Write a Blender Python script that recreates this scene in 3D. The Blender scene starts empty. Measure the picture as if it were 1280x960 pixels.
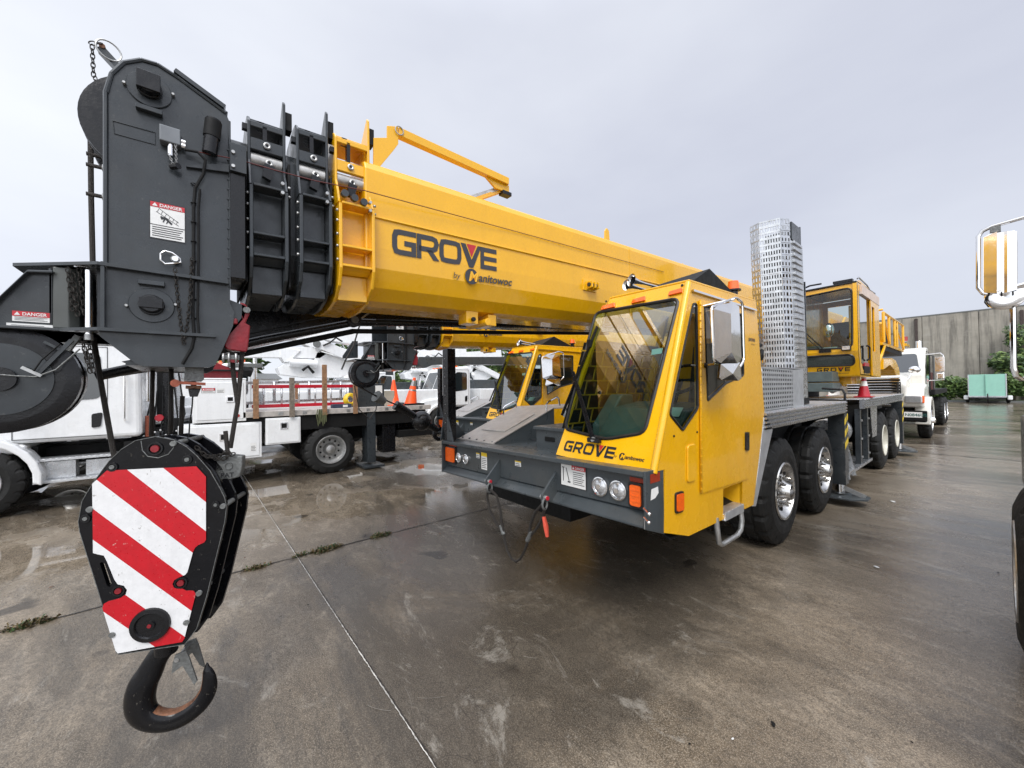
import bpy, bmesh, math, random
from mathutils import Vector, Matrix
random.seed(7)
S = bpy.context.scene; COL = S.collection
# ---------------------------------------------------------------- camera
CAM = Vector((0, 0, 1.72)); FPX = 481.0
cd = bpy.data.cameras.new('camera'); cam = bpy.data.objects.new('camera', cd); COL.objects.link(cam)
cd.sensor_width = 36; cd.lens = FPX/1280*36; cd.clip_start = .05; cd.clip_end = 900
MR = Matrix.Rotation(math.radians(51), 3, 'Z') @ Matrix.Rotation(math.radians(90)+math.atan(6/481), 3, 'X') @ Matrix.Rotation(math.radians(-.8), 3, 'Z')
cam.matrix_world = Matrix.Translation(CAM) @ MR.to_4x4()
S.camera = cam
# ---------------------------------------------------------------- sky and sun (overcast)
SUN_EL, SUN_AZ = 50, 132
w = bpy.data.worlds.new('World'); S.world = w; w.use_nodes = True
nt = w.node_tree; nt.nodes.clear(); N = nt.nodes.new; K = nt.links.new
out = N('ShaderNodeOutputWorld'); bg = N('ShaderNodeBackground'); bg.inputs['Strength'].default_value = .1
sky = N('ShaderNodeTexSky'); sky.sky_type = 'NISHITA'; sky.sun_disc = False
sky.sun_elevation = math.radians(SUN_EL); sky.sun_rotation = math.radians(SUN_AZ)
tc = N('ShaderNodeTexCoord'); mp = N('ShaderNodeMapping'); mp.inputs['Scale'].default_value = (1, 1, 2.6)
K(tc.outputs['Generated'], mp.inputs['Vector'])
n1 = N('ShaderNodeTexNoise'); n1.inputs['Scale'].default_value = 1.15; n1.inputs['Detail'].default_value = 5; n1.inputs['Roughness'].default_value = .5
K(mp.outputs[0], n1.inputs['Vector'])
cr = N('ShaderNodeValToRGB'); cr.color_ramp.elements[0].position = .3; cr.color_ramp.elements[1].position = .72
cr.color_ramp.elements[0].color = (4.95, 5.1, 5.65, 1); cr.color_ramp.elements[1].color = (6.6, 6.75, 7.0, 1)
K(n1.outputs['Fac'], cr.inputs[0])
# the cloud deck is thinner (brighter) towards -X/-Y, thicker and bluer towards +Y
sp = N('ShaderNodeSeparateXYZ'); K(tc.outputs['Generated'], sp.inputs[0])
mm = N('ShaderNodeMath'); mm.operation = 'MULTIPLY_ADD'; mm.inputs[1].default_value = .5; mm.inputs[2].default_value = .42; K(sp.outputs['Y'], mm.inputs[0])
mc = N('ShaderNodeMix'); mc.data_type = 'RGBA'; mc.clamp_factor = True
K(mm.outputs[0], mc.inputs['Factor'])
mc.inputs['A'].default_value = (1.27, 1.28, 1.28, 1); mc.inputs['B'].default_value = (.80, .81, .875, 1)
mu = N('ShaderNodeMix'); mu.data_type = 'RGBA'; mu.blend_type = 'MULTIPLY'; mu.inputs['Factor'].default_value = 1
K(cr.outputs[0], mu.inputs['A']); K(mc.outputs['Result'], mu.inputs['B'])
mx = N('ShaderNodeMix'); mx.data_type = 'RGBA'; mx.inputs['Factor'].default_value = .9
K(sky.outputs[0], mx.inputs['A']); K(mu.outputs['Result'], mx.inputs['B'])
# an overcast sky is brightest overhead and on the sun's side
def mapr(s, a, b, c, d):
    r = N('ShaderNodeMapRange'); r.interpolation_type = 'SMOOTHSTEP'
    for i, v in enumerate((a, b, c, d)): r.inputs[i+1].default_value = v
    K(s, r.inputs[0]); return r.outputs[0]
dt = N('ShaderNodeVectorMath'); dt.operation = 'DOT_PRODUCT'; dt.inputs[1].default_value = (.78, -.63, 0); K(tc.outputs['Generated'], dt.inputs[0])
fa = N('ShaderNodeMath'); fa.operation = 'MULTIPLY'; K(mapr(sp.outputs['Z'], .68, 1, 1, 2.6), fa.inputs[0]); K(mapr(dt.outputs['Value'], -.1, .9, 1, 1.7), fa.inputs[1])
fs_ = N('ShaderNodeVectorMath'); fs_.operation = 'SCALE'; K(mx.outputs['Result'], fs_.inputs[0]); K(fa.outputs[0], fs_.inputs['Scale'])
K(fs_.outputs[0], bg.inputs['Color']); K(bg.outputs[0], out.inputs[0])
sd = bpy.data.lights.new('sun', 'SUN'); sd.energy = 1.5; sd.angle = math.radians(25); sd.color = (1, .97, .93)
so = bpy.data.objects.new('sun', sd); COL.objects.link(so)
a, e = math.radians(SUN_AZ), math.radians(SUN_EL)
sdir = Vector((math.sin(a)*math.cos(e), math.cos(a)*math.cos(e), math.sin(e)))   # towards the sun
so.rotation_euler = sdir.to_track_quat('Z', 'Y').to_euler()
S.view_settings.view_transform = 'Standard'; S.view_settings.look = 'None'; S.view_settings.gamma = 1; S.view_settings.exposure = 0.52
S.render.engine = 'CYCLES'
# ---------------------------------------------------------------- helpers
def at(px, py, axis, v):
    d = MR @ Vector(((px-640)/FPX, (480-py)/FPX, -1)); i = 'xyz'.index(axis)
    return CAM + d*((v-CAM[i])/d[i])
def atp(px, py, p, n):
    d = MR @ Vector(((px-640)/FPX, (480-py)/FPX, -1)); p = Vector(p); n = Vector(n)
    return CAM + d*((p-CAM).dot(n)/d.dot(n))
def AX(x, pts): return [at(a, b, 'x', x) for a, b in pts]
def AY(y, pts): return [at(a, b, 'y', y) for a, b in pts]

def mat(name, col, rough=.5, metal=0, var=.12, vs=6, bump=0, bs=60, coat=0, spec=.5, alpha=None, emis=None, rvar=.1, streak=0, fleck=None, grime=None):
    m = bpy.data.materials.new(name); m.use_nodes = True; t = m.node_tree; b = t.nodes['Principled BSDF']
    b.inputs['Roughness'].default_value = rough; b.inputs['Metallic'].default_value = metal
    b.inputs['Specular IOR Level'].default_value = spec; b.inputs['Coat Weight'].default_value = coat; b.inputs['Coat Roughness'].default_value = .06
    c = t.nodes.new('ShaderNodeTexCoord'); n = t.nodes.new('ShaderNodeTexNoise'); n.inputs['Scale'].default_value = vs; n.inputs['Detail'].default_value = 6; n.inputs['Roughness'].default_value = .6
    t.links.new(c.outputs['Object'], n.inputs['Vector'])
    r = t.nodes.new('ShaderNodeMapRange'); r.inputs[1].default_value = .3; r.inputs[2].default_value = .7; r.inputs[3].default_value = 1-var; r.inputs[4].default_value = 1+var
    t.links.new(n.outputs['Fac'], r.inputs[0])
    x = t.nodes.new('ShaderNodeVectorMath'); x.operation = 'SCALE'; x.inputs[0].default_value = col[:3]; t.links.new(r.outputs[0], x.inputs['Scale'])
    res = x.outputs[0]
    def layer(prev, vec_scale, ns, lo, hi, amt, c2, det=6):
        mp_ = t.nodes.new('ShaderNodeMapping'); mp_.inputs['Scale'].default_value = vec_scale; t.links.new(c.outputs['Object'], mp_.inputs[0])
        nn = t.nodes.new('ShaderNodeTexNoise'); nn.inputs['Scale'].default_value = ns; nn.inputs['Detail'].default_value = det; nn.inputs['Roughness'].default_value = .65; t.links.new(mp_.outputs[0], nn.inputs['Vector'])
        rr = t.nodes.new('ShaderNodeMapRange'); rr.inputs[1].default_value = lo; rr.inputs[2].default_value = hi; rr.inputs[4].default_value = amt; t.links.new(nn.outputs['Fac'], rr.inputs[0])
        mxn = t.nodes.new('ShaderNodeMix'); mxn.data_type = 'RGBA'; t.links.new(rr.outputs[0], mxn.inputs['Factor']); t.links.new(prev, mxn.inputs['A']); mxn.inputs['B'].default_value = (*c2, 1); return mxn.outputs['Result']
    if streak: res = layer(res, (14, 14, .9), 1, .52, .70, streak, tuple(v*.55 for v in col)); res = layer(res, (22, 22, 1.5), 1, .58, .72, streak*.6, tuple(min(1, v*1.15+.03) for v in col))
    if grime: res = layer(res, (1, 1, 1), 2.3, .52, .72, grime[1], grime[0])
    if fleck: res = layer(res, (1, 1, 1), 38, .67, .70, fleck[1], fleck[0], 3); res = layer(res, (1, 5, 1), 26, .70, .73, fleck[1], fleck[0], 3)
    t.links.new(res, b.inputs['Base Color'])
    r2 = t.nodes.new('ShaderNodeMapRange'); r2.inputs[1].default_value = .3; r2.inputs[2].default_value = .7; r2.inputs[3].default_value = max(.02, rough-rvar); r2.inputs[4].default_value = min(1, rough+rvar)
    n2 = t.nodes.new('ShaderNodeTexNoise'); n2.inputs['Scale'].default_value = vs*3.1; n2.inputs['Detail'].default_value = 4
    t.links.new(c.outputs['Object'], n2.inputs['Vector']); t.links.new(n2.outputs['Fac'], r2.inputs[0]); t.links.new(r2.outputs[0], b.inputs['Roughness'])
    if bump:
        n3 = t.nodes.new('ShaderNodeTexNoise'); n3.inputs['Scale'].default_value = bs; n3.inputs['Detail'].default_value = 3
        bp = t.nodes.new('ShaderNodeBump'); bp.inputs['Strength'].default_value = bump; bp.inputs['Distance'].default_value = .01
        t.links.new(c.outputs['Object'], n3.inputs['Vector']); t.links.new(n3.outputs['Fac'], bp.inputs['Height']); t.links.new(bp.outputs[0], b.inputs['Normal'])
    if emis: b.inputs['Emission Color'].default_value = (*emis, 1); b.inputs['Emission Strength'].default_value = 1
    return m
def glass(name, tint, refl=1.0, rough=.01):
    m = bpy.data.materials.new(name); m.use_nodes = True; t = m.node_tree; t.nodes.clear()
    o = t.nodes.new('ShaderNodeOutputMaterial'); tr = t.nodes.new('ShaderNodeBsdfTransparent'); tr.inputs[0].default_value = (*tint, 1)
    g = t.nodes.new('ShaderNodeBsdfGlossy'); g.inputs['Roughness'].default_value = rough
    f = t.nodes.new('ShaderNodeFresnel'); f.inputs[0].default_value = 1.5
    k = t.nodes.new('ShaderNodeMath'); k.operation = 'MULTIPLY_ADD'; k.inputs[1].default_value = refl; k.inputs[2].default_value = .015; k.use_clamp = True
    mixn = t.nodes.new('ShaderNodeMixShader'); t.links.new(f.outputs[0], k.inputs[0]); t.links.new(k.outputs[0], mixn.inputs[0])
    t.links.new(tr.outputs[0], mixn.inputs[1]); t.links.new(g.outputs[0], mixn.inputs[2]); t.links.new(mixn.outputs[0], o.inputs[0])
    return m
def node_bump(m, tex_type, scale, strength, dist=.004, **kw):
    t = m.node_tree; b = t.nodes['Principled BSDF']; c = t.nodes.new('ShaderNodeTexCoord'); x = t.nodes.new(tex_type)
    for k2, v in kw.items():
        if k2 in x.inputs: x.inputs[k2].default_value = v
        else: setattr(x, k2, v)
    x.inputs['Scale'].default_value = scale; t.links.new(c.outputs['Object'], x.inputs['Vector'])
    bp = t.nodes.new('ShaderNodeBump'); bp.inputs['Strength'].default_value = strength; bp.inputs['Distance'].default_value = dist
    t.links.new(x.outputs[0], bp.inputs['Height']); t.links.new(bp.outputs[0], b.inputs['Normal'])
def tread_plate(name, col=(.62, .63, .64)):
    # aluminium tread plate: raised diamonds alternating in direction
    m = mat(name, col, .38, .85, .12, 9, rvar=.1); t = m.node_tree; b = t.nodes['Principled BSDF']
    c = t.nodes.new('ShaderNodeTexCoord'); hs = []
    for rot in (45, -45):
        mp_ = t.nodes.new('ShaderNodeMapping'); mp_.inputs['Rotation'].default_value = (math.radians(rot), math.radians(rot), math.radians(rot)); mp_.inputs['Scale'].default_value = (30, 30, 30)
        v = t.nodes.new('ShaderNodeTexWave'); v.inputs['Scale'].default_value = 1.1; v.inputs['Distortion'].default_value = 0
        t.links.new(c.outputs['Object'], mp_.inputs[0]); t.links.new(mp_.outputs[0], v.inputs['Vector']); hs.append(v.outputs['Fac'])
    k = t.nodes.new('ShaderNodeMath'); k.operation = 'MULTIPLY'; t.links.new(hs[0], k.inputs[0]); t.links.new(hs[1], k.inputs[1])
    bp = t.nodes.new('ShaderNodeBump'); bp.inputs['Strength'].default_value = .9; bp.inputs['Distance'].default_value = .006
    t.links.new(k.outputs[0], bp.inputs['Height']); t.links.new(bp.outputs[0], b.inputs['Normal'])
    return m
YEL = mat('yellow_paint', (.78, .405, .004), .27, 0, .04, 3, .025, 140, coat=.5, rvar=.08, streak=.07, grime=((.42, .20, .01), .12))
YELD = mat('yellow_paint_aged', (.70, .37, .006), .38, 0, .08, 5, .1, 90, coat=.3)
GRY = mat('grey_paint', (.028, .033, .037), .34, 0, .20, 5, .05, 120, coat=.18, spec=.4, rvar=.12, streak=.35, grime=((.06, .06, .055), .25), fleck=((.10, .10, .095), .3))
GRYL = mat('grey_bumper_paint', (.048, .057, .062), .36, 0, .18, 4, .05, 140, coat=.2, spec=.4, rvar=.12, streak=.3, grime=((.09, .085, .07), .3), fleck=((.13, .13, .12), .3))
BLK = mat('black_paint', (.006, .006, .007), .28, 0, .2, 8, .1, 80, coat=.08, spec=.35)
BLKG = mat('glossy_black_paint', (.005, .005, .006), .16, 0, .3, 8, .05, 60, coat=.0, spec=.28, rvar=.10, fleck=((.12, .11, .09), .5))
BLKM = mat('black_matt', (.007, .007, .007), .65, 0, .3, 8, spec=.25)
RUB = mat('tyre_rubber', (.013, .013, .0125), .62, 0, .35, 7, .3, 60, spec=.3)
RUBG = mat('rubber_gasket', (.010, .010, .010), .45)
CHRD = mat('polished_rim', (.55, .54, .52), .2, 1, .2, 20, rvar=.1)
CHR = mat('chrome', (.82, .81, .80), .10, 1, .05, 8, rvar=.05)
STL = mat('galvanised_steel', (.42, .42, .41), .4, .8, .25, 20)
ALUR = mat('ribbed_aluminium', (.50, .51, .53), .28, .9, .06, 3, rvar=.05)
ALU = mat('aluminium', (.52, .53, .54), .32, .9, .2, 8, rvar=.15)
TRD = tread_plate('aluminium_tread_plate')
TRW = tread_plate('tan_tread_plate', (.66, .62, .57)); 
WHT = mat('white_paint', (.76, .77, .77), .3, 0, .06, 2, .04, 60, coat=.4, streak=.14, grime=((.45, .43, .38), .22))
WHTC = mat('cream_white_paint', (.70, .68, .62), .3, 0, .05, 2, coat=.4, streak=.14)
RED = mat('red_paint', (.42, .008, .022), .35, 0, .12, 9, coat=.3)
REDD = mat('dull_red_paint', (.20, .008, .014), .45, 0, .25, 14, .2, 60)
ORA = mat('orange_plastic', (.95, .10, .015), .4, 0, .08, 9)
LENS = mat('amber_lens', (.85, .12, .004), .15, 0, .15, 60, coat=.6)
LENSR = mat('red_lens', (.35, .01, .005), .2, 0, .15, 60, coat=.6)
REFL = mat('red_reflector', (.28, .03, .01), .4, 0, .15, 90)
DGL = mat('dark_glass', (.010, .014, .015), .04, 0, .3, 3, spec=.9, coat=.8, rvar=.02)
WGL = glass('tinted_windshield', (.44, .58, .55), .34)
OGL = glass('cab_glass', (.60, .68, .66), 1.0)
GGL = glass('clear_glass', (.62, .72, .70), 1.0)
LGL = mat('lamp_glass', (.55, .56, .57), .12, .6, .3, 60, coat=.7)
DEC = mat('decal_white', (.72, .72, .70), .4, 0, .05, 30)
DECR = mat('decal_red', (.50, .02, .03), .4)
DECY = mat('decal_yellow', (.75, .52, .02), .4)
DECB = mat('decal_black', (.015, .015, .017), .4)
TXT = mat('text_charcoal', (.035, .036, .042), .4)
WOOD = mat('weathered_wood', (.24, .13, .065), .75, 0, .4, 25, .5, 60)
WOODG = mat('grey_wood', (.17, .14, .11), .8, 0, .4, 25, .5, 60)
DASH = mat('dashboard_plastic', (.055, .095, .085), .5, 0, .15, 10)
INT = mat('interior_plastic', (.02, .022, .022), .6)
PAP = mat('green_tinted_paper', (.45, .70, .62), .5)
COP = mat('copper_rusty_clamp', (.28, .075, .04), .5, .3, .4, 30)
RUST = mat('worn_rust_steel', (.16, .07, .035), .6, .3, .6, 22, .6, 60)
WIRE = mat('wire_rope', (.045, .040, .036), .5, .6, .4, 150, .8, 300)
CST = mat('cast_grey_metal', (.16, .165, .16), .55, .5, .25, 50, .4, 90)
BED = mat('flatbed_deck', (.42, .39, .36), .6, 0, .25, 10, .3, 50)
BRK = mat('trailer_green', (.27, .52, .42), .5, 0, .06, 3)
MAN = mat('counterweight_grey', (.10, .13, .13), .45, .2, .2, 9, .2, 60)
BLUE = mat('dark_blue_cloth', (.03, .04, .07), .8)
HOSE = mat('yellow_hose', (.75, .50, .02), .5)

def wl(o):
    v = Vector((0, 0, 0))
    while o: v += Vector(o.location); o = o.parent
    return v
class MB:
    def __init__(s): s.bm = bmesh.new(); s.mats = []
    def mi(s, m):
        if m not in s.mats: s.mats.append(m)
        return s.mats.index(m)
    def face(s, pts, m):
        try: f = s.bm.faces.new([s.bm.verts.new(p) for p in pts])
        except ValueError: return
        f.material_index = s.mi(m); return f
    def hexa(s, c, m):   # 8 corners: bottom 4 ccw, top 4 ccw
        v = [s.bm.verts.new(p) for p in c]; i = s.mi(m)
        for q in ((3, 2, 1, 0), (4, 5, 6, 7), (0, 1, 5, 4), (1, 2, 6, 5), (2, 3, 7, 6), (3, 0, 4, 7)):
            s.bm.faces.new([v[k] for k in q]).material_index = i
    def box(s, x0, x1, y0, y1, z0, z1, m):
        if x0 > x1: x0, x1 = x1, x0
        if y0 > y1: y0, y1 = y1, y0
        if z0 > z1: z0, z1 = z1, z0
        s.hexa([(x0, y0, z0), (x1, y0, z0), (x1, y1, z0), (x0, y1, z0), (x0, y0, z1), (x1, y0, z1), (x1, y1, z1), (x0, y1, z1)], m)
    def bar(s, p, q, w, h, m, up=(0, 0, 1)):   # rectangular bar between two points
        p, q = Vector(p), Vector(q); d = (q-p).normalized(); r = d.cross(Vector(up)); 
        if r.length < 1e-4: r = d.cross(Vector((1, 0, 0)))
        r.normalize(); u = r.cross(d).normalized(); r = r*w/2; u = u*h/2
        s.hexa([p-r-u, p+r-u, q+r-u, q-r-u, p-r+u, p+r+u, q+r+u, q-r+u], m)
    def prism(s, pts, vec, m, m2=None):   # planar polygon extruded by vec
        vec = Vector(vec); a = [Vector(p) for p in pts]; nrm = Vector((0, 0, 0))
        for i in range(len(a)): nrm += (a[i]-a[0]).cross(a[(i+1) % len(a)]-a[0])
        if nrm.dot(vec) > 0: a.reverse()
        va = [s.bm.verts.new(p) for p in a]; vb = [s.bm.verts.new(p+vec) for p in a]; i1 = s.mi(m); i2 = s.mi(m2 or m); n = len(a)
        s.bm.faces.new(va).material_index = i1; s.bm.faces.new(vb[::-1]).material_index = i1
        for i in range(n): s.bm.faces.new([va[i], vb[i], vb[(i+1) % n], va[(i+1) % n]][::-1]).material_index = i2
    def ring(s, c, u, v, r, n=16, ry=None):
        ry = r if ry is None else ry
        return [Vector(c)+u*math.cos(2*math.pi*i/n)*r+v*math.sin(2*math.pi*i/n)*ry for i in range(n)]
    def cyl(s, p, q, r, m, n=16, r2=None, cap=True):
        s.tube([p, q], r, m, n, radii=[r, r if r2 is None else r2], cap=cap)
    def tube(s, pts, r, m, n=8, radii=None, cap=True, closed=False):
        P = [Vector(p) for p in pts]; k = len(P); i1 = s.mi(m); rings = []
        t = (P[1]-P[0]).normalized(); u = t.cross(Vector((0, 0, 1)))
        if u.length < 1e-3: u = t.cross(Vector((1, 0, 0)))
        u.normalize()
        for i in range(k):
            if closed: t = (P[(i+1) % k]-P[i-1]).normalized()
            elif i == 0: t = (P[1]-P[0]).normalized()
            elif i == k-1: t = (P[-1]-P[-2]).normalized()
            else: t = ((P[i+1]-P[i]).normalized()+(P[i]-P[i-1]).normalized()).normalized()
            u = (u-t*u.dot(t)).normalized(); v = t.cross(u)
            rr = radii[i] if radii else r
            rings.append([s.bm.verts.new(q) for q in s.ring(P[i], u, v, max(rr, 1e-4), n)])
        for i in range(k if closed else k-1):
            A, B = rings[i], rings[(i+1) % k]
            for j in range(n):
                f = s.bm.faces.new([A[j], A[(j+1) % n], B[(j+1) % n], B[j]]); f.material_index = i1; f.smooth = True
        if cap and not closed:
            s.bm.faces.new(rings[0][::-1]).material_index = i1; s.bm.faces.new(rings[-1]).material_index = i1
    def lathe(s, prof, c, ax, m, n=24, ms=None, fn=None):
        # prof: (distance along axis, radius); ms: material per segment
        ax = Vector(ax).normalized(); u = ax.cross(Vector((0, 0, 1)))
        if u.length < 1e-3: u = Vector((1, 0, 0))
        u.normalize(); v = ax.cross(u); c = Vector(c); rings = []
        for k, (h, r) in enumerate(prof):
            rings.append([s.bm.verts.new(c+ax*h+(u*math.cos(2*math.pi*i/n)+v*math.sin(2*math.pi*i/n))*max(1e-4, r+(fn(k, i) if fn else 0))) for i in range(n)])
        for k in range(len(prof)-1):
            A, B = rings[k], rings[k+1]; i1 = s.mi(ms[k] if ms else m)
            for j in range(n):
                f = s.bm.faces.new([A[j], A[(j+1) % n], B[(j+1) % n], B[j]]); f.material_index = i1; f.smooth = not fn
    def disc(s, c, ax, r, th, m, n=20):
        c = Vector(c); a2 = Vector(ax).normalized()*th; s.tube([c, c+a2], r, m, n)
    def torus(s, c, ax, R, r, m, n=20, k=6, sy=1):
        ax = Vector(ax).normalized(); u = ax.cross(Vector((0, 0, 1)))
        if u.length < 1e-3: u = Vector((1, 0, 0))
        u.normalize(); v = ax.cross(u)
        s.tube(s.ring(Vector(c), u, v, R, n, R*sy), r, m, k, closed=True)
    def sphere(s, c, r, m, n=16, sz=1):
        s.lathe([(-math.cos(math.pi*i/n)*r*sz, math.sin(math.pi*i/n)*r) for i in range(n+1)], c, (0, 0, 1), m, n*2)
    def ribbon(s, pts, w, O, U, V, m, closed=False):   # stroke in a plane, mitred
        n = len(pts); L, R = [], []
        P = [Vector((a, b)) for a, b in pts]
        for i in range(n):
            if closed: d1 = (P[i]-P[i-1]).normalized(); d2 = (P[(i+1) % n]-P[i]).normalized()
            else:
                d1 = (P[i]-P[i-1]).normalized() if i else (P[1]-P[0]).normalized()
                d2 = (P[i+1]-P[i]).normalized() if i < n-1 else d1
            b = (d1+d2).normalized(); nn = Vector((-b.y, b.x)); c = max(.35, b.dot(d1)); o = nn*(w/2/c)
            L.append(P[i]+o); R.append(P[i]-o)
        f = lambda q: O+U*q.x+V*q.y
        for i in range(n if closed else n-1):
            j = (i+1) % n; s.face([f(R[i]), f(R[j]), f(L[j]), f(L[i])], m)
    def fill(s, outer, holes, m):   # planar polygon with holes
        b2 = bmesh.new(); ed = []
        for lp in [outer]+holes:
            vs = [b2.verts.new(p) for p in lp]
            for i in range(len(vs)): ed.append(b2.edges.new((vs[i], vs[(i+1) % len(vs)])))
        bmesh.ops.triangle_fill(b2, use_beauty=True, use_dissolve=False, edges=ed)
        for f in b2.faces: s.face([v.co.copy() for v in f.verts], m)
        b2.free()
    def slab(s, outer, holes, vec, m):   # panel with holes and thickness
        vec = Vector(vec); s.fill(outer, holes, m); s.fill([Vector(p)+vec for p in outer], [[Vector(p)+vec for p in h] for h in holes], m)
        for lp in [outer]+holes:
            for i in range(len(lp)):
                a_, b_ = Vector(lp[i]), Vector(lp[(i+1) % len(lp)]); s.face([a_, b_, b_+vec, a_+vec], m)
    def text(s, body, O, U, V, h, m, shear=0, offset=0, sx=1, align='LEFT'):
        cu = bpy.data.curves.new('t', 'FONT'); cu.body = body; cu.size = 1; cu.shear = shear; cu.offset = offset; cu.align_x = align
        cu.resolution_u = 3
        o = bpy.data.objects.new('t', cu); me = bpy.data.meshes.new_from_object(o)
        O, U, V = Vector(O), Vector(U).normalized(), Vector(V).normalized(); k = h/.70; i1 = s.mi(m)
        vs = [s.bm.verts.new(O+U*(v.co.x*k*sx)+V*(v.co.y*k)) for v in me.vertices]
        for p in me.polygons:
            try: s.bm.faces.new([vs[i] for i in p.vertices]).material_index = i1
            except ValueError: pass
        bpy.data.objects.remove(o); bpy.data.meshes.remove(me); bpy.data.curves.remove(cu)
    def chain(s, pts, m, pitch=.022, r=.0032, L=.017, W=.010):
        # chain of links along a polyline
        P = [Vector(p) for p in pts]; seg = 0; pos = P[0].copy(); k = 0
        dist = [(P[i+1]-P[i]).length for i in range(len(P)-1)]; tot = sum(dist); d = 0
        while d < tot:
            a_, i = d, 0
            while i < len(dist)-1 and a_ > dist[i]: a_ -= dist[i]; i += 1
            t = (P[i+1]-P[i]).normalized(); c = P[i]+t*a_
            side = t.cross(Vector((.3, .9, .1))).normalized(); side = side if k % 2 else t.cross(side).normalized()
            s.tube([c+t*math.cos(2*math.pi*j/10)*L+side*math.sin(2*math.pi*j/10)*W for j in range(10)], r, m, 4, closed=True)
            d += pitch; k += 1
    def shear(s, k, y0=0):
        for v in s.bm.verts: v.co.z += k*(v.co.y-y0)
        return s
    def obj(s, name, parent=None, bevel=0, seg=2, recalc=True, smooth=False):
        bm = s.bm
        if recalc: bmesh.ops.recalc_face_normals(bm, faces=bm.faces[:])
        if len(bm.faces) < 60000:
            for e in bm.edges:
                if len(e.link_faces) == 2 and e.calc_face_angle(0) > .62: e.smooth = False
        off = wl(parent) if parent else Vector((0, 0, 0))
        bmesh.ops.translate(bm, verts=bm.verts[:], vec=-off)
        groups = [None]
        if parent is not None and not (set(name.split('_')) & KEEP): groups = s.clusters()
        me = bpy.data.meshes.new(name); bm.to_mesh(me); objs = []
        for g in groups:
            if len(groups) == 1: m1 = me
            else:
                b2 = bm.copy(); b2.faces.ensure_lookup_table()
                bmesh.ops.delete(b2, geom=[f for f in b2.faces if f.index not in g], context='FACES'); m1 = bpy.data.meshes.new(name); b2.to_mesh(m1); b2.free()
            for m in s.mats: m1.materials.append(m)
            o = bpy.data.objects.new(name, m1); COL.objects.link(o); o.parent = parent; objs.append(o)
            if smooth:
                for p in m1.polygons: p.use_smooth = True
            if bevel:
                md = o.modifiers.new('bevel', 'BEVEL'); md.width = bevel; md.segments = seg; md.limit_method = 'ANGLE'; md.angle_limit = math.radians(35)
        bm.free()
        return objs[0]
    def clusters(s):
        """islands whose boxes touch belong to one piece; the biggest piece comes first"""
        bm = s.bm; bm.faces.ensure_lookup_table(); bm.faces.index_update(); bm.verts.index_update(); seen = set(); isl = []
        for f in bm.faces:
            if f.index in seen: continue
            st = [f]; seen.add(f.index); fs = []
            while st:
                a_ = st.pop(); fs.append(a_.index)
                for v in a_.verts:
                    for b_ in v.link_faces:
                        if b_.index not in seen: seen.add(b_.index); st.append(b_)
            vs = [v.co for i in fs for v in bm.faces[i].verts]; e = .005
            lo = [min(v[k] for v in vs)-e for k in range(3)]; hi = [max(v[k] for v in vs)+e for k in range(3)]; isl.append([set(fs), lo, hi])
            if len(isl) > 400: return [None]
        ch = True
        while ch:
            ch = False; out = []
            for g in isl:
                for h in out:
                    if all(g[1][k] <= h[2][k] and h[1][k] <= g[2][k] for k in range(3)):
                        h[0] |= g[0]; h[1] = [min(a_, b_) for a_, b_ in zip(h[1], g[1])]; h[2] = [max(a_, b_) for a_, b_ in zip(h[2], g[2])]; ch = True; break
                else: out.append(g)
            isl = out
        if len(isl) == 1: return [None]
        isl.sort(key=lambda g: -math.prod(max(.01, g[2][k]-g[1][k]) for k in range(3)))
        return [g[0] for g in isl]
KEEP = {'lettering', 'seam', 'crown', 'trunk', 'grille', 'tyre', 'rim', 'deck', 'emblem', 'sidepl', 'seal', 'sheet', 'hedge'}
def tag(o, label=None, cat=None, group=None, kind=None):
    if label: o['label'] = label
    if cat: o['category'] = cat
    if group: o['group'] = group
    if kind: o['kind'] = kind
    return o
def thing(name, loc, label, cat, group=None):
    o = bpy.data.objects.new(name, None); COL.objects.link(o); o.location = loc; o.empty_display_size = .2
    return tag(o, label, cat, group)
def recenter(o):   # origin of a single-mesh thing at its base
    me = o.data; xs = [v.co for v in me.vertices]
    c = Vector(((min(v.x for v in xs)+max(v.x for v in xs))/2, (min(v.y for v in xs)+max(v.y for v in xs))/2, min(v.z for v in xs)))
    for v in me.vertices: v.co -= c
    o.location = c; return o
def copy_tree(o, off=(0, 0, 0), parent=None, skip=()):
    c = o.copy(); COL.objects.link(c); c.parent = parent
    if parent is None: c.location = Vector(o.location)+Vector(off)
    for ch in list(o.children):
        if ch.name.split('.')[0] not in skip: copy_tree(ch, parent=c, skip=skip)
    return c
X1, Y1, Z1 = Vector((1, 0, 0)), Vector((0, 1, 0)), Vector((0, 0, 1))

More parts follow.
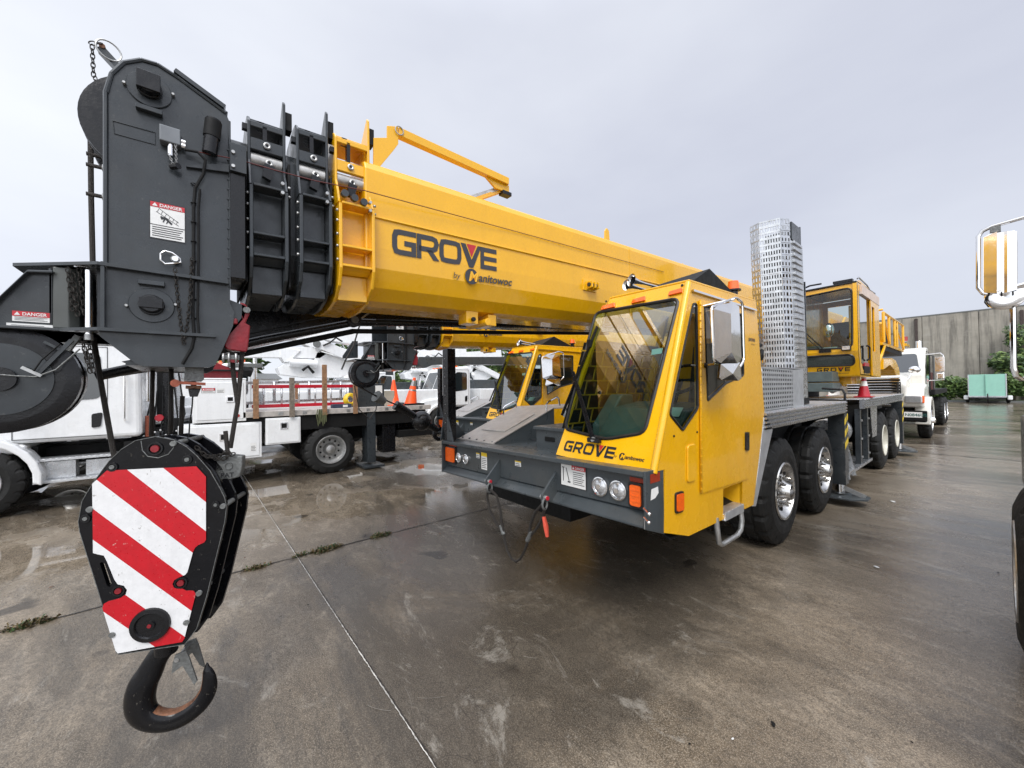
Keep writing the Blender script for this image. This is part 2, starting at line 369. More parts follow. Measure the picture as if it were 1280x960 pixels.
# ---------------------------------------------------------------- wheels
def wheel(parent, x, y, r, w, rim, rimmat, side=1, name='wheel', lugs=10, longnuts=False, nut=None, convex=True):
    """wheel with axis X, outer face at x, outward direction side"""
    t = MB(); s_ = side; n = 90; h = w
    prof = [(0, rim), (.0, rim+.03), (.012, rim+.08), (.012, r-.13), (-.004, r-.08), (-.02, r-.035), (-.035, r-.008), (-.06, r), (-.12, r), (-.13, r-.018), (-.15, r-.018), (-.16, r),
            (-h+.16, r), (-h+.15, r-.018), (-h+.13, r-.018), (-h+.12, r), (-h+.06, r), (-h+.02, r-.035), (-h, r-.1), (-h, rim)]
    prof = [(a_*1, b_) for a_, b_ in prof]
    def fn(k, i):
        if 5 <= k <= 8: return -.022 if (i % 5 in (0,)) else 0
        if 11 <= k <= 12: return -.016 if ((i+2) % 5 == 0) else 0
        if 15 <= k <= 17: return -.022 if ((i+1) % 5 == 0) else 0
        return 0
    t.lathe([(p[0]*s_, p[1]) for p in prof], (x, y, r), (1, 0, 0), RUB, n, fn=fn)
    wo = t.obj('tyre', parent)
    for p in wo.data.polygons: p.use_smooth = False
    m = MB(); dish = -.03 if convex else -.14
    pr = [(0.004, rim+.012), (.016, rim+.004), (.012, rim-.014), (-.03, rim-.03), (-.05, rim-.05), (dish-.05 if convex else dish, rim-.075), (dish, rim-.12), (dish+.0, .13), (dish+.02, .115), (dish+.05, .10), (dish+.10, .085), (dish+.115, .05), (dish+.12, .0)]
    m.lathe([(p[0]*s_, p[1]) for p in pr], (x, y, r), (1, 0, 0), rimmat, 40)
    for k in range(10):
        a_ = 2*math.pi*(k+.5)/10; c = Vector((x+(dish-.012)*s_, y+math.cos(a_)*(rim-.098), r+math.sin(a_)*(rim-.098)))
        m.disc(c, (s_, 0, 0), .022, .016, BLKM, 10)
    for k in range(lugs):
        a_ = 2*math.pi*k/lugs; c = Vector((x+dish*s_, y+math.cos(a_)*.148, r+math.sin(a_)*.148))
        if longnuts: m.cyl(c, c+X1*.075*s_, .019, nut or CHR, 8, .013); m.disc(c, (s_, 0, 0), .027, .022, nut or CHR, 8)
        else: m.cyl(c, c+X1*.03*s_, .017, nut or STL, 6)
    ro = m.obj('rim', parent)
    ro.parent = wo; 
    wo.name = name
    return wo

# ---------------------------------------------------------------- decals, lettering
def grove_letters(m, O, U, V, h, mt, red, w=.20, shear=0, advance=1.12):
    """the five block letters with the red wedge inside the V"""
    O, U, V = Vector(O), Vector(U), Vector(V); VV = V*h+U*(h*shear); UU = U*h; x = 0
    t = w; i = w/2
    G = [(1.0, 1-i), (.32, 1-i), (.16, .93-i*.6), (i, .70), (i, .30), (.16, .07+i*.6), (.32, i), (1-i, i), (1-i, .48), (.5, .48)]
    R = [(i, 0), (i, 1-i), (.70, 1-i), (.84, .92-i*.7), (.90, .70), (.84, .50), (.70, .42), (i, .42)]
    Oo = [(.32, i), (.16, .07+i*.6), (i, .30), (i, .70), (.16, .93-i*.6), (.32, 1-i), (.76, 1-i), (.92, .93-i*.6), (1.08-i, .70), (1.08-i, .30), (.92, .07+i*.6), (.76, i)]
    m.ribbon(G, t, O+UU*x, UU, VV, mt); x += advance
    m.ribbon(R, t, O+UU*x, UU, VV, mt); m.face([O+UU*(x+a)+VV*b for a, b in ((.42, .40), (.68, .40), (1.02, 0), (.74, 0))], mt); x += advance
    m.ribbon(Oo, t, O+UU*x, UU, VV, mt, closed=True); x += advance+.02
    f = lambda a, b: O+UU*(x+a)+VV*b
    m.face([f(0, 1), f(.26, 1), f(.57, .32), f(.57, -.02), f(.43, -.02)], mt); m.face([f(.57, -.02), f(.57, .32), f(.90, 1), f(1.10, 1), f(.66, -.02)], mt)
    m.face([f(.32, 1), f(.82, 1), f(.57, .44)], red); x += advance+.02
    m.ribbon([(i, 0), (i, 1)], t, O+UU*x, UU, VV, mt)
    for b in (i, .5, 1-i): m.face([O+UU*(x+a)+VV*c for a, c in ((t, b-i), (.92, b-i), (.92, b+i), (t, b+i))], mt)
    return x+.92
def by_line(m, O, U, V, h, mt, disc=True):
    O, U, V = Vector(O), Vector(U).normalized(), Vector(V).normalized()
    m.text('by', O, U, V, h*.7, mt, .2)
    c = O+U*h*2.6+V*h*.45
    m.face([c+U*math.cos(k*math.pi/10)*h*.95+V*math.sin(k*math.pi/10)*h*.95 for k in range(20)], mt)
    nn = U.cross(V)*.003
    m.text('M', c-U*h*.5-V*h*.55+nn, U, V, h*1.15, YEL, .25, .03)
    m.text('anitowoc', c+U*h*.95-V*h*.45, U, V, h*.98, mt, .25, .025)
def danger(m, O, U, V, w, h, style=0):
    """warning plate: red DANGER heading, pictogram, lines of fine print"""
    O, U, V = Vector(O), Vector(U).normalized(), Vector(V).normalized(); nn = U.cross(V).normalized()
    q = lambda a, b, c=0: O+U*(a*w)+V*(b*h)+nn*c
    def rect(a, b, c, d, mt, z): m.face([q(a, b, z), q(c, b, z), q(c, d, z), q(a, d, z)], mt)
    rect(-.03, -.03, 1.03, 1.03, DECB, .0010); rect(0, 0, 1, 1, DEC, .0020)
    hb = {0: .86, 1: .5, 2: .8}[style]; x0 = .45 if style == 2 else 0
    rect(x0, hb, 1, 1, DECR, .0030)
    fh = (1-hb)*h*.62; m.text('DANGER', q(x0+(1-x0)*.26, hb+(1-hb)*.18, .004), U, V, fh, DEC, 0, .02, sx=min(1.25, (1-x0)*w*.70/(fh*6.1)))
    tx = x0+(1-x0)*.13; m.face([q(tx-(1-x0)*.08, hb+(1-hb)*.2, .004), q(tx+(1-x0)*.08, hb+(1-hb)*.2, .004), q(tx, hb+(1-hb)*.85, .004)], DEC)
    if style == 0:
        rect(0, .355, 1, .375, DECB, .003)
        for k in range(5):
            b = .29-k*.06; rect(.05, b, .95-(k % 3)*.05, b+.022, DECB, .003)
        for d in (0, .10):   # falling boom over a person
            m.ribbon([(.16+d*.8, .74+d), (.82, .44+d*.9)], .014, q(0, 0, .003), U*w, V*h, DECB)
        for k in range(6): m.ribbon([(.2+k*.11, .74-k*.05), (.24+k*.11, .82-k*.05)], .012, q(0, 0, .003), U*w, V*h, DECB)
        m.ribbon([(.30, .56), (.42, .60), (.52, .52), (.62, .45)], .06, q(0, 0, .0032), U*w, V*h, DECB)
        m.ribbon([(.42, .58), (.36, .47)], .035, q(0, 0, .0034), U*w, V*h, DECB); m.ribbon([(.5, .52), (.46, .44)], .03, q(0, 0, .0034), U*w, V*h, DECB)
        m.face([q(.32+.04*math.cos(k), .60+.035*math.sin(k), .0036) for k in range(6)], DECB)
    elif style == 1:
        for k in range(3): rect(.06, .38-k*.13, .94-(k % 2)*.1, .42-k*.13, DECB, .003)
    else:
        for k in range(7): rect(.5, .68-k*.09, .95-(k % 3)*.04, .71-k*.09, DECB, .003)
        m.ribbon([(.10, .2), (.10, .85)], .03, q(0, 0, .003), U*w, V*h, DECB); m.ribbon([(.22, .85), (.34, .25)], .03, q(0, 0, .003), U*w, V*h, DECB)
        m.ribbon([(.05, .85), (.15, .85)], .04, q(0, 0, .0032), U*w, V*h, DECB); m.ribbon([(.28, .2), (.40, .2)], .07, q(0, 0, .0032), U*w, V*h, DECB)
def fine_label(m, O, U, V, w, h, head=DECY, lines=5):
    O, U, V = Vector(O), Vector(U).normalized(), Vector(V).normalized(); nn = U.cross(V).normalized()
    def rect(a, b, c, d, mt, z): m.face([O+U*(p*w)+V*(r*h)+nn*z for p, r in ((a, b), (c, b), (c, d), (a, d))], mt)
    rect(0, 0, 1, 1, DEC, .001)
    if head: rect(0, .78, 1, 1, head, .002)
    for k in range(lines): rect(.1, .1+k*.64/lines, .9-(k % 2)*.12, .1+(k+.35)*.64/lines, DECB, .002)
# ================================================================ ground
def ground():
    m = bpy.data.materials.new('wet_concrete'); m.use_nodes = True; t = m.node_tree; b = t.nodes['Principled BSDF']; N = t.nodes.new; K = t.links.new
    geo = N('ShaderNodeNewGeometry')
    def noise(scale, det=5, rough=.55, vec=None, dist=0):
        n = N('ShaderNodeTexNoise'); n.inputs['Scale'].default_value = scale; n.inputs['Detail'].default_value = det; n.inputs['Roughness'].default_value = rough; n.inputs['Distortion'].default_value = dist
        K(vec or geo.outputs['Position'], n.inputs['Vector']); return n.outputs['Fac']
    def rng(x, a, b_, c=0., d=1.):
        r = N('ShaderNodeMapRange'); r.inputs[1].default_value = a; r.inputs[2].default_value = b_; r.inputs[3].default_value = c; r.inputs[4].default_value = d; K(x, r.inputs[0]); return r.outputs[0]
    def mth(op, x, y):
        n = N('ShaderNodeMath'); n.operation = op
        for i, v in enumerate((x, y)):
            if isinstance(v, (int, float)): n.inputs[i].default_value = v
            else: K(v, n.inputs[i])
        return n.outputs[0]
    def mixc(f, a, c, mode='MIX'):
        n = N('ShaderNodeMix'); n.data_type = 'RGBA'; n.blend_type = mode
        if isinstance(f, (int, float)): n.inputs['Factor'].default_value = f
        else: K(f, n.inputs['Factor'])
        for s_, v in (('A', a), ('B', c)):
            if isinstance(v, tuple): n.inputs[s_].default_value = (*v, 1)
            else: K(v, n.inputs[s_])
        return n.outputs['Result']
    mp = N('ShaderNodeMapping'); mp.inputs['Rotation'].default_value = (0, 0, math.radians(35)); mp.inputs['Scale'].default_value = (.75, 1.5, 1); K(geo.outputs['Position'], mp.inputs[0])
    big = noise(.22, 4); mid = noise(.8, 7, .62, dist=.3); brush = noise(1.6, 8, .68, mp.outputs[0], .4); fine = noise(28, 6, .7); grit = noise(160, 2, .6)
    mp2 = N('ShaderNodeMapping'); mp2.inputs['Rotation'].default_value = (0, 0, math.radians(-22)); mp2.inputs['Scale'].default_value = (1, 2.0, 1); K(geo.outputs['Position'], mp2.inputs[0])
    col = mixc(rng(mid, .34, .66), (.062, .048, .034), (.190, .158, .120))
    col = mixc(rng(brush, .46, .68, 0, .55), col, (.31, .265, .21))
    col = mixc(rng(big, .44, .58, 0, .65), col, (.055, .042, .029))
    patch = noise(2.6, 10, .78, mp2.outputs[0], .5); col = mixc(rng(patch, .50, .66, 0, .6), col, (.30, .265, .22))
    col = mixc(rng(noise(5.0, 9, .8, mp.outputs[0], .5), .52, .66, 0, .6), col, (.034, .027, .019))
    speck = noise(13, 9, .85); col = mixc(rng(speck, .60, .67, 0, .8), col, (.40, .36, .30))
    col = mixc(rng(fine, .35, .62, 0, .6), col, (.022, .018, .013)); col = mixc(rng(grit, .50, .60, 0, .5), col, (.31, .275, .23)); col = mixc(rng(noise(90, 3, .7), .50, .62, 0, .55), col, (.018, .014, .010))
    col = mixc(1.0, col, (1.38, 1.32, 1.22), 'MULTIPLY')
    soak = rng(noise(.33, 9, .68, mp.outputs[0], .8), .47, .56); col = mixc(mth('MULTIPLY', soak, .62), col, (.046, .040, .033))
    col = mixc(rng(noise(1.1, 12, .82, mp2.outputs[0], 1.2), .56, .64, 0, .5), col, (.36, .33, .28))
    # shallow map cracks
    vo = N('ShaderNodeTexVoronoi'); vo.feature = 'DISTANCE_TO_EDGE'; vo.inputs['Scale'].default_value = 7
    K(mixc(.12, geo.outputs['Position'], N('ShaderNodeTexNoise').outputs['Color']), vo.inputs['Vector'])
    crk = mth('MULTIPLY', rng(vo.outputs[0], 0, .012, 1, 0), rng(noise(.5, 3), .55, .62, 0, .5)); col = mixc(crk, col, (.015, .012, .010))
    # tyre tracks and oil drips
    spot = noise(2.3, 2, .4); col = mixc(rng(spot, .70, .74, 0, .7), col, (.02, .017, .014))
    K(col, b.inputs['Base Color'])
    wet = mth('MAXIMUM', soak, rng(noise(.5, 6, .6, mp.outputs[0], .3), .42, .62, 0, .7))
    # water stands in the low strip beside the trucks
    sx = N('ShaderNodeSeparateXYZ'); K(geo.outputs['Position'], sx.inputs[0])
    strip = mth('MULTIPLY', rng(sx.outputs[0], -4.6, -6.0), rng(sx.outputs[0], -14, -11))
    pud = mth('MULTIPLY', rng(noise(.55, 5, .55), .46, .50), strip)
    far = rng(sx.outputs[1], 5, 13)
    ro = rng(wet, 0, 1, .42, .20); ro = mth('ADD', ro, rng(fine, .3, .7, -.05, .08)); lane = mth('MULTIPLY', rng(sx.outputs[0], -1.6, -.3), rng(sx.outputs[1], 1.5, 4.5)); ro = mth('SUBTRACT', ro, mth('MULTIPLY', far, .05)); ro = mth('MULTIPLY', ro, mth('SUBTRACT', 1.0, mth('MULTIPLY', lane, .35)))
    ro = mth('MAXIMUM', mth('MULTIPLY', ro, mth('SUBTRACT', 1.0, pud)), .025)
    K(ro, b.inputs['Roughness']); b.inputs['Specular IOR Level'].default_value = .5
    bp = N('ShaderNodeBump'); bp.inputs['Distance'].default_value = .006
    K(mth('MULTIPLY', mth('SUBTRACT', 1.0, pud), .42), bp.inputs['Strength'])
    K(mth('ADD', mth('MULTIPLY', fine, .6), mth('ADD', mth('MULTIPLY', grit, .25), mth('MULTIPLY', brush, 1.2))), bp.inputs['Height']); K(bp.outputs[0], b.inputs['Normal'])
    g = MB(); g.face([(-260, -120, 0), (140, -120, 0), (140, 320, 0), (-260, 320, 0)], m); tag(g.obj('ground'), kind='structure')
    # joints: narrow filled saw cuts
    jd = mat('joint_dirt', (.018, .015, .012), .7, 0, .4, 12); jl = mat('joint_sealant', (.48, .46, .42), .55, 0, .5, 14)
    def line(x0, y0, x1, y1, wd, mt, z, amp, seg):
        q = MB(); d = Vector((x1-x0, y1-y0, 0)); L = d.length; d.normalize(); p = Vector((-d.y, d.x, 0)); pr = None
        for i in range(seg+1):
            k = L*i/seg; a_ = random.uniform(.35, 1.2)*wd/2; o = random.uniform(-amp, amp); c = Vector((x0, y0, z))+d*k+p*o
            cur = (c-p*a_, c+p*a_)
            if pr: q.face([pr[0], cur[0], cur[1], pr[1]], mt)
            pr = cur
        return q
    tag(line(-4.55, -12, -4.55, 60, .022, jd, .004, .005, 500).obj('slab_joint'), kind='structure')
    tag(line(-9.1, -12, -9.1, 60, .02, jd, .004, .004, 300).obj('slab_joint'), kind='structure')
    
    tag(line(-14, .62, -1.3, .83, .0072, jl, .004, .0015, 900).obj('slab_joint'), kind='structure')
    tag(line(-1.3, .83, 8, .98, .009, jl, .004, .004, 600).obj('slab_joint'), kind='structure')
    tag(line(-14, .628, -1.3, .838, .006, jd, .0045, .003, 900).obj('slab_joint'), kind='structure')
    for y in (13.6, 27, 36): tag(line(-14, y, 8, y+.3, .05, jd, .004, .01, 200).obj('slab_joint'), kind='structure')
    q = MB(); sc_ = mat('scratch_dust', (.22, .20, .17), .6)
    for _ in range(34):
        x, y = random.uniform(-4.2, .2), random.uniform(.4, 7); a_ = random.gauss(.5, .25); L_ = random.uniform(.03, .2); pts = [(x+math.cos(a_+k*.04)*L_*k/5, y+math.sin(a_+k*.04)*L_*k/5) for k in range(6)]
        q.ribbon(pts, random.uniform(.001, .003), Vector((0, 0, .0035)), X1, Y1, sc_)
    tag(q.obj('scuff_scratches', recalc=False), kind='structure')
ground()

# ================================================================ mobile crane
XB = -2.42; XS = -1.28; XC = -2.75
crane = thing('mobile_crane', (-2.75, 8, 0), 'large yellow mobile crane in the foreground with the silver perforated tower on its deck', 'crane', 'yellow mobile cranes')
KS = .033
def boom():
    # telescoping sections
    def prof(hw, zt, zb, zs):
        r = .07; L = [(hw, zs), (hw, zt-r), (hw-.02, zt-.02), (hw-r, zt)]
        R = [(-a, b) for a, b in L[::-1]]
        lo = [(-hw, zs), (-hw*.97, zs-(zs-zb)*.38), (-hw*.84, zs-(zs-zb)*.72), (-hw*.62, zb+.02), (-hw*.35, zb)]
        return L+R[:-1]+lo+[(-a, b) for a, b in lo[::-1]][:-1]
    def tubepart(name, hw, zt, zb, zs, y0, y1, m, trans=None):
        q = MB(); pr = prof(hw, zt, zb, zs); q.prism([(XC+a, y0, b) for a, b in pr], (0, y1-y0, 0), m)
        return q.shear(KS)
    q = tubepart('b', .33, 3.16, 2.262, 2.60, .80, 13.6, YEL)
    # weld seam, rope guide lug, pin bracket and lifting ears on the main section
    y = .83
    q2 = MB(); q2.prism([(XB, .83, 2.800), (XB+.010, .83, 2.796), (XB+.012, .83, 2.788), (XB, .83, 2.780)], (0, 12.6, 0), YEL)
    for yy in (3.62, 7.6): q2.box(XB, XB+.002, yy, yy+.012, 2.3, 3.1, YELD)
    q2.shear(KS)
    b = q.obj('boom', crane, .012, 2)
    tag(b, 'yellow main boom section lettered GROVE by Manitowoc')
    q2.obj('weld_seam', b)
    q = MB(); c = at(737, 358, 'x', XB)
    q.box(XB-.01, XB+.012, c.y-.10, c.y+.09, c.z-.05, c.z+.055, YEL)
    for dy in (-.05, 0, .05): q.prism([(XB, c.y+dy-.008, c.z-.04), (XB+.08, c.y+dy-.008, c.z-.03), (XB+.08, c.y+dy-.008, c.z+.03), (XB, c.y+dy-.008, c.z+.04)], (0, .016, 0), YEL)
    q.cyl((XB+.045, c.y-.07, c.z), (XB+.045, c.y+.07, c.z), .02, GRY, 12)
    q.obj('pin_bracket', b, .003)
    q = MB()
    for px, h in ((757, 24), (852, 32)):
        p = at(px, 305 if px < 800 else 345, 'x', XC+.28); q.prism([p+Vector((0, -.03, -.05)), p+Vector((0, .05, -.05)), p+Vector((0, .035, .14)), p+Vector((0, .0, .16)), p+Vector((0, -.02, .13))], (.02, 0, 0), YEL)
    q.obj('lifting_lug', b)
    # lettering
    q = MB(); U = Vector((0, 1, KS+.012)); o = at(490, 317, 'x', XB)+Vector((.003, 0, 0))
    grove_letters(q, o, U, Z1*1.0, .168, TXT, DECR, .205, 0, 1.0*.94/.92)
    tag(q.obj('boom_lettering', b), 'charcoal GROVE lettering with a red wedge in the V')
    q = MB(); o = at(566, 347, 'x', XB)+Vector((.003, 0, 0)); by_line(q, o, U, Z1, .062, TXT); q.obj('boom_lettering', b)
    # collar rings: framed pocket with front and rear fin
    def section(name, y0, y1, m, hw, top0, top1, bevel=.004, pocket=(2.83, 2.545, 2.43)):
        q = MB(); x0 = XC+hw; xo = XC+hw+.085
        low = [(hw+.085, 2.80), (hw+.085, 2.42), (hw+.05, 2.32), (hw-.06, 2.245), (hw-.2, 2.215), (0, 2.215)]
        ringp = [(a, c) for a, c in low]+[(-a, c) for a, c in low[::-1]]
        for yy, th in ((y0, .018), (y1-.018, .018)):
            q.prism([(XC+a, yy, c) for a, c in ringp], (0, th, 0), m)
        for z in (2.80, pocket[1], pocket[2], 2.30):
            if z > 2.31: q.box(x0-.01, xo, y0+.018, y1-.018, z, z+.014, m)
        q.box(XC-hw-.02, XC+hw-.02, y0+.018, y1-.018, 2.25, 2.82, m)
        q.box(XC-hw+.05, XC+hw-.10, y0-.01, y1+.01, 2.8, 3.03, m)
        q.hexa([(x0, y0+.018, 2.40), (xo-.01, y0+.018, 2.44), (xo-.01, y1-.018, 2.44), (x0, y1-.018, 2.40), (x0, y0+.018, 2.41), (xo-.01, y0+.018, 2.45), (xo-.01, y1-.018, 2.45), (x0, y1-.018, 2.41)], m)
        fx = XC+hw-.015
        q.prism([(fx+.085, y0, 2.81), (fx+.05, y0, 2.90), (fx+.015, y0, 2.97), (fx+.015, y0, top0-.05), (fx-.02, y0, top0-.01), (fx-.10, y0, top0), (fx-.30, y0, top0-.03), (fx-.42, y0, 3.10), (fx-.42, y0, 2.81)], (0, .014, 0), m)
        q.prism([(fx+.085, y1-.014, 2.81), (fx+.05, y1-.014, 2.88), (fx+.015, y1-.014, 2.93), (fx+.015, y1-.014, top1-.02), (fx-.0, y1-.014, top1), (fx-.12, y1-.014, top1-.12), (fx-.30, y1-.014, top1-.16), (fx-.42, y1-.014, 3.10), (fx-.42, y1-.014, 2.81)], (0, .014, 0), m)
        for z_a, z_b in ((top0-.075, top0-.045), (3.035, 3.10)): q.box(fx-.015, fx+.012, y0+.012, y1-.012, z_a, z_b, m)
        q.box(fx-.25, fx-.02, y0+.012, y1-.012, top0-.03, top0-.018, m)
        q.shear(KS); o = q.obj(name, crane, .003, 1)
        q = MB(); q.cyl((fx-.03, y0+.016, 2.995), (fx-.03, y1-.016, 2.995), .036, mat('worn_roller', (.45, .44, .42), .4, .5, .2, 30), 16); q.shear(KS); q.obj('guide_roller', o)
        q = MB()
        for yy, zz in ((y0+.09, 3.068), (y0+.10, 2.975)): q.torus((fx+.02, yy, zz), (1, 0, 0), .013, .006, STL, 14, 6); q.cyl((fx, yy, zz), (fx+.02, yy, zz), .010, BLK, 8)
        q.prism([(fx+.005, y0+.078, 2.965), (fx+.005, y0+.125, 2.955), (fx+.005, y0+.105, 2.875), (fx+.005, y0+.065, 2.89)], (.03, 0, 0), BLK); q.box(fx-.02, fx+.012, y0+.07, y0+.09, 3.10, top0-.06, BLK)
        q.box(fx-.03, fx+.0, y0-.022, y0+.001, 3.14, 3.17, BLK); q.box(fx-.05, fx-.02, y0+.05, y0+.08, top0-.06, top0-.02, BLK)
        q.box(fx-.07, fx-.005, y1+.001, y1+.035, top1-.15, top1-.05, BLKM)
        for zz in (2.76, 2.70, 2.62, 2.55, 2.47): q.cyl((xo-.02, y0-.012, zz), (xo-.02, y0+.001, zz), .008, STL, 8)
        for zz in (2.84, 2.79): q.cyl((xo-.015, y1-.03, zz), (xo+.012, y1-.03, zz), .009, STL, 8); q.cyl((xo-.03, y1+.001, zz), (xo-.03, y1+.015, zz), .008, STL, 8)
        q.shear(KS); q.obj('roller_fitting', o)
        return o
    section('boom_section', .20, .38, GRY, .27, 3.235, 3.36)
    section('boom_section', .43, .60, GRY, .29, 3.265, 3.385)
    col = section('boom_collar', .63, .838, YEL, .315, 3.28, 3.42)
    tag(col, 'yellow collar frame at the mouth of the main boom section')
    q = MB()
    for k in range(3): q.cyl((XB+.06, .66+k*.055, 2.855-.012*k), (XB+.085, .66+k*.055, 2.855-.012*k), .021, GRY, 12)
    q.shear(KS); q.obj('proximity_button', col)
    q = tubepart('i', .235, 3.10, 2.33, 2.60, .0, .62, GRY)
    for y0 in (.385, .185, .605): q.box(XC-.31, XC+.31, y0-.0, y0+.012, 2.30, 3.0, BLKM)
    i = q.obj('inner_boom', crane, .008)
    # folding stop bar on top
    q = MB(); A = at(497, 166, 'x', XB-.05); B = at(634, 228, 'x', XB-.05)
    q.bar(A, B, .05, .055, YEL)
    q.prism(AX(XB-.03, [(467, 218), (492, 188), (498, 180), (498, 158), (484, 157), (484, 172), (467, 172)]), (-.014, 0, 0), YEL)
    q.prism([B+Vector((0, -.22, -.02)), B+Vector((0, .02, -.02)), B+Vector((0, .02, -.085)), B+Vector((0, -.12, -.085))], (-.02, 0, 0), YEL)
    q.bar(B+Vector((-.02, -.02, -.06)), (XB-.16, 1.66, 3.21), .03, .03, YEL); q.bar(B+Vector((-.03, -.05, -.06)), (XB-.22, 1.60, 3.215), .05, .03, STL)
    q.box(B.x-.04, B.x+.02, B.y-.06, B.y+.03, B.z-.115, B.z-.085, BLK)
    q.torus(A+Vector((.03, .0, 0)), (1, 0, 0), .028, .004, STL)
    q.obj('hose_stop_bar', crane, .003)
    # thin cable along the side
    q = MB(); pts = [at(232, 187, 'x', XB+.05), at(300, 200, 'x', XB+.05), at(345, 213, 'x', XB+.05), at(394, 226, 'x', XB+.06), at(455, 238, 'x', XB+.05), at(640, 288, 'x', XB+.012), at(830, 340, 'x', XB+.012)]
    q.tube(pts, .0028, mat('thin_red_cable', (.10, .012, .01), .5), 6); q.obj('limit_cable', crane)
    # yellow guide fittings under the boom
    q = MB(); c = at(590, 410, 'x', XC+.2)
    q.box(XC+.08, XC+.2, c.y-.05, c.y+.06, 2.24, 2.34, YEL); q.box(XC+.02, XC+.2, c.y+.16, c.y+.24, 2.24, 2.33, YEL); q.cyl((XC+.24, c.y+.13, 2.26), (XC-.05, c.y+.13, 2.26), .03, YEL, 12)
    q.cyl((XC+.235, c.y, 2.27), (XC+.21, c.y, 2.27), .018, BLK, 10)
    q.obj('jib_stowage_bracket', crane, .004)
boom()

def boom_head():
    XH = -2.40; q = MB()
    P = [(-.316, 2.285), (-.316, 3.04), (-.300, 3.13), (-.262, 3.20), (-.205, 3.243), (-.150, 3.25), (-.08, 3.225), (.105, 3.135), (.118, 3.10), (.118, 2.17), (.135, 2.13), (.13, 2.06), (.06, 1.862), (.03, 1.845), (-.2, 1.845), (-.225, 1.855), (-.335, 1.97), (-.34, 2.0), (-.325, 2.03)]
    for x in (XH, -3.10): q.prism([(x, a, b) for a, b in P], (-.022, 0, 0), GRY)
    P2 = [(a*.93-.004, b) for a, b in P]
    # edge bead, top flange, rear web
    q.box(-3.1, XH-.02, .085, .105, 2.2, 3.10, GRY); q.box(-3.10, XH-.02, -.26, .0, 1.85, 1.87, GRY)
    q.bar((XC, -.06, 3.222), (XC, .11, 3.14), .70, .012, GRY); q.bar((XH-.03, -.09, 3.25), (XH-.03, .10, 3.16), .09, .02, GRY)
    for i in range(1, 7):
        q.tube([(XH+.001, P[i][0], P[i][1]), (XH+.001, P[i+1][0], P[i+1][1])], .009, GRY, 6)
    q.tube([(XH+.001, -.318, 2.29), (XH+.001, -.318, 3.04), (XH+.001, -.30, 3.13)], .009, GRY, 6)
    q.tube([(XH+.001, .118, 3.1), (XH+.001, .118, 2.25)], .006, GRY, 6)
    # horizontal flanges running onto the auxiliary nose
    q.prism([(XH+.035, -.34, 2.272), (XH+.035, .11, 2.262), (XH-.72, .11, 2.262), (XH-.72, -.62, 2.272), (XH-.2, -.62, 2.272)], (0, 0, .014), GRY)
    q.prism([(XH+.035, -.34, 1.992), (XH+.035, .06, 1.992), (XH-.72, .06, 1.992), (XH-.72, -.62, 1.992), (XH-.2, -.62, 1.992)], (0, 0, .014), GRY)
    q.prism([(XH+.03, -.33, 2.29), (XH+.0, -.33, 2.29), (XH, -.33, 2.0), (XH+.03, -.33, 2.0)], (0, .012, 0), GRY)
    # raised nameplate outline, side lug
    c = [at(141, 151, 'x', XH), at(194, 166, 'x', XH), at(194, 181, 'x', XH), at(143, 167, 'x', XH)]
    q.tube([p+X1*.001 for p in c], .003, GRY, 5, closed=True)
    q.prism([(XH, .0, 2.83), (XH, .115, 2.87), (XH, .115, 2.83), (XH, -.05, 2.80)], (.02, 0, 0), GRY)
    # side bracket at the right edge of the head with bolts
    q.box(XH-.02, XH+.05, .118, .185, 2.83, 2.97, GRY); q.box(XH-.06, XH+.03, .12, .18, 2.30, 2.829, BLK)
    # triangular web behind the lower head that carries the wedge socket
    q.prism([(XH-.02, .10, 2.20), (XH-.02, .185, 2.17), (XH-.02, .18, 2.11), (XH-.02, .12, 2.02), (XH-.02, .0, 1.86)], (-.03, 0, 0), GRY)
    h = q.obj('boom_head', crane, .003, 1); tag(h, 'dark grey boom head with sheave shafts and danger plate')
    q = MB()
    for zz in (2.92, 2.85): 
        q.cyl((XH+.05, .13, zz), (XH+.062, .13, zz), .008, STL, 8)
    for k in range(14): q.cyl((XH+.0, .112, 2.3+k*.05), (XH+.008, .112, 2.3+k*.05), .005, GRY, 6)
    q.obj('bracket_bolt', h)
    # sheave shaft covers
    for (px, py), barpos, rot in (((187, 113), -1, 1), ((190, 382), 1, 0)):
        c = at(px, py, 'x', XH); q = MB(); r = .078
        q.disc(c, X1, r, .008, GRY, 32); q.disc(c+X1*.008, X1, .045, .02, BLK, 24); q.cyl(c+X1*.02, c+X1*.055, .042, BLK, 20, .036)
        q.box(c.x+.03, c.x+.062, c.y-.040, c.y+.040, c.z-.02 if not rot else c.z-.03, c.z+.024 if not rot else c.z+.05, BLK)
        zb = c.z+barpos*.10; q.box(XH, XH+.03, c.y-.045, c.y+.045, zb-.011, zb+.011, GRY)
        for s_ in (-1, 1): q.cyl((XH, c.y+s_*.082, c.z+.012*s_), (XH+.02, c.y+s_*.082, c.z+.012*s_), .007, STL, 8)
        q.obj('shaft_cover', h, .002, 1)
    # sheaves between the plates
    for cx, cy, cz, r in ((XC+.12, -.18, 3.03, .255), (XC-.12, -.18, 3.03, .255)):
        q = MB(); q.lathe([(-.035, .05), (-.035, .2), (-.03, r), (-.022, r), (-.012, r-.03), (.012, r-.03), (.022, r), (.03, r), (.035, .2), (.035, .05)], (cx, cy, cz), X1, BLK, 48); q.obj('sheave', h)
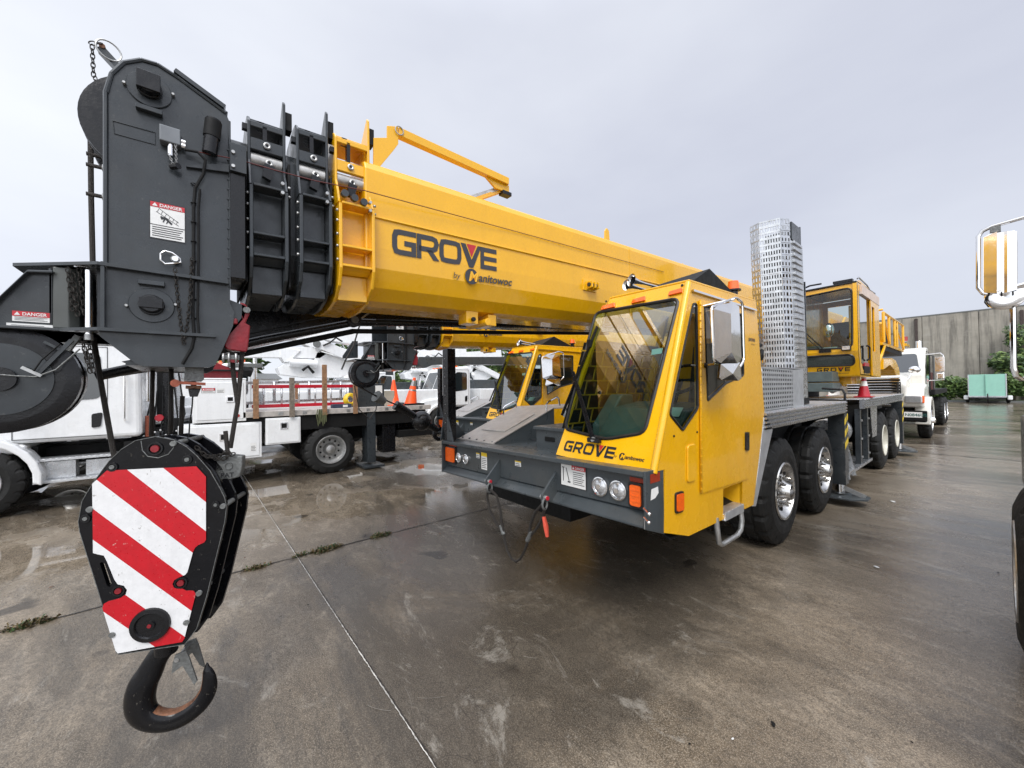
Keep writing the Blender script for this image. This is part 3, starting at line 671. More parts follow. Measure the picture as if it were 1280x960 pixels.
    for cx in (XC+.15, XC-.15):
        q = MB(); r = .2; q.lathe([(-.035, .05), (-.035, .16), (-.03, r), (-.022, r), (-.012, r-.03), (.012, r-.03), (.022, r), (.03, r), (.035, .16), (.035, .05)], (cx, -.10, 2.05), X1, BLK, 40); q.obj('sheave', h)
    # rope guard bolts sticking out at the front
    q = MB()
    for py in (210, 246):
        c = at(128, py, 'x', XH-.1); q.cyl(c+Y1*-.05, c+Y1*.06, .009, WIRE, 8); q.cyl(c, c+Y1*.02, .016, STL, 6)
    q.cyl((XC, -.30, 2.9), (XC, -.43, 2.9), .01, WIRE, 8)
    q.obj('guard_bolt', h)
    # hoist rope down the front of the head
    q = MB(); q.tube([at(113, 168, 'x', XC), at(114, 250, 'x', XC), at(116, 330, 'x', XC), at(118, 430, 'x', XC+.1), at(130, 500, 'x', XC+.12), at(143, 572, 'x', XC+.15)], .0105, WIRE, 8); q.obj('hoist_rope', crane)
    # junction box with plug, cable and lamp can
    q = MB(); c = at(213, 175, 'x', XH); q.box(XH, XH+.05, c.y-.036, c.y+.038, c.z-.036, c.z+.038, mat('junction_box_grey', (.16, .17, .18), .4, .3))
    q.obj('junction_box', h, .004)
    q = MB(); q.cyl((XH+.03, c.y+.002, c.z-.036), (XH+.03, c.y+.002, c.z-.09), .012, CHR, 12); q.cyl((XH+.03, c.y+.04, c.z-.008), (XH+.03, c.y+.055, c.z-.01), .012, CHR, 10)
    q.cyl((XH+.03, c.y+.04, c.z-.026), (XH+.03, c.y+.055, c.z-.026), .010, CHR, 10)
    q.chain([(XH+.04, c.y-.002, c.z-.09), (XH+.04, c.y+.01, c.z-.13)], STL, .010, .0016, .007, .004); q.chain([(XH+.045, c.y+.02, c.z-.04), (XH+.04, c.y+.022, c.z-.12)], STL, .010, .0016, .007, .004)
    q.cyl((XH+.02, c.y+.005, c.z-.135), (XH+.05, c.y+.03, c.z-.135), .014, BLK, 10)
    q.obj('plug_connector', h)
    q = MB(); pts = [at(231, 187, 'x', XH+.04), at(247, 190, 'x', XH+.045), at(257, 200, 'x', XH+.045), at(254, 218, 'x', XH+.03), at(244, 235, 'x', XH+.02), at(242, 260, 'x', XH+.012), at(242, 330, 'x', XH+.012), at(241, 395, 'x', XH+.02), at(243, 420, 'x', XH+.02), at(240, 435, 'x', XH+.02), at(228, 455, 'x', XH+.01)]
    q.tube(pts, .0065, BLKM, 8); q.tube([p+Vector((0, .018, 0)) for p in pts[4:9]], .005, BLKM, 8)
    for k in range(8): p = at(242, 230+k*24, 'x', XH+.012); q.torus(p, Z1, .010, .0025, BLK, 10, 4)
    q.obj('control_cable', h)
    q = MB(); a_ = at(262, 192, 'x', XH+.04); b_ = at(267, 152, 'x', XH+.05); q.cyl(a_, b_, .030, BLK, 20); q.cyl(a_+(b_-a_)*.5, b_, .034, BLKM, 20); q.disc(b_, (b_-a_), .030, .008, BLK, 20); q.obj('camera_can', h)
    # danger plate, D ring, chains
    o = at(188, 296, 'x', XH); q = MB(); danger(q, o+X1*.001, (0, 1, 0), Z1, .120, .165, 0); tag(q.obj('danger_decal', h), 'red and white DANGER plate with falling boom pictogram', None)
    q = MB(); c = at(214, 325, 'x', XH); q.cyl(c+Y1*.015, c+Y1*.015+X1*.03, .017, CST, 14); q.disc(c+Y1*.015+X1*.03, X1, .012, .006, CHR, 10)
    q.tube([c+X1*.03+v for v in (Vector((0, .02, .015)), Vector((0, .005, .026)), Vector((0, -.02, .03)), Vector((0, -.035, .015)), Vector((0, -.035, -.015)), Vector((0, -.02, -.03)), Vector((0, .01, -.022)), Vector((0, .035, -.012)), Vector((0, .032, .005)))], .0035, CHR, 6, closed=True)
    q.obj('retaining_ring', h)
    q = MB(); X = XH+.03
    q.chain([at(219, 338, 'x', X), at(222, 370, 'x', X), at(226, 405, 'x', X), at(229, 426, 'x', X)], WIRE, .018, .0022, .0125, .007)
    q.chain([at(240, 325, 'x', X), at(238, 370, 'x', X), at(235, 400, 'x', X), at(230, 428, 'x', X)], WIRE, .018, .0022, .0125, .007)
    q.obj('pin_chain', h)
    q = MB(); T = at(129, 62, 'x', XC); q.bar(at(150, 88, 'x', XC), at(126, 62, 'x', XC), .03, .05, GRY, (1, 0, 0)); q.torus(at(136, 63, 'x', XC+.03), (1, .3, 0), .045, .004, STL, 20, 6)
    q.cyl(T-X1*.03, T+X1*.03, .012, RUST, 10)
    q.chain([at(123, 54, 'x', XC+.03), at(115, 54, 'x', XC+.03), at(116, 75, 'x', XC+.03), at(117, 96, 'x', XC+.03)], WIRE, .022, .0026, .0155, .008)
    q.chain([at(119, 98, 'x', XC+.03), at(122, 122, 'x', XC+.03)], WIRE, .018, .0022, .0125, .007)
    q.obj('top_pin_and_chain', h)
    # ---- auxiliary nose on the left
    XN = -2.50; n_ = MB()
    n_.prism(AX(XN, [(-30, 398), (0, 372), (33, 340), (52, 338), (66, 342), (66, 410), (-30, 410)]), (-.03, 0, 0), GRY)
    n_.prism(AX(XN-.5, [(-30, 398), (0, 372), (33, 340), (66, 342), (66, 410), (-30, 410)]), (-.02, 0, 0), GRY)
    n_.box(XN-.5, XN+.0, -.50, -.49, 2.02, 2.262, GRY)
    n_.prism([at(-30, 400, 'x', XN+.03), at(0, 369, 'x', XN+.03), at(34, 337, 'x', XN+.03), at(66, 338, 'x', XN+.03), at(66, 341, 'x', XN+.03), at(34, 340, 'x', XN+.03), at(0, 372, 'x', XN+.03), at(-30, 403, 'x', XN+.03)], (-.07, 0, 0), GRY)
    n_.prism([(XN+.03, -.80, 1.992), (XN+.03, -.36, 1.992), (XN-.5, -.36, 1.992), (XN-.5, -.80, 1.992)], (0, 0, .012), GRY)
    n_.box(XN-.02, XN+.035, -.355, -.34, 2.0, 2.28, GRY)
    nose = n_.obj('auxiliary_nose', crane, .003, 1)
    # curved cylinder-like web between plate and pin
    q = MB(); q.prism([(XN-.10, -.49, 2.006), (XN+.01, -.487, 2.006), (XN+.022, -.44, 2.006), (XN+.0, -.41, 2.006), (XN-.1, -.40, 2.006)], (0, 0, .262), mat('olive_grey_web', (.055, .06, .055), .4, 0, .15, 5, coat=.2)); q.obj('nose_web', nose, .004)
    q = MB(); q.cyl(at(111, 418, 'x', XN+.05), at(111, 338, 'x', XN+.05), .0125, CHR, 16); q.cyl(at(111, 425, 'x', XN+.05), at(111, 418, 'x', XN+.05), .015, STL, 12)
    q.bar(at(93, 332, 'x', XN+.05), at(124, 334, 'x', XN+.05), .02, .012, CHR); q.obj('nose_pin', nose)
    c = at(0, 474, 'x', XN); q = MB(); r = abs(at(101, 474, 'x', XN).y-c.y)
    q.lathe([(0, .0), (0, r*.78), (.0, r*.80), (-.012, r), (-.05, r), (-.06, r*.96), (-.09, r*.96), (-.10, r), (-.14, r), (-.14, .0)], c, (1, 0, 0), BLK, 64)
    q.disc(c+X1*.001, X1, r*.66, .006, GRY, 48); q.disc(c+X1*.007, X1, r*.22, .02, BLK, 24); q.obj('nose_sheave', nose)
    q = MB()
    a_ = at(45, 470, 'x', XN+.02); b_ = at(90, 425, 'x', XN+.03); q.bar(a_, b_, .012, .014, GRY); q.bar(at(27, 459, 'x', XN+.03), at(52, 470, 'x', XN+.03), .010, .012, STL); q.bar(at(55, 427, 'x', XN+.03), at(75, 437, 'x', XN+.03), .008, .01, GRY)
    q.tube([at(75, 430, 'x', XN+.04), at(52, 450, 'x', XN+.04), at(42, 464, 'x', XN+.04)], .003, BLKM, 6)
    q.tube([at(-5, 468, 'x', XN+.03), at(20, 470, 'x', XN+.03), at(45, 471, 'x', XN+.03), at(70, 462, 'x', XN+.04), at(100, 436, 'x', XN+.03)], .003, CST, 6)
    q.obj('rope_retainer', nose)
    q = MB(); o = at(15, 403, 'x', XN+.0); q2 = o+X1*.001
    danger(q, at(15.5, 401, 'x', XN)+X1*.001, (0, 1, 0), Z1, .100, .042, 1); fine_label(q, at(8, 407.5, 'x', XN)+X1*.001, (0, 1, 0), Z1, .128, .014, None, 2)
    tag(q.obj('danger_decal', nose), 'small red DANGER strip on the auxiliary nose')
    q = MB(); X = XN+.045
    for dx, y0, y1 in ((85, 338, 390), (91, 345, 394), (99, 338, 395), (103, 425, 450), (111, 428, 466), (107, 440, 466)):
        q.chain([at(dx, y0, 'x', X), at(dx+3, (y0+y1)/2, 'x', X), at(dx+6, y1, 'x', X)], WIRE, .020, .0024, .014, .0075)
    q.bar(at(84, 438, 'x', XN-.02), at(98, 420, 'x', XN-.02), .03, .02, CST)
    q.obj('nose_chain', nose)
    # ---- red wedge socket and its rope
    XW = -2.42; q = MB()
    q.prism(AX(XW, [(300, 378), (306, 379), (311, 385), (312, 393), (307, 404), (313, 407), (312, 418), (310, 436), (308, 440), (284, 437), (281, 433), (278, 412), (278, 408), (287, 406), (296, 402), (300, 397), (301, 386)]), (-.06, 0, 0), REDD)
    q.bar(at(287, 402, 'x', XW), at(297, 402, 'x', XW), .03, .03, REDD, X1)
    ws = q.obj('wedge_socket', crane, .006, 2); tag(ws, 'red wedge socket pinned to the boom head')
    q = MB(); c = at(308, 388, 'x', XW); q.cyl(c-X1*.08, c+X1*.02, .016, CST, 14); q.text('US', at(302, 398, 'x', XW)+X1*.001, Y1, Z1, .014, REDD); q.obj('socket_pin', ws)
    q = MB(); q.tube([at(290, 440, 'x', XW-.03), at(292, 470, 'x', XW-.03), at(297, 505, 'x', XW-.03), at(292, 535, 'x', XW-.03), at(288, 560, 'x', XW-.03)], .0105, WIRE, 8)
    q.tube([at(303, 440, 'x', XW-.03), at(300, 475, 'x', XW-.03), at(297, 505, 'x', XW-.03)], .0105, WIRE, 8); q.obj('dead_end_rope', crane)
    q = MB(); q.bar(at(277, 446, 'x', XW), at(299, 447, 'x', XW), .02, .022, CST); q.bar(at(284, 451, 'x', XW), at(298, 452, 'x', XW), .02, .014, REDD)
    for px in (279, 286, 295): c = at(px, 448, 'x', XW+.015); q.cyl(c-Z1*.02, c+Z1*.025, .006, STL, 6)
    q.obj('rope_clamp', ws)
    # ---- anti-two-block switch hanging with copper clamp
    XA = -2.45; q = MB(); q.prism(AX(XA, [(231, 456), (252, 455), (255, 459), (255, 474), (252, 477), (230, 477)]), (-.03, 0, 0), CST)
    q.prism(AX(XA, [(235, 486), (251, 486), (247, 496), (237, 496)]), (-.03, 0, 0), BLK); q.bar(at(232, 484, 'x', XA), at(252, 484, 'x', XA), .03, .016, RUST)
    q.cyl(at(242, 477, 'x', XA-.015), at(242, 486, 'x', XA-.015), .012, BLK, 10)
    sw = q.obj('limit_switch', crane, .003)
    q = MB(); q.bar(at(218, 478, 'x', XA+.02), at(257, 480, 'x', XA+.02), .016, .014, COP); q.lathe([(-.01, .0), (-.01, .018), (.01, .018), (.01, 0)], at(219, 479, 'x', XA+.02), X1, COP, 14); q.obj('rope_clamp', sw)
    q = MB(); q.tube([at(241, 495, 'x', XA-.02), at(240, 510, 'x', XA-.02), at(237, 530, 'x', XA-.02), at(236, 548, 'x', XA-.02)], .0035, BLKM, 6)
    q.tube([at(214, 460, 'x', XC), at(213, 545, 'x', XC)], .0105, WIRE, 8); q.tube([at(191, 460, 'x', XC-.2), at(189, 545, 'x', XC-.2)], .0105, WIRE, 8)
    q.tube([at(228, 495, 'x', XC), at(226, 545, 'x', XC)], .0105, WIRE, 8)
    q.obj('hoist_rope', crane)
boom_head()

def jib():
    X = -3.30; q = MB()
    # folded dark lattice-free box jib stowed along the far side of the boom
    q.prism(AX(X, [(150, 452), (240, 434), (330, 372), (420, 352), (560, 355), (760, 395), (760, 415), (560, 403), (450, 402), (300, 436), (180, 458)]), (-.30, 0, 0), BLK)
    j = q.obj('stowed_jib', crane, .01); tag(j, 'dark box jib folded under the main boom')
    q = MB()
    q.tube([at(120, 470, 'x', X+.1), at(240, 445, 'x', X+.1), at(330, 424, 'x', X+.1), at(442, 403, 'x', X+.1)], .030, BLK, 12)
    q.tube([at(442, 402, 'x', X+.1), at(560, 405, 'x', X+.1), at(760, 409, 'x', X+.1)], .028, BLK, 12)
    q.tube([at(442, 414, 'x', X+.06), at(560, 415, 'x', X+.06), at(760, 417, 'x', X+.06)], .020, BLKM, 10)
    q.tube([at(150, 466, 'x', X+.06), at(300, 443, 'x', X+.06), at(442, 414, 'x', X+.06)], .022, BLKM, 10)
    q.tube([at(470, 400, 'x', X+.12), at(600, 404, 'x', X+.14), at(760, 405, 'x', X+.12)], .007, BLKM, 6)
    q.tube([at(300, 420, 'x', X+.14), at(380, 402, 'x', X+.14), at(430, 392, 'x', X+.14)], .006, BLKM, 6)
    q.obj('jib_chord', j)
    q = MB(); c = at(441, 401, 'x', X+.1); q.disc(c, X1, .055, .05, BLK, 24); q.disc(c+X1*.05, X1, .028, .012, CST, 18); q.obj('jib_pin', j)
    q = MB(); q.bar(at(452, 398, 'x', X+.05), at(486, 372, 'x', X+.05), .012, .012, STL); q.bar(at(520, 404, 'x', X+.05), at(470, 404, 'x', X+.12), .01, .01, STL); q.obj('jib_strut', j)
jib()

# ---------------------------------------------------------------- carrier
def carrier():
    q = MB()
    q.box(-3.25, -2.20, 2.7, 14.3, .62, 1.18, GRY); q.box(-3.6, -1.5, 2.6, 3.9, .75, .95, BLKM); q.box(-3.3, -1.75, 3.9, 6.95, .8, 1.30, BLKM); q.box(-3.3, -1.75, 9.4, 13.9, .8, 1.3, BLKM)
    for y in (4.91, 6.50, 10.75, 12.42): q.cyl((-3.5, y, .575), (-1.6, y, .575), .09, BLKM, 12); q.sphere((XC, y, .575), .22, BLKM, 10)
    q.box(-3.7, -2.4, 2.6, 3.2, .50, .7, BLKM)
    q.obj('chassis_frame', crane, .01)
    # front bumper: C-profile beam
    q = MB(); x0, x1 = -3.755, -1.285
    zt = lambda x: 1.215-(x1-x)*.020; zb = lambda x: .875-(x1-x)*.019; D = .19
    def hb(y0, y1, a0, a1, b0, b1): q.hexa([(x0, y0, a0), (x1, y0, b0), (x1, y1, b0), (x0, y1, a0), (x0, y0, a1), (x1, y0, b1), (x1, y1, b1), (x0, y1, a1)], GRYL)
    A, B = zb(x0), zt(x0); a_, b_ = zb(x1), zt(x1)
    hb(2.10, 2.12, A+.07, B-.02, a_+.09, b_-.02)                  # web
    hb(2.045, 2.25, B-.03, B, b_-.035, b_)                        # top flange
    q.hexa([(x0, 2.045, A), (x1, 2.045, a_), (x1, 2.12, a_), (x0, 2.12, A), (x0, 2.045, A+.015), (x1, 2.045, a_+.015), (x1, 2.12, a_+.085), (x0, 2.12, A+.072)], GRYL)  # sloping lower flange
    q.box(x0-.004, x0+.012, 2.04, 2.50, A-.004, B+.003, GRYL)
    q.prism([(x1+.004, 2.04, .875), (x1+.004, 2.245, .80), (x1+.004, 2.245, 1.212), (x1+.004, 2.04, 1.219)], (-.016, 0, 0), GRYL)
    bp = q.obj('front_bumper', crane, .004, 2); tag(bp, 'dark grey front bumper beam with lamps and tow eyes')
    # deck behind the bumper
    q = MB(); q.prism([(x0, 2.25, B-.012), (-2.25, 2.25, B+.018), (-2.25, 3.9, B+.018), (x0, 3.9, B-.012)], (0, 0, -.05), GRYL); q.obj('front_deck', crane)
    # tow lugs
    for px, py in ((613, 600), (683, 620)):
        c = at(px, py, 'y', 2.0); q = MB()
        for dx in (0,): q.prism([(c.x-.008, 2.11, c.z+.18), (c.x-.008, 2.01, c.z+.08), (c.x-.008, 1.95, c.z+.02), (c.x-.008, 1.95, c.z-.035), (c.x-.008, 2.0, c.z-.045), (c.x-.008, 2.26, c.z-.02)], (.018, 0, 0), GRYL)
        q.prism([(c.x, 2.11, c.z+.10), (c.x+.14, 2.11, c.z+.06), (c.x+.14, 2.11, c.z-.03), (c.x, 2.11, c.z-.04)], (0, .02, 0), GRYL)
        q.cyl((c.x-.03, 1.975, c.z-.005), (c.x+.032, 1.975, c.z-.005), .018, STL, 12); q.cyl((c.x+.032, 1.975, c.z-.005), (c.x+.042, 1.975, c.z-.005), .016, RED, 12)
        q.obj('tow_lug', bp, .002)
    YF = 2.098
    for px, py, r in ((574, 572, .045), (583, 574, .045), (750.5, 608, .058), (773, 613, .058)):
        c = at(px, py, 'y', YF); q = MB(); q.lathe([(0, r*1.12), (-.012, r*1.12), (-.014, r), (-.006, r*.94), (-.002, r*.90)], c, Y1, CHR, 28); q.lathe([(.0, r*.95), (-.012, r*.8), (-.02, r*.4), (-.022, 0)], c, Y1, LGL, 24)
        q.lathe([(-.0205, .3*r), (-.027, .28*r), (-.027, 0)], c, Y1, CHR, 16); q.obj('headlight', bp)
    for pts, z in (([(559, 558), (570, 560), (570, 578), (559, 576)], 0), ([(789, 604), (804, 607), (804, 634), (789, 631)], 1)):
        c = AY(YF, pts); q = MB(); cx = sum((p.x for p in c))/4; cz = sum((p.z for p in c))/4; w_, h_ = (c[1].x-c[0].x)/2, (c[0].z-c[3].z)/2
        def rr(w, h, r, y): return [(cx+sx*(w-r)+r*math.cos(t), y, cz+sz*(h-r)+r*math.sin(t)) for sx, sz, t0 in ((1, 1, 0), (-1, 1, 90), (-1, -1, 180), (1, -1, 270)) for t in [math.radians(t0+a) for a in (0, 30, 60, 90)]]
        q.prism(rr(w_+.012, h_+.012, .02, YF), (0, -.014, 0), RUBG); q.prism(rr(w_-.004, h_-.004, .015, YF-.0141), (0, -.010, 0), LENS)
        for k in range(3): q.box(cx-w_+.012, cx+w_-.012, YF-.0265, YF-.0242, cz-h_*.5+k*h_*.5-.004, cz-h_*.5+k*h_*.5+.004, LENS)
        q.obj('indicator_lamp', bp)
        q = MB(); q.box(cx-w_-.006, cx+w_+.012, YF-.003, YF, cz+h_+.012, cz+h_+.040, REFL); q.obj('reflector', bp)
    q = MB()
    def lab(px, py, w, h, head, n): fine_label(q, at(px, py, 'y', YF)+Vector((0, -.001, 0)), X1, Z1, w, h, head, n)
    lab(602, 586, .095, .16, DECY, 6); lab(595.5, 572, .058, .05, DECY, 2); lab(644, 582, .08, .045, DECY, 2)
    danger(q, at(702, 605, 'y', YF)+Vector((0, -.001, 0)), X1, Z1, .235, .155, 2); q.obj('warning_decal', bp)
    XE = x1+.0055
    q = MB(); q.face([(XE, 2.09, 1.14), (XE, 2.20, 1.14), (XE, 2.20, 1.195), (XE, 2.09, 1.195)], REFL); q.obj('side_reflector', bp)
    q = MB(); q.face([(XE, 2.09, 1.04), (XE, 2.14, 1.045), (XE, 2.18, 1.07), (XE, 2.175, 1.11), (XE, 2.10, 1.105)], DEC); q.obj('bumper_decal', bp)
    q = MB(); q.cyl((x1-.01, 2.04, 1.0), (x1+.05, 2.0, .99), .006, CHR, 8); q.sphere((x1+.05, 2.0, .99), .011, CHR, 8); q.obj('stud', bp)
    q = MB(); q.cyl((x1-.002, 2.03, .95), (x1+.044, 2.0, .94), .006, CHR, 8); q.sphere((x1+.046, 2.0, .94), .011, CHR, 8); q.cyl((x1-.002, 2.036, .95), (x1-.004, 2.036, .88), .003, STL, 6); q.obj('stud', bp)
    # corner post with gusset and grab loop
    q = MB(); q.box(-3.80, -3.69, 2.09, 2.19, 1.05, 2.17, BLK)
    q.prism([(-3.812, 2.06, 1.165), (-3.812, 2.42, 1.165), (-3.812, 2.20, 1.42), (-3.812, 2.10, 1.42)], (-.012, 0, 0), GRYL); q.prism([(-3.69, 2.085, 1.17), (-3.56, 2.085, 1.17), (-3.67, 2.085, 1.42), (-3.69, 2.085, 1.42)], (0, -.012, 0), GRYL)
    for k in range(8): q.cyl((-3.745, 2.088, 1.36+k*.1), (-3.745, 2.083, 1.36+k*.1), .006, STL, 6)
    po = q.obj('corner_post', crane, .005)
    q = MB(); q.tube([(-3.80, 2.15, 2.10), (-3.86, 2.15, 2.10), (-3.89, 2.15, 2.07), (-3.89, 2.15, 1.66), (-3.86, 2.15, 1.63), (-3.80, 2.15, 1.63)], .013, STL, 8); q.obj('grab_rail', po)
    # sloped tread ramp on the front deck
    q = MB(); c = [at(575, 548, 'x', -4.1), at(622, 553, 'z', 1.10), at(700, 513, 'x', -3.15), at(637, 511, 'x', -4.1)]
    c = [Vector((-3.73, 2.24, 1.176)), Vector((-3.06, 2.24, 1.188)), Vector((-3.06, 3.08, 1.50)), Vector((-3.73, 3.08, 1.50))]
    q.prism(c, (0, 0, -.012), TRW); q.prism([c[1], c[2], (-3.06, 3.08, 1.15), (-3.06, 2.3, 1.15)], (-.01, 0, 0), GRYL); q.box(-3.73, -3.06, 3.08, 3.9, 1.488, 1.50, TRW)
    q.prism([(-3.6, 2.46, 1.265), (-3.18, 2.46, 1.269), (-3.18, 2.90, 1.438), (-3.6, 2.90, 1.438)], (0, 0, .008), TRW)
    for k in range(5): q.disc((-3.68+k*.14, 2.265, 1.185), Z1, .012, .012, BLK, 8)
    r_ = q.obj('deck_ramp', crane, .002)
    for x, y in ((-3.69, 2.85), (-3.10, 3.0)):
        q = MB(); zz = 1.18+(y-2.24)*.38; q.tube([(x, y, zz), (x, y, zz+.07), (x, y+.03, zz+.10), (x, y+.17, zz+.15), (x, y+.2, zz+.13), (x, y+.21, zz+.05)], .010, CHR, 8); q.obj('grab_rail', r_)
    q = MB(); q.box(-2.62, -2.28, 2.40, 2.9, 1.17, 1.37, GRYL); q.box(-2.64, -2.26, 2.38, 2.92, 1.345, 1.375, GRYL); q.box(-2.5, -2.38, 2.39, 2.40, 1.25, 1.29, BLKM); q.obj('deck_box', crane, .008)
    # decks and fenders
    for (y0, y1, x1_) in ((3.98, 7.17, XS), (8.42, 12.9, XS)):
        for s_ in (1, -1):
            xo = x1_ if s_ > 0 else -3.77; xi = XC+s_*.6
            q = MB(); q.box(min(xi, xo)+.0, max(xi, xo)-.0, y0, y1, 1.462, 1.478, TRD)
            pr = [(0, 1.476)]
            for k in range(4): zz = 1.466-k*.038; pr += [(.020, zz-.004), (.020, zz-.018), (0, zz-.023), (0, zz-.034)]
            pr += [(0, 1.312), (-.05, 1.312), (-.05, 1.45)]
            q.prism([(xo+s_*a, y0-.002, b) for a, b in pr], (0, y1-y0+.004, 0), ALUR)
            q.obj('fender_deck', crane)
    q = MB(); q.box(XS-.9, XS-.002, 12.905, 13.3, 1.40, 1.47, ALU); q.obj('rear_deck', crane)
    # slanted tread guard behind the cab
    q = MB(); q.prism(AX(XS, [(956, 514), (966, 537), (961, 560), (945, 633), (941, 633), (949, 580)]), (-.5, 0, 0), TRD); q.obj('wheel_guard', crane, .003)
    # outrigger legs with black and yellow chevrons
    cz = mat('chevron_black', (.012, .012, .012), .4)
    for y, x in ((7.13, XS), (13.02, XS)):
        q = MB(); q.box(x-.20, x-.01, y, y+.2, .28, 1.30, GRY); q.box(x-2.45, x-.2, y-.0, y+.22, .75, 1.05, GRY)
        q.box(x-2.47, x-2.29, y, y+.2, .28, 1.30, GRY)
        for k in range(1, 4):
            q.prism([(x-.0095, y, .62+k*.17), (x-.0095, y+.2, .70+k*.17), (x-.0095, y+.2, .785+k*.17), (x-.0095, y, .705+k*.17)], (.002, 0, 0), DECY)
        q.cyl((x-.10, y+.1, .28), (x-.10, y+.1, .14), .06, CHR, 14)
        o = q.obj('outrigger_leg', crane, .004)
        q = MB(); c = Vector((x-.10, y+.1, .10)); q.prism([c+Vector((a, b, 0)) for a, b in ((-.22, -.1), (-.1, -.25), (.15, -.25), (.32, -.1), (.32, .1), (.15, .28), (-.1, .28), (-.22, .1))], (0, 0, .02), GRYL)
        q.bar(c+Vector((.28, 0, .03)), c+Vector((0, 0, .14)), .012, .06, STL); q.bar(c+Vector((.1, .26, .03)), c+Vector((0, 0, .14)), .012, .06, GRYL); q.obj('outrigger_float', o)
    # equipment between the axles: tank, ladder, rails
    q = MB(); q.cyl((-1.62, 7.55, .95), (-1.62, 8.35, .95), .21, ALU, 24); q.torus((-1.62, 7.7, .95), Y1, .212, .012, STL, 24); q.torus((-1.62, 8.2, .95), Y1, .212, .012, STL, 24); q.obj('air_tank', crane)
    q = MB()
    for y in (8.45, 9.05): q.box(XS-.12, XS-.05, y, y+.1, .35, 1.30, GRY)
    q.box(XS-.5, XS-.03, 7.3, 9.3, .36, .40, ALU); q.box(XS-.5, XS-.4, 8.3, 9.5, .45, 1.3, BLKM)
    for z in (.5, .8, 1.1):
        for y in (8.47, 9.07): q.box(XS-.05, XS-.03, y, y+.06, z, z+.03, STL)
    q.prism([(XS-.04, 9.45, .75), (XS-.04, 9.85, .75), (XS-.04, 9.95, 1.31), (XS-.04, 9.3, 1.31)], (-.01, 0, 0), ALU); q.obj('side_guard', crane, .003)
    q = MB()
    for y in (7.32, 7.72): q.bar((XS-.02, y, .33), (XS-.25, y-.02, 1.45), .03, .06, ALU)
    for k in range(4): z = .42+k*.28; x = XS-.02-(z-.33)*.205; q.box(x-.03, x+.03, 7.32, 7.72, z-.015, z+.015, ALU)
    q.obj('access_ladder', crane, .003)
    q = MB(); q.tube([(XS-.02, 7.25, 1.0), (XS-.02, 7.25, 1.58), (XS-.05, 7.27, 1.64), (XS-.3, 7.35, 1.66)], .016, BLK, 8); q.obj('grab_rail', crane)
    q = MB(); q.tube([(XS-.05, 12.75, 1.48), (XS-.05, 12.75, 1.75), (XS-.05, 13.2, 1.75), (XS-.05, 13.2, 1.4)], .016, BLK, 8); q.obj('grab_rail', crane)
    # wheels
    for i, y in enumerate((4.91, 6.50, 10.75, 12.42)):
        fr = i < 2; xw_ = -1.40 if fr else -1.33
        wheel(crane, xw_, y, .575, .42, .30, CHRD if fr else mat('cream_rim', (.52, .50, .42), .35, .1, .1), 1, 'wheel', 10, fr, CHRD, fr)
        wheel(crane, -3.68, y, .575, .42, .30, CHRD if fr else STL, -1, 'wheel', 10, fr, CHRD, fr)
carrier()
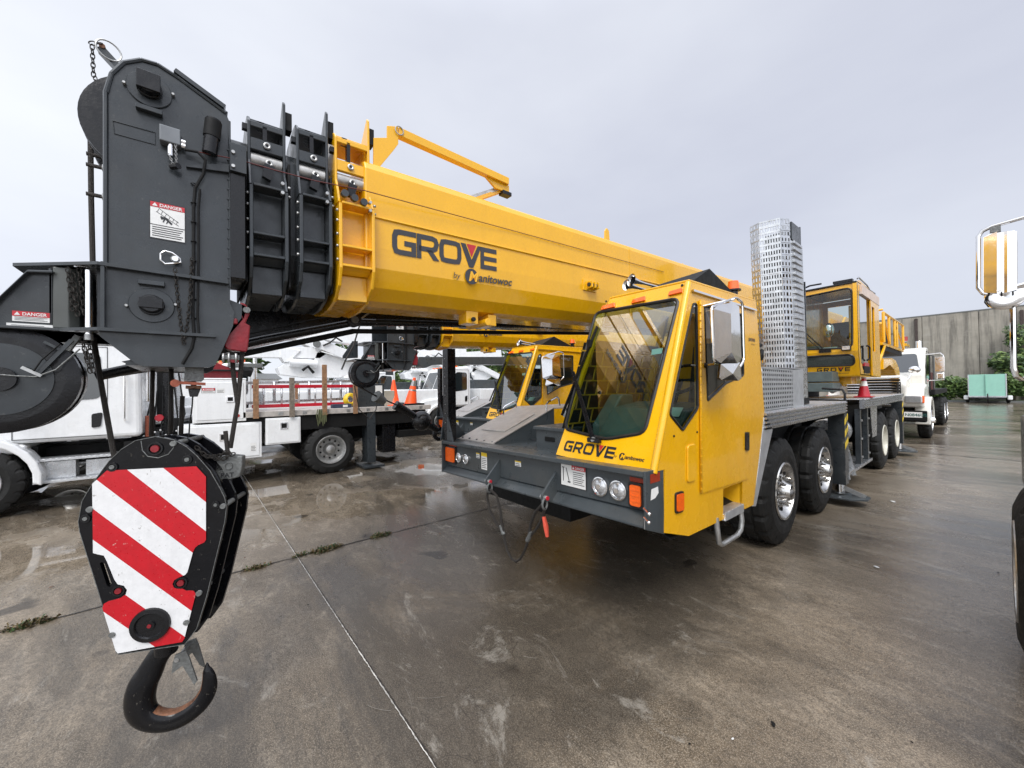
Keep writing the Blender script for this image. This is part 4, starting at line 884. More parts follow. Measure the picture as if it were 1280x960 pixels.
# ---------------------------------------------------------------- driver's cab
def offset_loop(pts, d):   # shrink a planar loop towards its centre by distance d (approx.)
    c = sum(pts, Vector())/len(pts); return [p+(c-p).normalized()*d for p in pts]
def roundloop(pts, r, n=4):
    P = [Vector(p) for p in pts]; out = []
    for i, p in enumerate(P):
        a_, b_ = P[i-1], P[(i+1) % len(P)]; d1 = (a_-p); d2 = (b_-p); rr = min(r, d1.length*.45, d2.length*.45); s1 = p+d1.normalized()*rr; s2 = p+d2.normalized()*rr
        for k in range(n+1): t = k/n; out.append(s1*(1-t)**2+p*2*t*(1-t)+s2*t*t)
    return out
def window(parent, loop, thick, gl, name='window', gask=.012, nrm=None):
    q = MB(); q.fill(loop, [], gl); o = q.obj(name, parent)
    q = MB(); q.tube(loop, gask, RUBG, 6, closed=True); q.obj('window_seal', o); return o
def cab():
    pA = Vector((XS, 2.13, 1.17)); sl = .39; nrm = Vector((0, -1, sl)).normalized()
    F = lambda pts, o=0: [atp(a, b, pA, nrm)+nrm*o for a, b in pts]
    outer = F([(695, 568), (762, 374)]) + [Vector((XS, 2.13+sl*(2.443-1.17), 2.443)), Vector((XS, 2.13, 1.17))]
    ws = roundloop(F([(745, 391), (849, 373), (806, 541), (757, 549), (706, 536)]), .055)
    q = MB(); q.slab(outer, [ws], (0, .025, 0), YEL)
    # side with openings
    so_ = [Vector((XS, 2.13+sl*(2.443-1.17), 2.443))]+AX(XS, [(945, 377), (955.5, 513), (942, 631), (861, 670), (830, 666), (831, 587)])
    so_ = [Vector((XS, p.y, p.z)) for p in so_]+[Vector((XS, 2.145, 1.205))]
    win1 = roundloop(AX(XS, [(866, 380), (870.5, 380), (872, 510), (853, 538), (837, 518)]), .02)
    win2 = roundloop(AX(XS, [(879, 382), (927, 394), (928, 469), (906, 479), (883, 501)]), .02)
    rec = AX(XS, [(904, 611), (928, 602), (928, 633), (904, 644)])
    q.slab(so_, [win1, win2, rec], (-.02, 0, 0), YEL)
    # step recess
    a_, b_, c_, d_ = rec
    for u_, v_ in ((a_, b_), (b_, c_), (c_, d_), (d_, a_)): q.face([u_, v_, v_-X1*.16, u_-X1*.16], YELD)
    q.face([p-X1*.16 for p in rec], YELD)
    # roof, back, floor, right side
    TL = atp(762, 374, pA, nrm); BL = atp(695, 568, pA, nrm); yb = 3.84
    TR = outer[2]; RB = Vector((XS, 3.84, 2.462)); LB = Vector((TL.x, 3.84, 2.45))
    q.prism([TL, TR, RB, LB], (0, 0, .018), YEL)
    q.prism([(XS-.02, 3.82, 2.45), (TL.x, 3.82, 2.44), (BL.x, 3.9, 1.2), (BL.x, 3.68, .75), (XS-.02, 3.68, .70), (XS-.02, 3.93, 1.45)], (0, -.02, 0), YELD)
    q.prism([(XS-.03, 2.36, .72), (BL.x, 2.36, 1.0), (BL.x, 3.7, 1.0), (XS-.03, 3.7, .72)], (0, 0, .02), BLKM)
    q.tube([Vector((XS-.012, 2.13+sl*(z-1.17)+.008, z)) for z in (1.19, 1.6, 2.0, 2.44)], .024, YEL, 10)
    cabo = q.obj('cab', crane, .006, 2); tag(cabo, 'yellow driver cab lettered GROVE')
    # right wall: frame with a grille of staggered openings below
    GRL = mat('olive_grille', (.34, .20, .012), .5)
    q = MB(); rows = 6; z0, z1 = 1.30, 2.02; hgt = (z1-z0)/rows; xw = lambda z: -2.27+.27*(z-1.2)
    for r_ in range(rows+1): z = z0+r_*hgt; q.bar((xw(z), 2.38, z), (xw(z), 3.5, z), .009, .012, GRL)
    for r_ in range(rows):
        za, zb_ = z0+r_*hgt, z0+(r_+1)*hgt
        for k in range(8):
            y = 2.45+k*.15+(.075 if r_ % 2 else 0)
            if y < 3.5: q.bar((xw(za), y, za), (xw(zb_), y, zb_), .009, .011, GRL)
    q.obj('side_grille', cabo)
    q = MB(); q.bar((xw(1.2), 3.5, 1.2), (xw(2.4), 3.5, 2.4), .04, .05, YELD); q.bar((xw(2.08), 2.45, 2.08), (xw(2.08), 3.8, 2.08), .03, .06, BLKM); q.obj('wall_frame', cabo)
    q = MB(); q.box(-1.85, -1.83, 3.2, 3.3, 1.55, 1.85, PAP)
    for k in range(5): q.box(-1.829, -1.826, 3.21, 3.29, 1.58+k*.05, 1.60+k*.05, INT)
    q.obj('notice_card', cabo)
    q = MB(); q.face([(-2.36, 2.4, 1.2), (-2.36, 3.75, 1.2), (-2.12, 3.75, 2.1), (-2.12, 2.5, 2.1)], INT); q.obj('inner_panel', cabo)
    w1 = window(cabo, [p+Vector((0, -.001, 0)) for p in ws], 0, WGL, 'windshield', .013)
    window(cabo, [p+X1*.0 for p in win1], 0, GGL, 'quarter_window', .010)
    # door
    q = MB(); dl = roundloop(AX(XS+.008, [(876, 374), (933, 389), (939, 500), (936, 598), (877, 617)]), .012); dw = [Vector((XS+.008, p.y, p.z)) for p in win2]
    q.slab(dl, [dw], (-.007, 0, 0), YEL); d = q.obj('door', cabo, .002)
    window(d, [Vector((XS+.004, p.y, p.z)) for p in win2], 0, GGL, 'door_window', .011)
    q = MB(); c = AX(XS+.009, [(931, 540), (935, 540), (935, 563), (931, 563)]); q.prism(roundloop(c, .015), (.012, 0, 0), BLK); q.obj('door_handle', d)
    q = MB(); h0 = at(875.3, 376, 'x', XS+.010); h1 = at(876.6, 616, 'x', XS+.010)
    q.cyl(h0, h1, .008, YEL, 8)
    for k in range(24): p = h0+(h1-h0)*(k+.5)/24; q.box(p.x-.002, p.x+.009, p.y-.010, p.y+.010, p.z-.003, p.z+.003, YELD)
    q.obj('door_hinge', d)
    # mouldings on the side
    q = MB(); q.prism(roundloop(AX(XS, [(858, 557), (868, 554), (868, 600), (858, 603)]), .025), (.012, 0, 0), YEL)
    q.obj('filler_flap', cabo, .004)
    q = MB(); c = AX(XS, [(843, 616), (853, 613), (853, 639), (843, 642)]); q.prism(roundloop(c, .02), (.010, 0, 0), RUBG); q.prism(roundloop([v+X1*.0101 for v in offset_loop(c, .016)], .015), (.008, 0, 0), LENS); q.obj('side_marker', cabo)
    q = MB(); q.bar(at(866, 363, 'x', XS+.012), at(945, 388, 'x', XS+.012), .018, .014, CHR)
    q.obj('rain_gutter', cabo)
    q = MB()
    for px, py in ((842, 545), (871, 540)): q.cyl(at(px, py, 'x', XS), at(px, py, 'x', XS)+X1*.006, .007, BLK, 8)
    for px, py in ((758, 377), (853, 357)): c = atp(px, py, pA, nrm); q.cyl(c, c+nrm*.008, .009, BLK, 8)
    q.obj('cab_bolt', cabo)
    # marker lamps above the windshield
    for px, py in ((760, 385), (798, 377), (844, 367)):
        p = [atp(px+a, py+b, pA, nrm)+nrm*.001 for a, b in ((-8, 3.6), (9, -.5), (9.5, -6), (-6, -1.5))]
        q = MB(); q.prism(roundloop(p, .006), nrm*.016, LENS); q.obj('marker_lamp', cabo, .003)
    # lettering on the front
    q = MB(); U = (atp(766, 577, pA, nrm)-atp(706, 566, pA, nrm)); L = U.length; U.normalize(); V = Vector((0, sl, 1)).normalized()
    o = atp(704, 563, pA, nrm)+nrm*.003; grove_letters(q, o, U, V, .082, DECB, DECR, .21, .14, 1.16)
    o = atp(767, 571, pA, nrm)+nrm*.003; by_line(q, o, U, V, .026, DECB); q.obj('cab_lettering', cabo)
    q = MB(); o = at(935.5, 426, 'x', XS)+X1*.003; grove_letters(q, o, Y1, Z1, .026, DECB, DECR, .2); q.text('by Manitowoc', o+Z1*-.03+Y1*.05, Y1, Z1, .012, DECB, .2); q.obj('cab_lettering', cabo)
    # wiper
    q = MB(); piv = atp(745, 551, pA, nrm)+nrm*.02; e = atp(719, 466, pA, nrm)+nrm*.02
    q.bar(piv, e, .014, .014, BLK, nrm); q.bar(atp(742, 549, pA, nrm)+nrm*.03, atp(716, 462, pA, nrm)+nrm*.03, .010, .010, BLK, nrm); q.bar(atp(704, 520, pA, nrm)+nrm*.016, atp(748, 409, pA, nrm)+nrm*.016, .012, .020, BLK, nrm)
    q.box(piv.x-.05, piv.x+.055, piv.y-.02, piv.y+.01, piv.z-.015, piv.z+.015, BLK); q.disc(piv, nrm, .018, .02, STL, 12)
    q.tube([piv+Vector((.03, -.01, -.05)), piv+Vector((.05, -.02, -.01)), piv+Vector((.08, -.02, .02)), piv+Vector((.10, -.02, .02))], .003, BLK, 6)
    q.obj('wiper', cabo)
    # air horns on the roof
    for px0, py0, px1, py1, r in ((789, 350, 830, 361, .050), (783, 356, 820, 366, .044)):
        a_ = at(px0, py0, 'y', 2.64); b_ = at(px1, py1, 'y', 2.96); dv = (a_-b_); L = dv.length; q = MB()
        q.lathe([(0, .0), (0, .009), (L*.6, .010), (L*.80, .017), (L*.93, .030), (L*.985, r*.9), (L, r), (L-.003, r-.004), (L*.95, .030), (L*.85, .016), (L*.8, .0)], b_, dv, CHR, 32, ms=[CHR]*7+[CHR, BLKM, BLKM])
        q.obj('air_horn', cabo)
    q = MB(); q.box(-1.78, -1.55, 2.90, 3.02, 2.455, 2.50, BLK)
    # dark wind deflector
    q.prism([(-1.90, 2.72, 2.465), (-1.36, 2.72, 2.465), (-1.36, 3.45, 2.48), (-1.90, 3.45, 2.48)], (0, 0, .012), BLKM)
    T1, T2, F1, F2, R1, R2 = (-1.36, 3.12, 2.645), (-1.85, 3.15, 2.62), (-1.36, 2.80, 2.478), (-1.92, 2.80, 2.478), (-1.34, 3.62, 2.478), (-1.92, 3.62, 2.478)
    q.face([F1, F2, T2, T1], BLKM); q.face([F1, T1, R1], BLKM); q.face([F2, R2, T2], BLKM); q.face([T1, T2, R2, R1], BLKM)
    q.obj('roof_deflector', cabo)
    q = MB(); c = Vector((XS-.10, 3.62, 2.475)); q.cyl(c, c+Z1*.07, .035, BLK, 14); q.disc(c+Z1*.07, Z1, .06, .012, BLK, 16); bo = q.obj('beacon', cabo)
    q = MB(); q.cyl(c+Z1*.083, c+Z1*.155, .048, mat('beacon_lens', (.9, .13, .01), .2, coat=.5), 20, .040); q.obj('beacon_lens', bo); q = MB(); q.cyl(c+Vector((.0, .09, 0)), c+Vector((0, .09, .12)), .006, YELD, 8); q.obj('beacon_rod', cabo)
    # mirrors on brackets
    XM = -1.10; q = MB(); c = AX(XM, [(892, 386), (898, 381), (916, 378), (924, 383), (927, 448), (922, 455), (901, 454), (894, 449)])
    q.prism(c, (-.03, .05, 0), CHR)
    ctr = sum(c, Vector())/8; tp = ctr+Vector((.022, 0, .13)); bt_ = ctr+Vector((.022, 0, -.13))
    for i in range(8):
        a_, b_ = c[i], c[(i+1) % 8]; up = a_.z > ctr.z, b_.z > ctr.z
        if all(up): q.face([a_, b_, tp], CHR)
        elif not any(up): q.face([a_, b_, bt_], CHR)
        else: q.face([a_, b_, bt_ if not up[1] else tp, tp if up[0] else bt_], CHR)
    mo = q.obj('mirror', cabo)
    q = MB(); q.tube(roundloop(AX(XM-.02, [(889, 384), (920, 372), (928, 378), (930, 450), (924, 460), (892, 452)]), .03), .009, CHR, 8, closed=True)
    q.tube([at(878, 383, 'x', XS), at(900, 378, 'x', XS+.1), at(918, 374, 'x', XM)], .009, CHR, 8); q.tube([at(880, 457, 'x', XS), at(893, 455, 'x', XS+.08), at(918, 457, 'x', XM)], .009, CHR, 8)
    q.disc(at(880, 457, 'x', XS), X1, .02, .03, BLK, 10); q.obj('mirror_arm', mo)
    q = MB(); c = AX(XM, [(901, 455), (925, 453), (927, 473), (923, 476), (902, 475), (899, 472)]); mid = sum(c, Vector())/6+X1*.014; q.prism(c, (-.03, .04, 0), BLK)
    for i in range(6): q.face([c[i], c[(i+1) % 6], mid], CHR)
    q.obj('spot_mirror', mo)
    # step plate and loop step
    q = MB(); q.box(XS-.10, XS+.012, at(905, 640, 'x', XS).y, at(928, 632, 'x', XS).y, .69, .755, TRD); q.obj('step_plate', cabo, .003)
    q = MB(); q.tube([(XS-.01, 2.98, .74), (XS+.0, 2.98, .64), (XS+.0, 3.0, .55), (XS+.0, 3.05, .525), (XS, 3.33, .525), (XS, 3.40, .55), (XS, 3.43, .62), (XS-.01, 3.43, .72)], .019, STL, 10); q.obj('loop_step', cabo)
    # interior
    q = MB(); q.prism([(XS-.03, 2.42, 1.0), (XS-.03, 2.42, 1.36), (XS-.03, 2.62, 1.56), (XS-.03, 2.98, 1.60), (XS-.03, 3.0, 1.0)], (-.62, 0, 0), DASH)
    q.prism([(-1.92, 2.50, 1.2), (-1.92, 2.50, 1.42), (-1.92, 2.74, 1.66), (-1.92, 2.9, 1.66), (-1.92, 2.9, 1.2)], (-.13, 0, 0), DASH)
    q.box(-2.2, -1.3, 2.36, 2.62, 1.05, 1.30, DASH)
    dd = q.obj('dashboard', cabo, .015, 2)
    q = MB(); c = Vector((-1.58, 2.70, 1.578)); q.torus(c, (0, -.12, 1), .05, .010, BLK, 20); q.disc(c, (0, -.12, 1), .03, .006, BLK); q.obj('dash_speaker', dd)
    q = MB(); q.face([(-1.47, 2.56, 1.512), (-1.34, 2.56, 1.512), (-1.34, 2.625, 1.572), (-1.47, 2.625, 1.572)], PAP)
    q.face([v+nrm*-.01 for v in F([(814, 436), (828, 434), (826, 441), (813, 443)])], PAP); q.face([(-2.05, 2.40, 1.31), (-1.95, 2.45, 1.31), (-1.82, 2.40, 1.31), (-1.9, 2.38, 1.31)], DEC)
    q.face([(-1.98, 2.40, 1.305), (-1.88, 2.50, 1.305), (-1.84, 2.46, 1.305)], DEC); q.obj('paper_sheet', dd)
    q = MB(); q.torus((-1.55, 2.98, 1.78), (0, -.6, .8), .19, .014, BLK, 28, 8); q.bar((-1.73, 2.97, 1.77), (-1.37, 2.97, 1.77), .03, .02, BLK); q.cyl((-1.55, 2.98, 1.77), (-1.55, 2.8, 1.5), .03, BLK, 10); q.obj('steering_wheel', cabo)
    q = MB(); q.box(-1.80, -1.36, 3.15, 3.6, 1.30, 1.42, INT); q.hexa([(-1.80, 3.56, 1.40), (-1.36, 3.56, 1.40), (-1.36, 3.68, 1.40), (-1.80, 3.68, 1.40), (-1.78, 3.68, 2.12), (-1.38, 3.68, 2.12), (-1.38, 3.78, 2.12), (-1.78, 3.78, 2.12)], INT); q.obj('seat', cabo, .03, 3)
cab()

# ---------------------------------------------------------------- perforated exhaust guard
def perf(q, P, U, V, nu, nv, fu, fv, m, n=None):
    """sheet with nu x nv slots"""
    P, U, V = Vector(P), Vector(U), Vector(V)
    g = lambda a, b: P+U*a+V*b
    for j in range(nv):
        b0, b1 = j/nv, (j+1)/nv; h = (b1-b0)*(1-fv)/2
        q.face([g(0, b0), g(1, b0), g(1, b0+h), g(0, b0+h)], m); q.face([g(0, b1-h), g(1, b1-h), g(1, b1), g(0, b1)], m)
        for i in range(nu):
            a0, a1 = i/nu, (i+1)/nu; k = (a1-a0)*(1-fu)/2
            q.face([g(a0, b0+h), g(a0+k, b0+h), g(a0+k, b1-h), g(a0, b1-h)], m); q.face([g(a1-k, b0+h), g(a1, b0+h), g(a1, b1-h), g(a1-k, b1-h)], m)
def tower():
    lean = Vector((0, -.10, 0))
    B = [(-1.80, 4.62), (-1.62, 4.62), (-1.42, 4.80), (-1.42, 5.36), (-1.30, 5.55), (-1.30, 5.90)]
    B = [(-1.95, 4.62), (-1.66, 4.60), (-1.50, 4.85), (-1.50, 5.30), (-1.42, 5.42), (-1.42, 5.78)]
    z0 = 1.485; q = MB()
    segs = [((-1.79, 5.33), (-1.68, 5.28), 3), ((-1.68, 5.28), (-1.48, 5.33), 8), ((-1.48, 5.33), (-1.42, 5.45), 3)]
    for (a, b, nu) in segs:
        perf(q, (a[0], a[1], z0), (b[0]-a[0], b[1]-a[1], 0), Vector((0, -.10, 3.66-z0)), nu, 31, .45, .58, ALU)
    t = q.obj('exhaust_guard', crane); tag(t, 'tall perforated silver guard standing on the deck')
    md = t.modifiers.new('solid', 'SOLIDIFY'); md.thickness = .006
    q = MB()
    # side flange with small rungs
    q.prism([(-1.42, 5.455, z0), (-1.40, 5.85, z0), (-1.40, 5.76, 3.42), (-1.42, 5.36, 3.42)], (-.01, 0, 0), ALU)
    for k in range(26): z = 1.56+k*.073; q.box(-1.419, -1.392, 5.50-k*.0035, 5.81-k*.0035, z, z+.030, ALU)
    q.box(-1.75, -1.40, 5.84, 5.86, z0, 3.0, GRY); q.box(-1.43, -1.41, 5.40, 5.74, 3.43, 3.64, GRY); q.box(-1.8, -1.41, 5.73, 5.75, 2.9, 3.66, GRY)
    q.obj('guard_side', t, .002)
    q = MB(); q.cyl((-1.62, 5.62, 1.5), (-1.62, 5.55, 3.35), .15, BLKM, 20); q.obj('exhaust_pipe', t)
    q = MB(); perf(q, (-1.30, 4.02, 1.485), (-.02, .95, 0), (0, 0, .40), 16, 9, .5, .5, TRD); perf(q, (-1.30, 4.02, 1.485), (-.3, 0, 0), (0, 0, .40), 6, 9, .5, .5, TRD)
    q.prism([(-1.32, 4.97, 1.48), (-1.32, 5.35, 1.48), (-1.32, 5.35, 1.90), (-1.32, 4.97, 1.88)], (-.01, 0, 0), TRD); q.prism([(-1.32, 4.0, 1.885), (-1.32, 5.45, 1.90), (-1.6, 5.45, 1.90), (-1.6, 4.0, 1.885)], (0, 0, .008), TRD)
    q.box(-1.45, -1.385, 5.40, 5.84, 1.485, 1.56, BLKM)
    g = q.obj('lower_guard', t)
    q = MB(); q.box(-1.6, -1.34, 4.05, 5.4, 1.50, 1.87, BLKM); q.obj('engine_cover', g)
    q = MB(); q.tube([(-1.38, 4.05, 1.9), (-1.34, 4.1, 2.0), (-1.36, 4.2, 2.05), (-1.40, 4.3, 1.98)], .02, BLKM, 8); q.tube([(-1.36, 4.0, 2.06), (-1.34, 4.12, 2.1), (-1.4, 4.25, 2.12)], .015, BLKM, 8); q.obj('rubber_hose', t)
tower()

# ---------------------------------------------------------------- superstructure and operator cab
def upper():
    q = MB(); q.cyl((XC, 9.6, 1.18), (XC, 9.6, 1.72), .62, BLKM, 40); q.obj('slewing_ring', crane)
    q = MB(); q.box(-3.35, -2.15, 8.6, 13.6, 1.72, 2.10, YEL)
    for x in (-3.25, -2.30): q.prism([(x, 10.8, 2.1), (x, 14.2, 2.1), (x, 14.2, 3.0), (x, 13.6, 3.45), (x, 12.9, 3.45), (x, 11.5, 2.6)], (.05, 0, 0), YEL)
    q.box(-2.15, -1.45, 8.6, 9.3, 1.72, 1.84, YEL); q.obj('turntable_frame', crane, .01)
    q = MB(); q.cyl((XC, 6.4, 2.42), (XC, 9.8, 1.95), .14, YEL, 24); q.cyl((XC, 5.4, 2.46), (XC, 6.4, 2.42), .09, CHR, 20); q.obj('lift_cylinder', crane)
    q = MB()
    c = at(1008, 490, 'y', 7.95); 
    for z0, z1, w_ in ((1.60, 1.745, .0), (1.765, 1.93, -.008)): q.box(-2.6, -1.572+w_, 7.95, 8.45, z0, z1, MAN)
    q.obj('counterweight_slab', crane, .006)
    q = MB(); q.cyl((-3.9, 13.9, 3.0), (-1.5, 13.9, 3.0), .01, BLKM, 6); q.box(-3.7, -2.3, 13.6, 14.9, 1.75, 2.55, YEL); q.cyl((-3.3, 14.2, 2.9), (-2.2, 14.2, 2.9), .3, BLKM, 24); q.obj('winch_housing', crane, .03)
    # rear platform with rails and yellow bracket
    q = MB(); x = -1.5
    q.box(x-.5, x, 12.3, 15.8, 2.62, 2.68, YEL); q.box(x-.5, x-.02, 12.4, 15.6, 2.50, 2.61, BLKM)
    for y in (12.4, 13.2, 14.1, 14.5, 15.7):
        q.cyl((x, y, 2.68), (x, y, 3.38), .03, YEL, 8)
    q.cyl((x, 12.4, 3.38), (x, 15.7, 3.38), .03, YEL, 8); q.bar((x, 12.4, 3.35), (x, 13.2, 2.7), .03, .04, YEL); q.bar((x, 14.1, 3.35), (x, 15.7, 2.7), .03, .04, YEL); q.box(x-.42, x-.1, 13.3, 14.3, 2.69, 3.1, BLKM)
    for y in (12.4, 14.0, 15.7): q.cyl((x-.5, y, 2.68), (x-.5, y, 3.45), .025, YEL, 8)
    q.cyl((x-.5, 12.4, 3.45), (x-.5, 15.7, 3.45), .025, YEL, 8); q.cyl((x, 12.4, 3.45), (x-.5, 12.4, 3.45), .025, YEL, 8)
    q.bar((x, 12.5, 2.6), (x-.05, 11.9, 2.1), .04, .05, YEL); q.bar((x, 12.0, 3.1), (x-.05, 12.4, 2.7), .04, .05, YEL)
    pts = [(x, 12.3, 2.30), (x, 13.5, 2.36), (x, 14.2, 2.32), (x, 14.7, 2.15), (x, 14.9, 1.95), (x, 14.2, 1.93), (x, 13.9, 2.08), (x, 13.2, 2.18), (x, 12.3, 2.05)]
    q.prism(pts, (-.3, 0, 0), YEL); q.box(x-.05, x+.05, 15.9, 16.6, 2.80, 2.88, YEL)
    pl = q.obj('rear_platform', crane, .006); q = MB(); q.cyl((x, 16.0, 2.95), (x, 16.0, 3.08), .07, LENSR, 12); q.obj('beacon', pl)
    # cab
    X0, X1_, Y0, Yr = -2.12, -1.30, 8.25, 9.95; xs = X1_
    F = lambda pts, y=Y0: AY(y, pts)
    zc = lambda z: z
    front = [(X0, Y0+.25, 1.80), (X0, Y0-.02, 2.02), (X0, Y0+.02, 3.34)]
    q = MB()
    ws_ = roundloop([Vector((X0+.07, 0, 2.34)), Vector((xs-.075, 0, 2.31)), Vector((xs-.065, 0, 3.30)), Vector((X0+.07, 0, 3.26))], .09)
    ws_ = [Vector((p.x, Y0+(p.z-2.13)*.02, p.z)) for p in ws_]
    fr = [Vector((x, Y0+(z-2.13)*.02, z)) for x, z in ((X0, 2.26), (xs, 2.26), (xs, 3.36), (X0, 3.34))]
    q.slab(fr, [ws_], (0, .04, 0), YEL)
    lowy = lambda z: Y0+.0026+(2.26-z)*.30
    P_ = lambda x, z: Vector((x, lowy(z), z))
    lw = [P_(p.x, p.z) for p in roundloop([Vector((X0+.05, 0, 2.04)), Vector((xs-.06, 0, 2.03)), Vector((xs-.06, 0, 2.20)), Vector((X0+.05, 0, 2.21))], .07)]
    fl = [P_(X0, 1.86), P_(xs, 1.86), P_(xs, 2.259), P_(X0, 2.259)]
    q.slab(fl, [lw], (0, .04, 0), YEL)
    side = [Vector((xs, Y0, 3.36)), Vector((xs, Y0+.25, 3.44)), Vector((xs, Yr, 3.40)), Vector((xs, Yr+.05, 1.86)), Vector((xs, Y0+.12, 1.86)), Vector((xs, Y0-.0, 2.26))]
    opening = roundloop([Vector((xs, Y0+.16, 3.22)), Vector((xs, Y0+1.0, 3.18)), Vector((xs, Y0+1.05, 1.95)), Vector((xs, Y0+.32, 1.95)), Vector((xs, Y0+.16, 2.3))], .08)
    q.slab(side, [opening], (-.05, 0, 0), YEL)
    q.prism([(X0, Y0, 3.345), (xs, Y0, 3.365), (xs, Yr, 3.41), (X0, Yr, 3.39)], (0, 0, .03), BLK); q.prism([(X0, Y0, 3.34), (X0, Yr, 3.39), (X0, Yr, 1.86), (X0, Y0+.12, 1.86), (X0, Y0, 2.25)], (.03, 0, 0), YEL)
    V3 = lambda *c: Vector(c)
    q.slab([V3(X0, Yr, 3.38), V3(xs, Yr, 3.40), V3(xs, Yr, 1.86), V3(X0, Yr, 1.86)], [[V3(X0+.1, Yr, 3.28), V3(xs-.1, Yr, 3.28), V3(xs-.1, Yr, 2.6), V3(X0+.1, Yr, 2.6)]], (0, .04, 0), YEL); q.box(X0, xs, Y0+.14, Yr, 1.84, 1.89, YELD)
    oc = q.obj('operator_cab', crane, .008, 2); tag(oc, 'yellow operator cab on the turntable with its door slid back')
    window(oc, ws_, 0, OGL, 'windshield', .016); window(oc, lw, 0, mat('dark_mesh_glass', (.05, .06, .055), .15, 0, .4, 60, coat=.3), 'lower_window', .016)
    q = MB(); q.slab([Vector((xs+.03, Y0+.95, 3.2)), Vector((xs+.03, Y0+1.75, 3.24)), Vector((xs+.03, Y0+1.8, 1.84)), Vector((xs+.03, Y0+1.0, 1.86))], [[Vector((xs+.03, Y0+1.05, 3.1)), Vector((xs+.03, Y0+1.3, 3.1)), Vector((xs+.03, Y0+1.3, 2.3)), Vector((xs+.03, Y0+1.05, 2.3))]], (-.02, 0, 0), YEL)
    q.box(xs+.0, xs+.035, Y0+.2, Y0+1.8, 3.2, 3.36, mat('beige_rail_cover', (.62, .50, .42), .5)); dd = q.obj('sliding_door', oc, .004)
    q = MB(); q.slab([Vector((xs+.005, Y0+.14, 3.24)), Vector((xs+.005, Y0+.72, 3.22)), Vector((xs+.005, Y0+.74, 2.06)), Vector((xs+.005, Y0+.2, 2.06))], [], (-.01, 0, 0), GGL); q.obj('side_window', oc)
    q = MB(); q.tube([(xs+.02, Y0+.5, 2.36), (xs+.05, Y0+.5, 2.36), (xs+.05, Y0+.62, 2.34), (xs+.05, Y0+.6, 2.15), (xs+.02, Y0+.56, 2.12)], .014, BLKM, 8); q.box(xs-.3, xs+.01, Y0+.4, Y0+.9, 1.90, 2.02, BLKM); q.box(xs-.25, xs+.012, Y0+.42, Y0+.8, 2.021, 2.08, RED); q.obj('grab_handle', oc)
    q = MB(); pv = (-1.72, Y0-.02, 2.29); q.bar(pv, (-2.08, Y0-.03, 2.75), .012, .016, BLK); q.bar((-1.77, Y0-.02, 2.3), (-2.12, Y0-.03, 2.70), .010, .012, BLK); q.bar((-2.09, Y0-.02, 2.55), (-2.03, Y0-.02, 3.05), .016, .018, BLK); q.box(-1.80, -1.64, Y0-.04, Y0, 2.26, 2.31, BLK); q.obj('wiper', oc)
    for lx in (-2.06, -1.44):
        q = MB(); q.box(lx-.06, lx+.06, Y0-.07, Y0-.005, 2.27, 2.35, BLK); q.box(lx-.05, lx+.05, Y0-.076, Y0-.07, 2.28, 2.34, LGL); q.obj('work_lamp', oc, .004)
    q = MB(); grove_letters(q, (-1.86, lowy(1.94)-.006, 1.935), X1, Vector((0, -.33, .94)), .070, DECB, DECR, .2, .1, 1.32); q.text('by Manitowoc', (-1.62, lowy(1.90)-.006, 1.895), X1, Z1, .022, DECB, .2); q.obj('cab_lettering', oc)
    q = MB(); q.box(-1.95, -1.50, 9.1, 9.6, 1.76, 2.25, INT); q.box(-1.9, -1.55, 9.5, 9.65, 2.2, 2.9, INT); q.face([(-1.95, 8.32, 2.14), (-1.6, 8.32, 2.14), (-1.6, 8.45, 2.36), (-1.95, 8.45, 2.36)], PAP); q.box(-2.05, -1.85, 8.4, 8.9, 1.76, 2.4, DASH)
    q.sphere((-1.72, 8.5, 2.66), .08, CHR, 10, 1.6); q.cyl((-1.5, 8.9, 2.2), (-1.5, 8.9, 3.1), .02, YEL, 8); q.obj('cab_interior', oc, .02)
    q = MB(); q.tube([(-2.05, Y0-.02, 3.39), (-1.9, Y0-.05, 3.43), (-1.75, Y0-.0, 3.44)], .015, BLK, 6); q.box(-1.6, -1.35, Y0+.0, Y0+.1, 3.40, 3.44, BLK); q.tube([(xs-.02, Y0+.2, 3.46), (xs-.02, Y0+.3, 3.50), (xs-.02, Y0+1.0, 3.48), (xs-.02, Y0+1.2, 3.44)], .012, CHR, 6); q.obj('roof_fitting', oc)
    q = MB(); q.cyl((-1.75, 8.75, 1.6), (-1.55, 8.6, 1.72), .05, CHR, 12); q.obj('tilt_cylinder', oc)
upper()
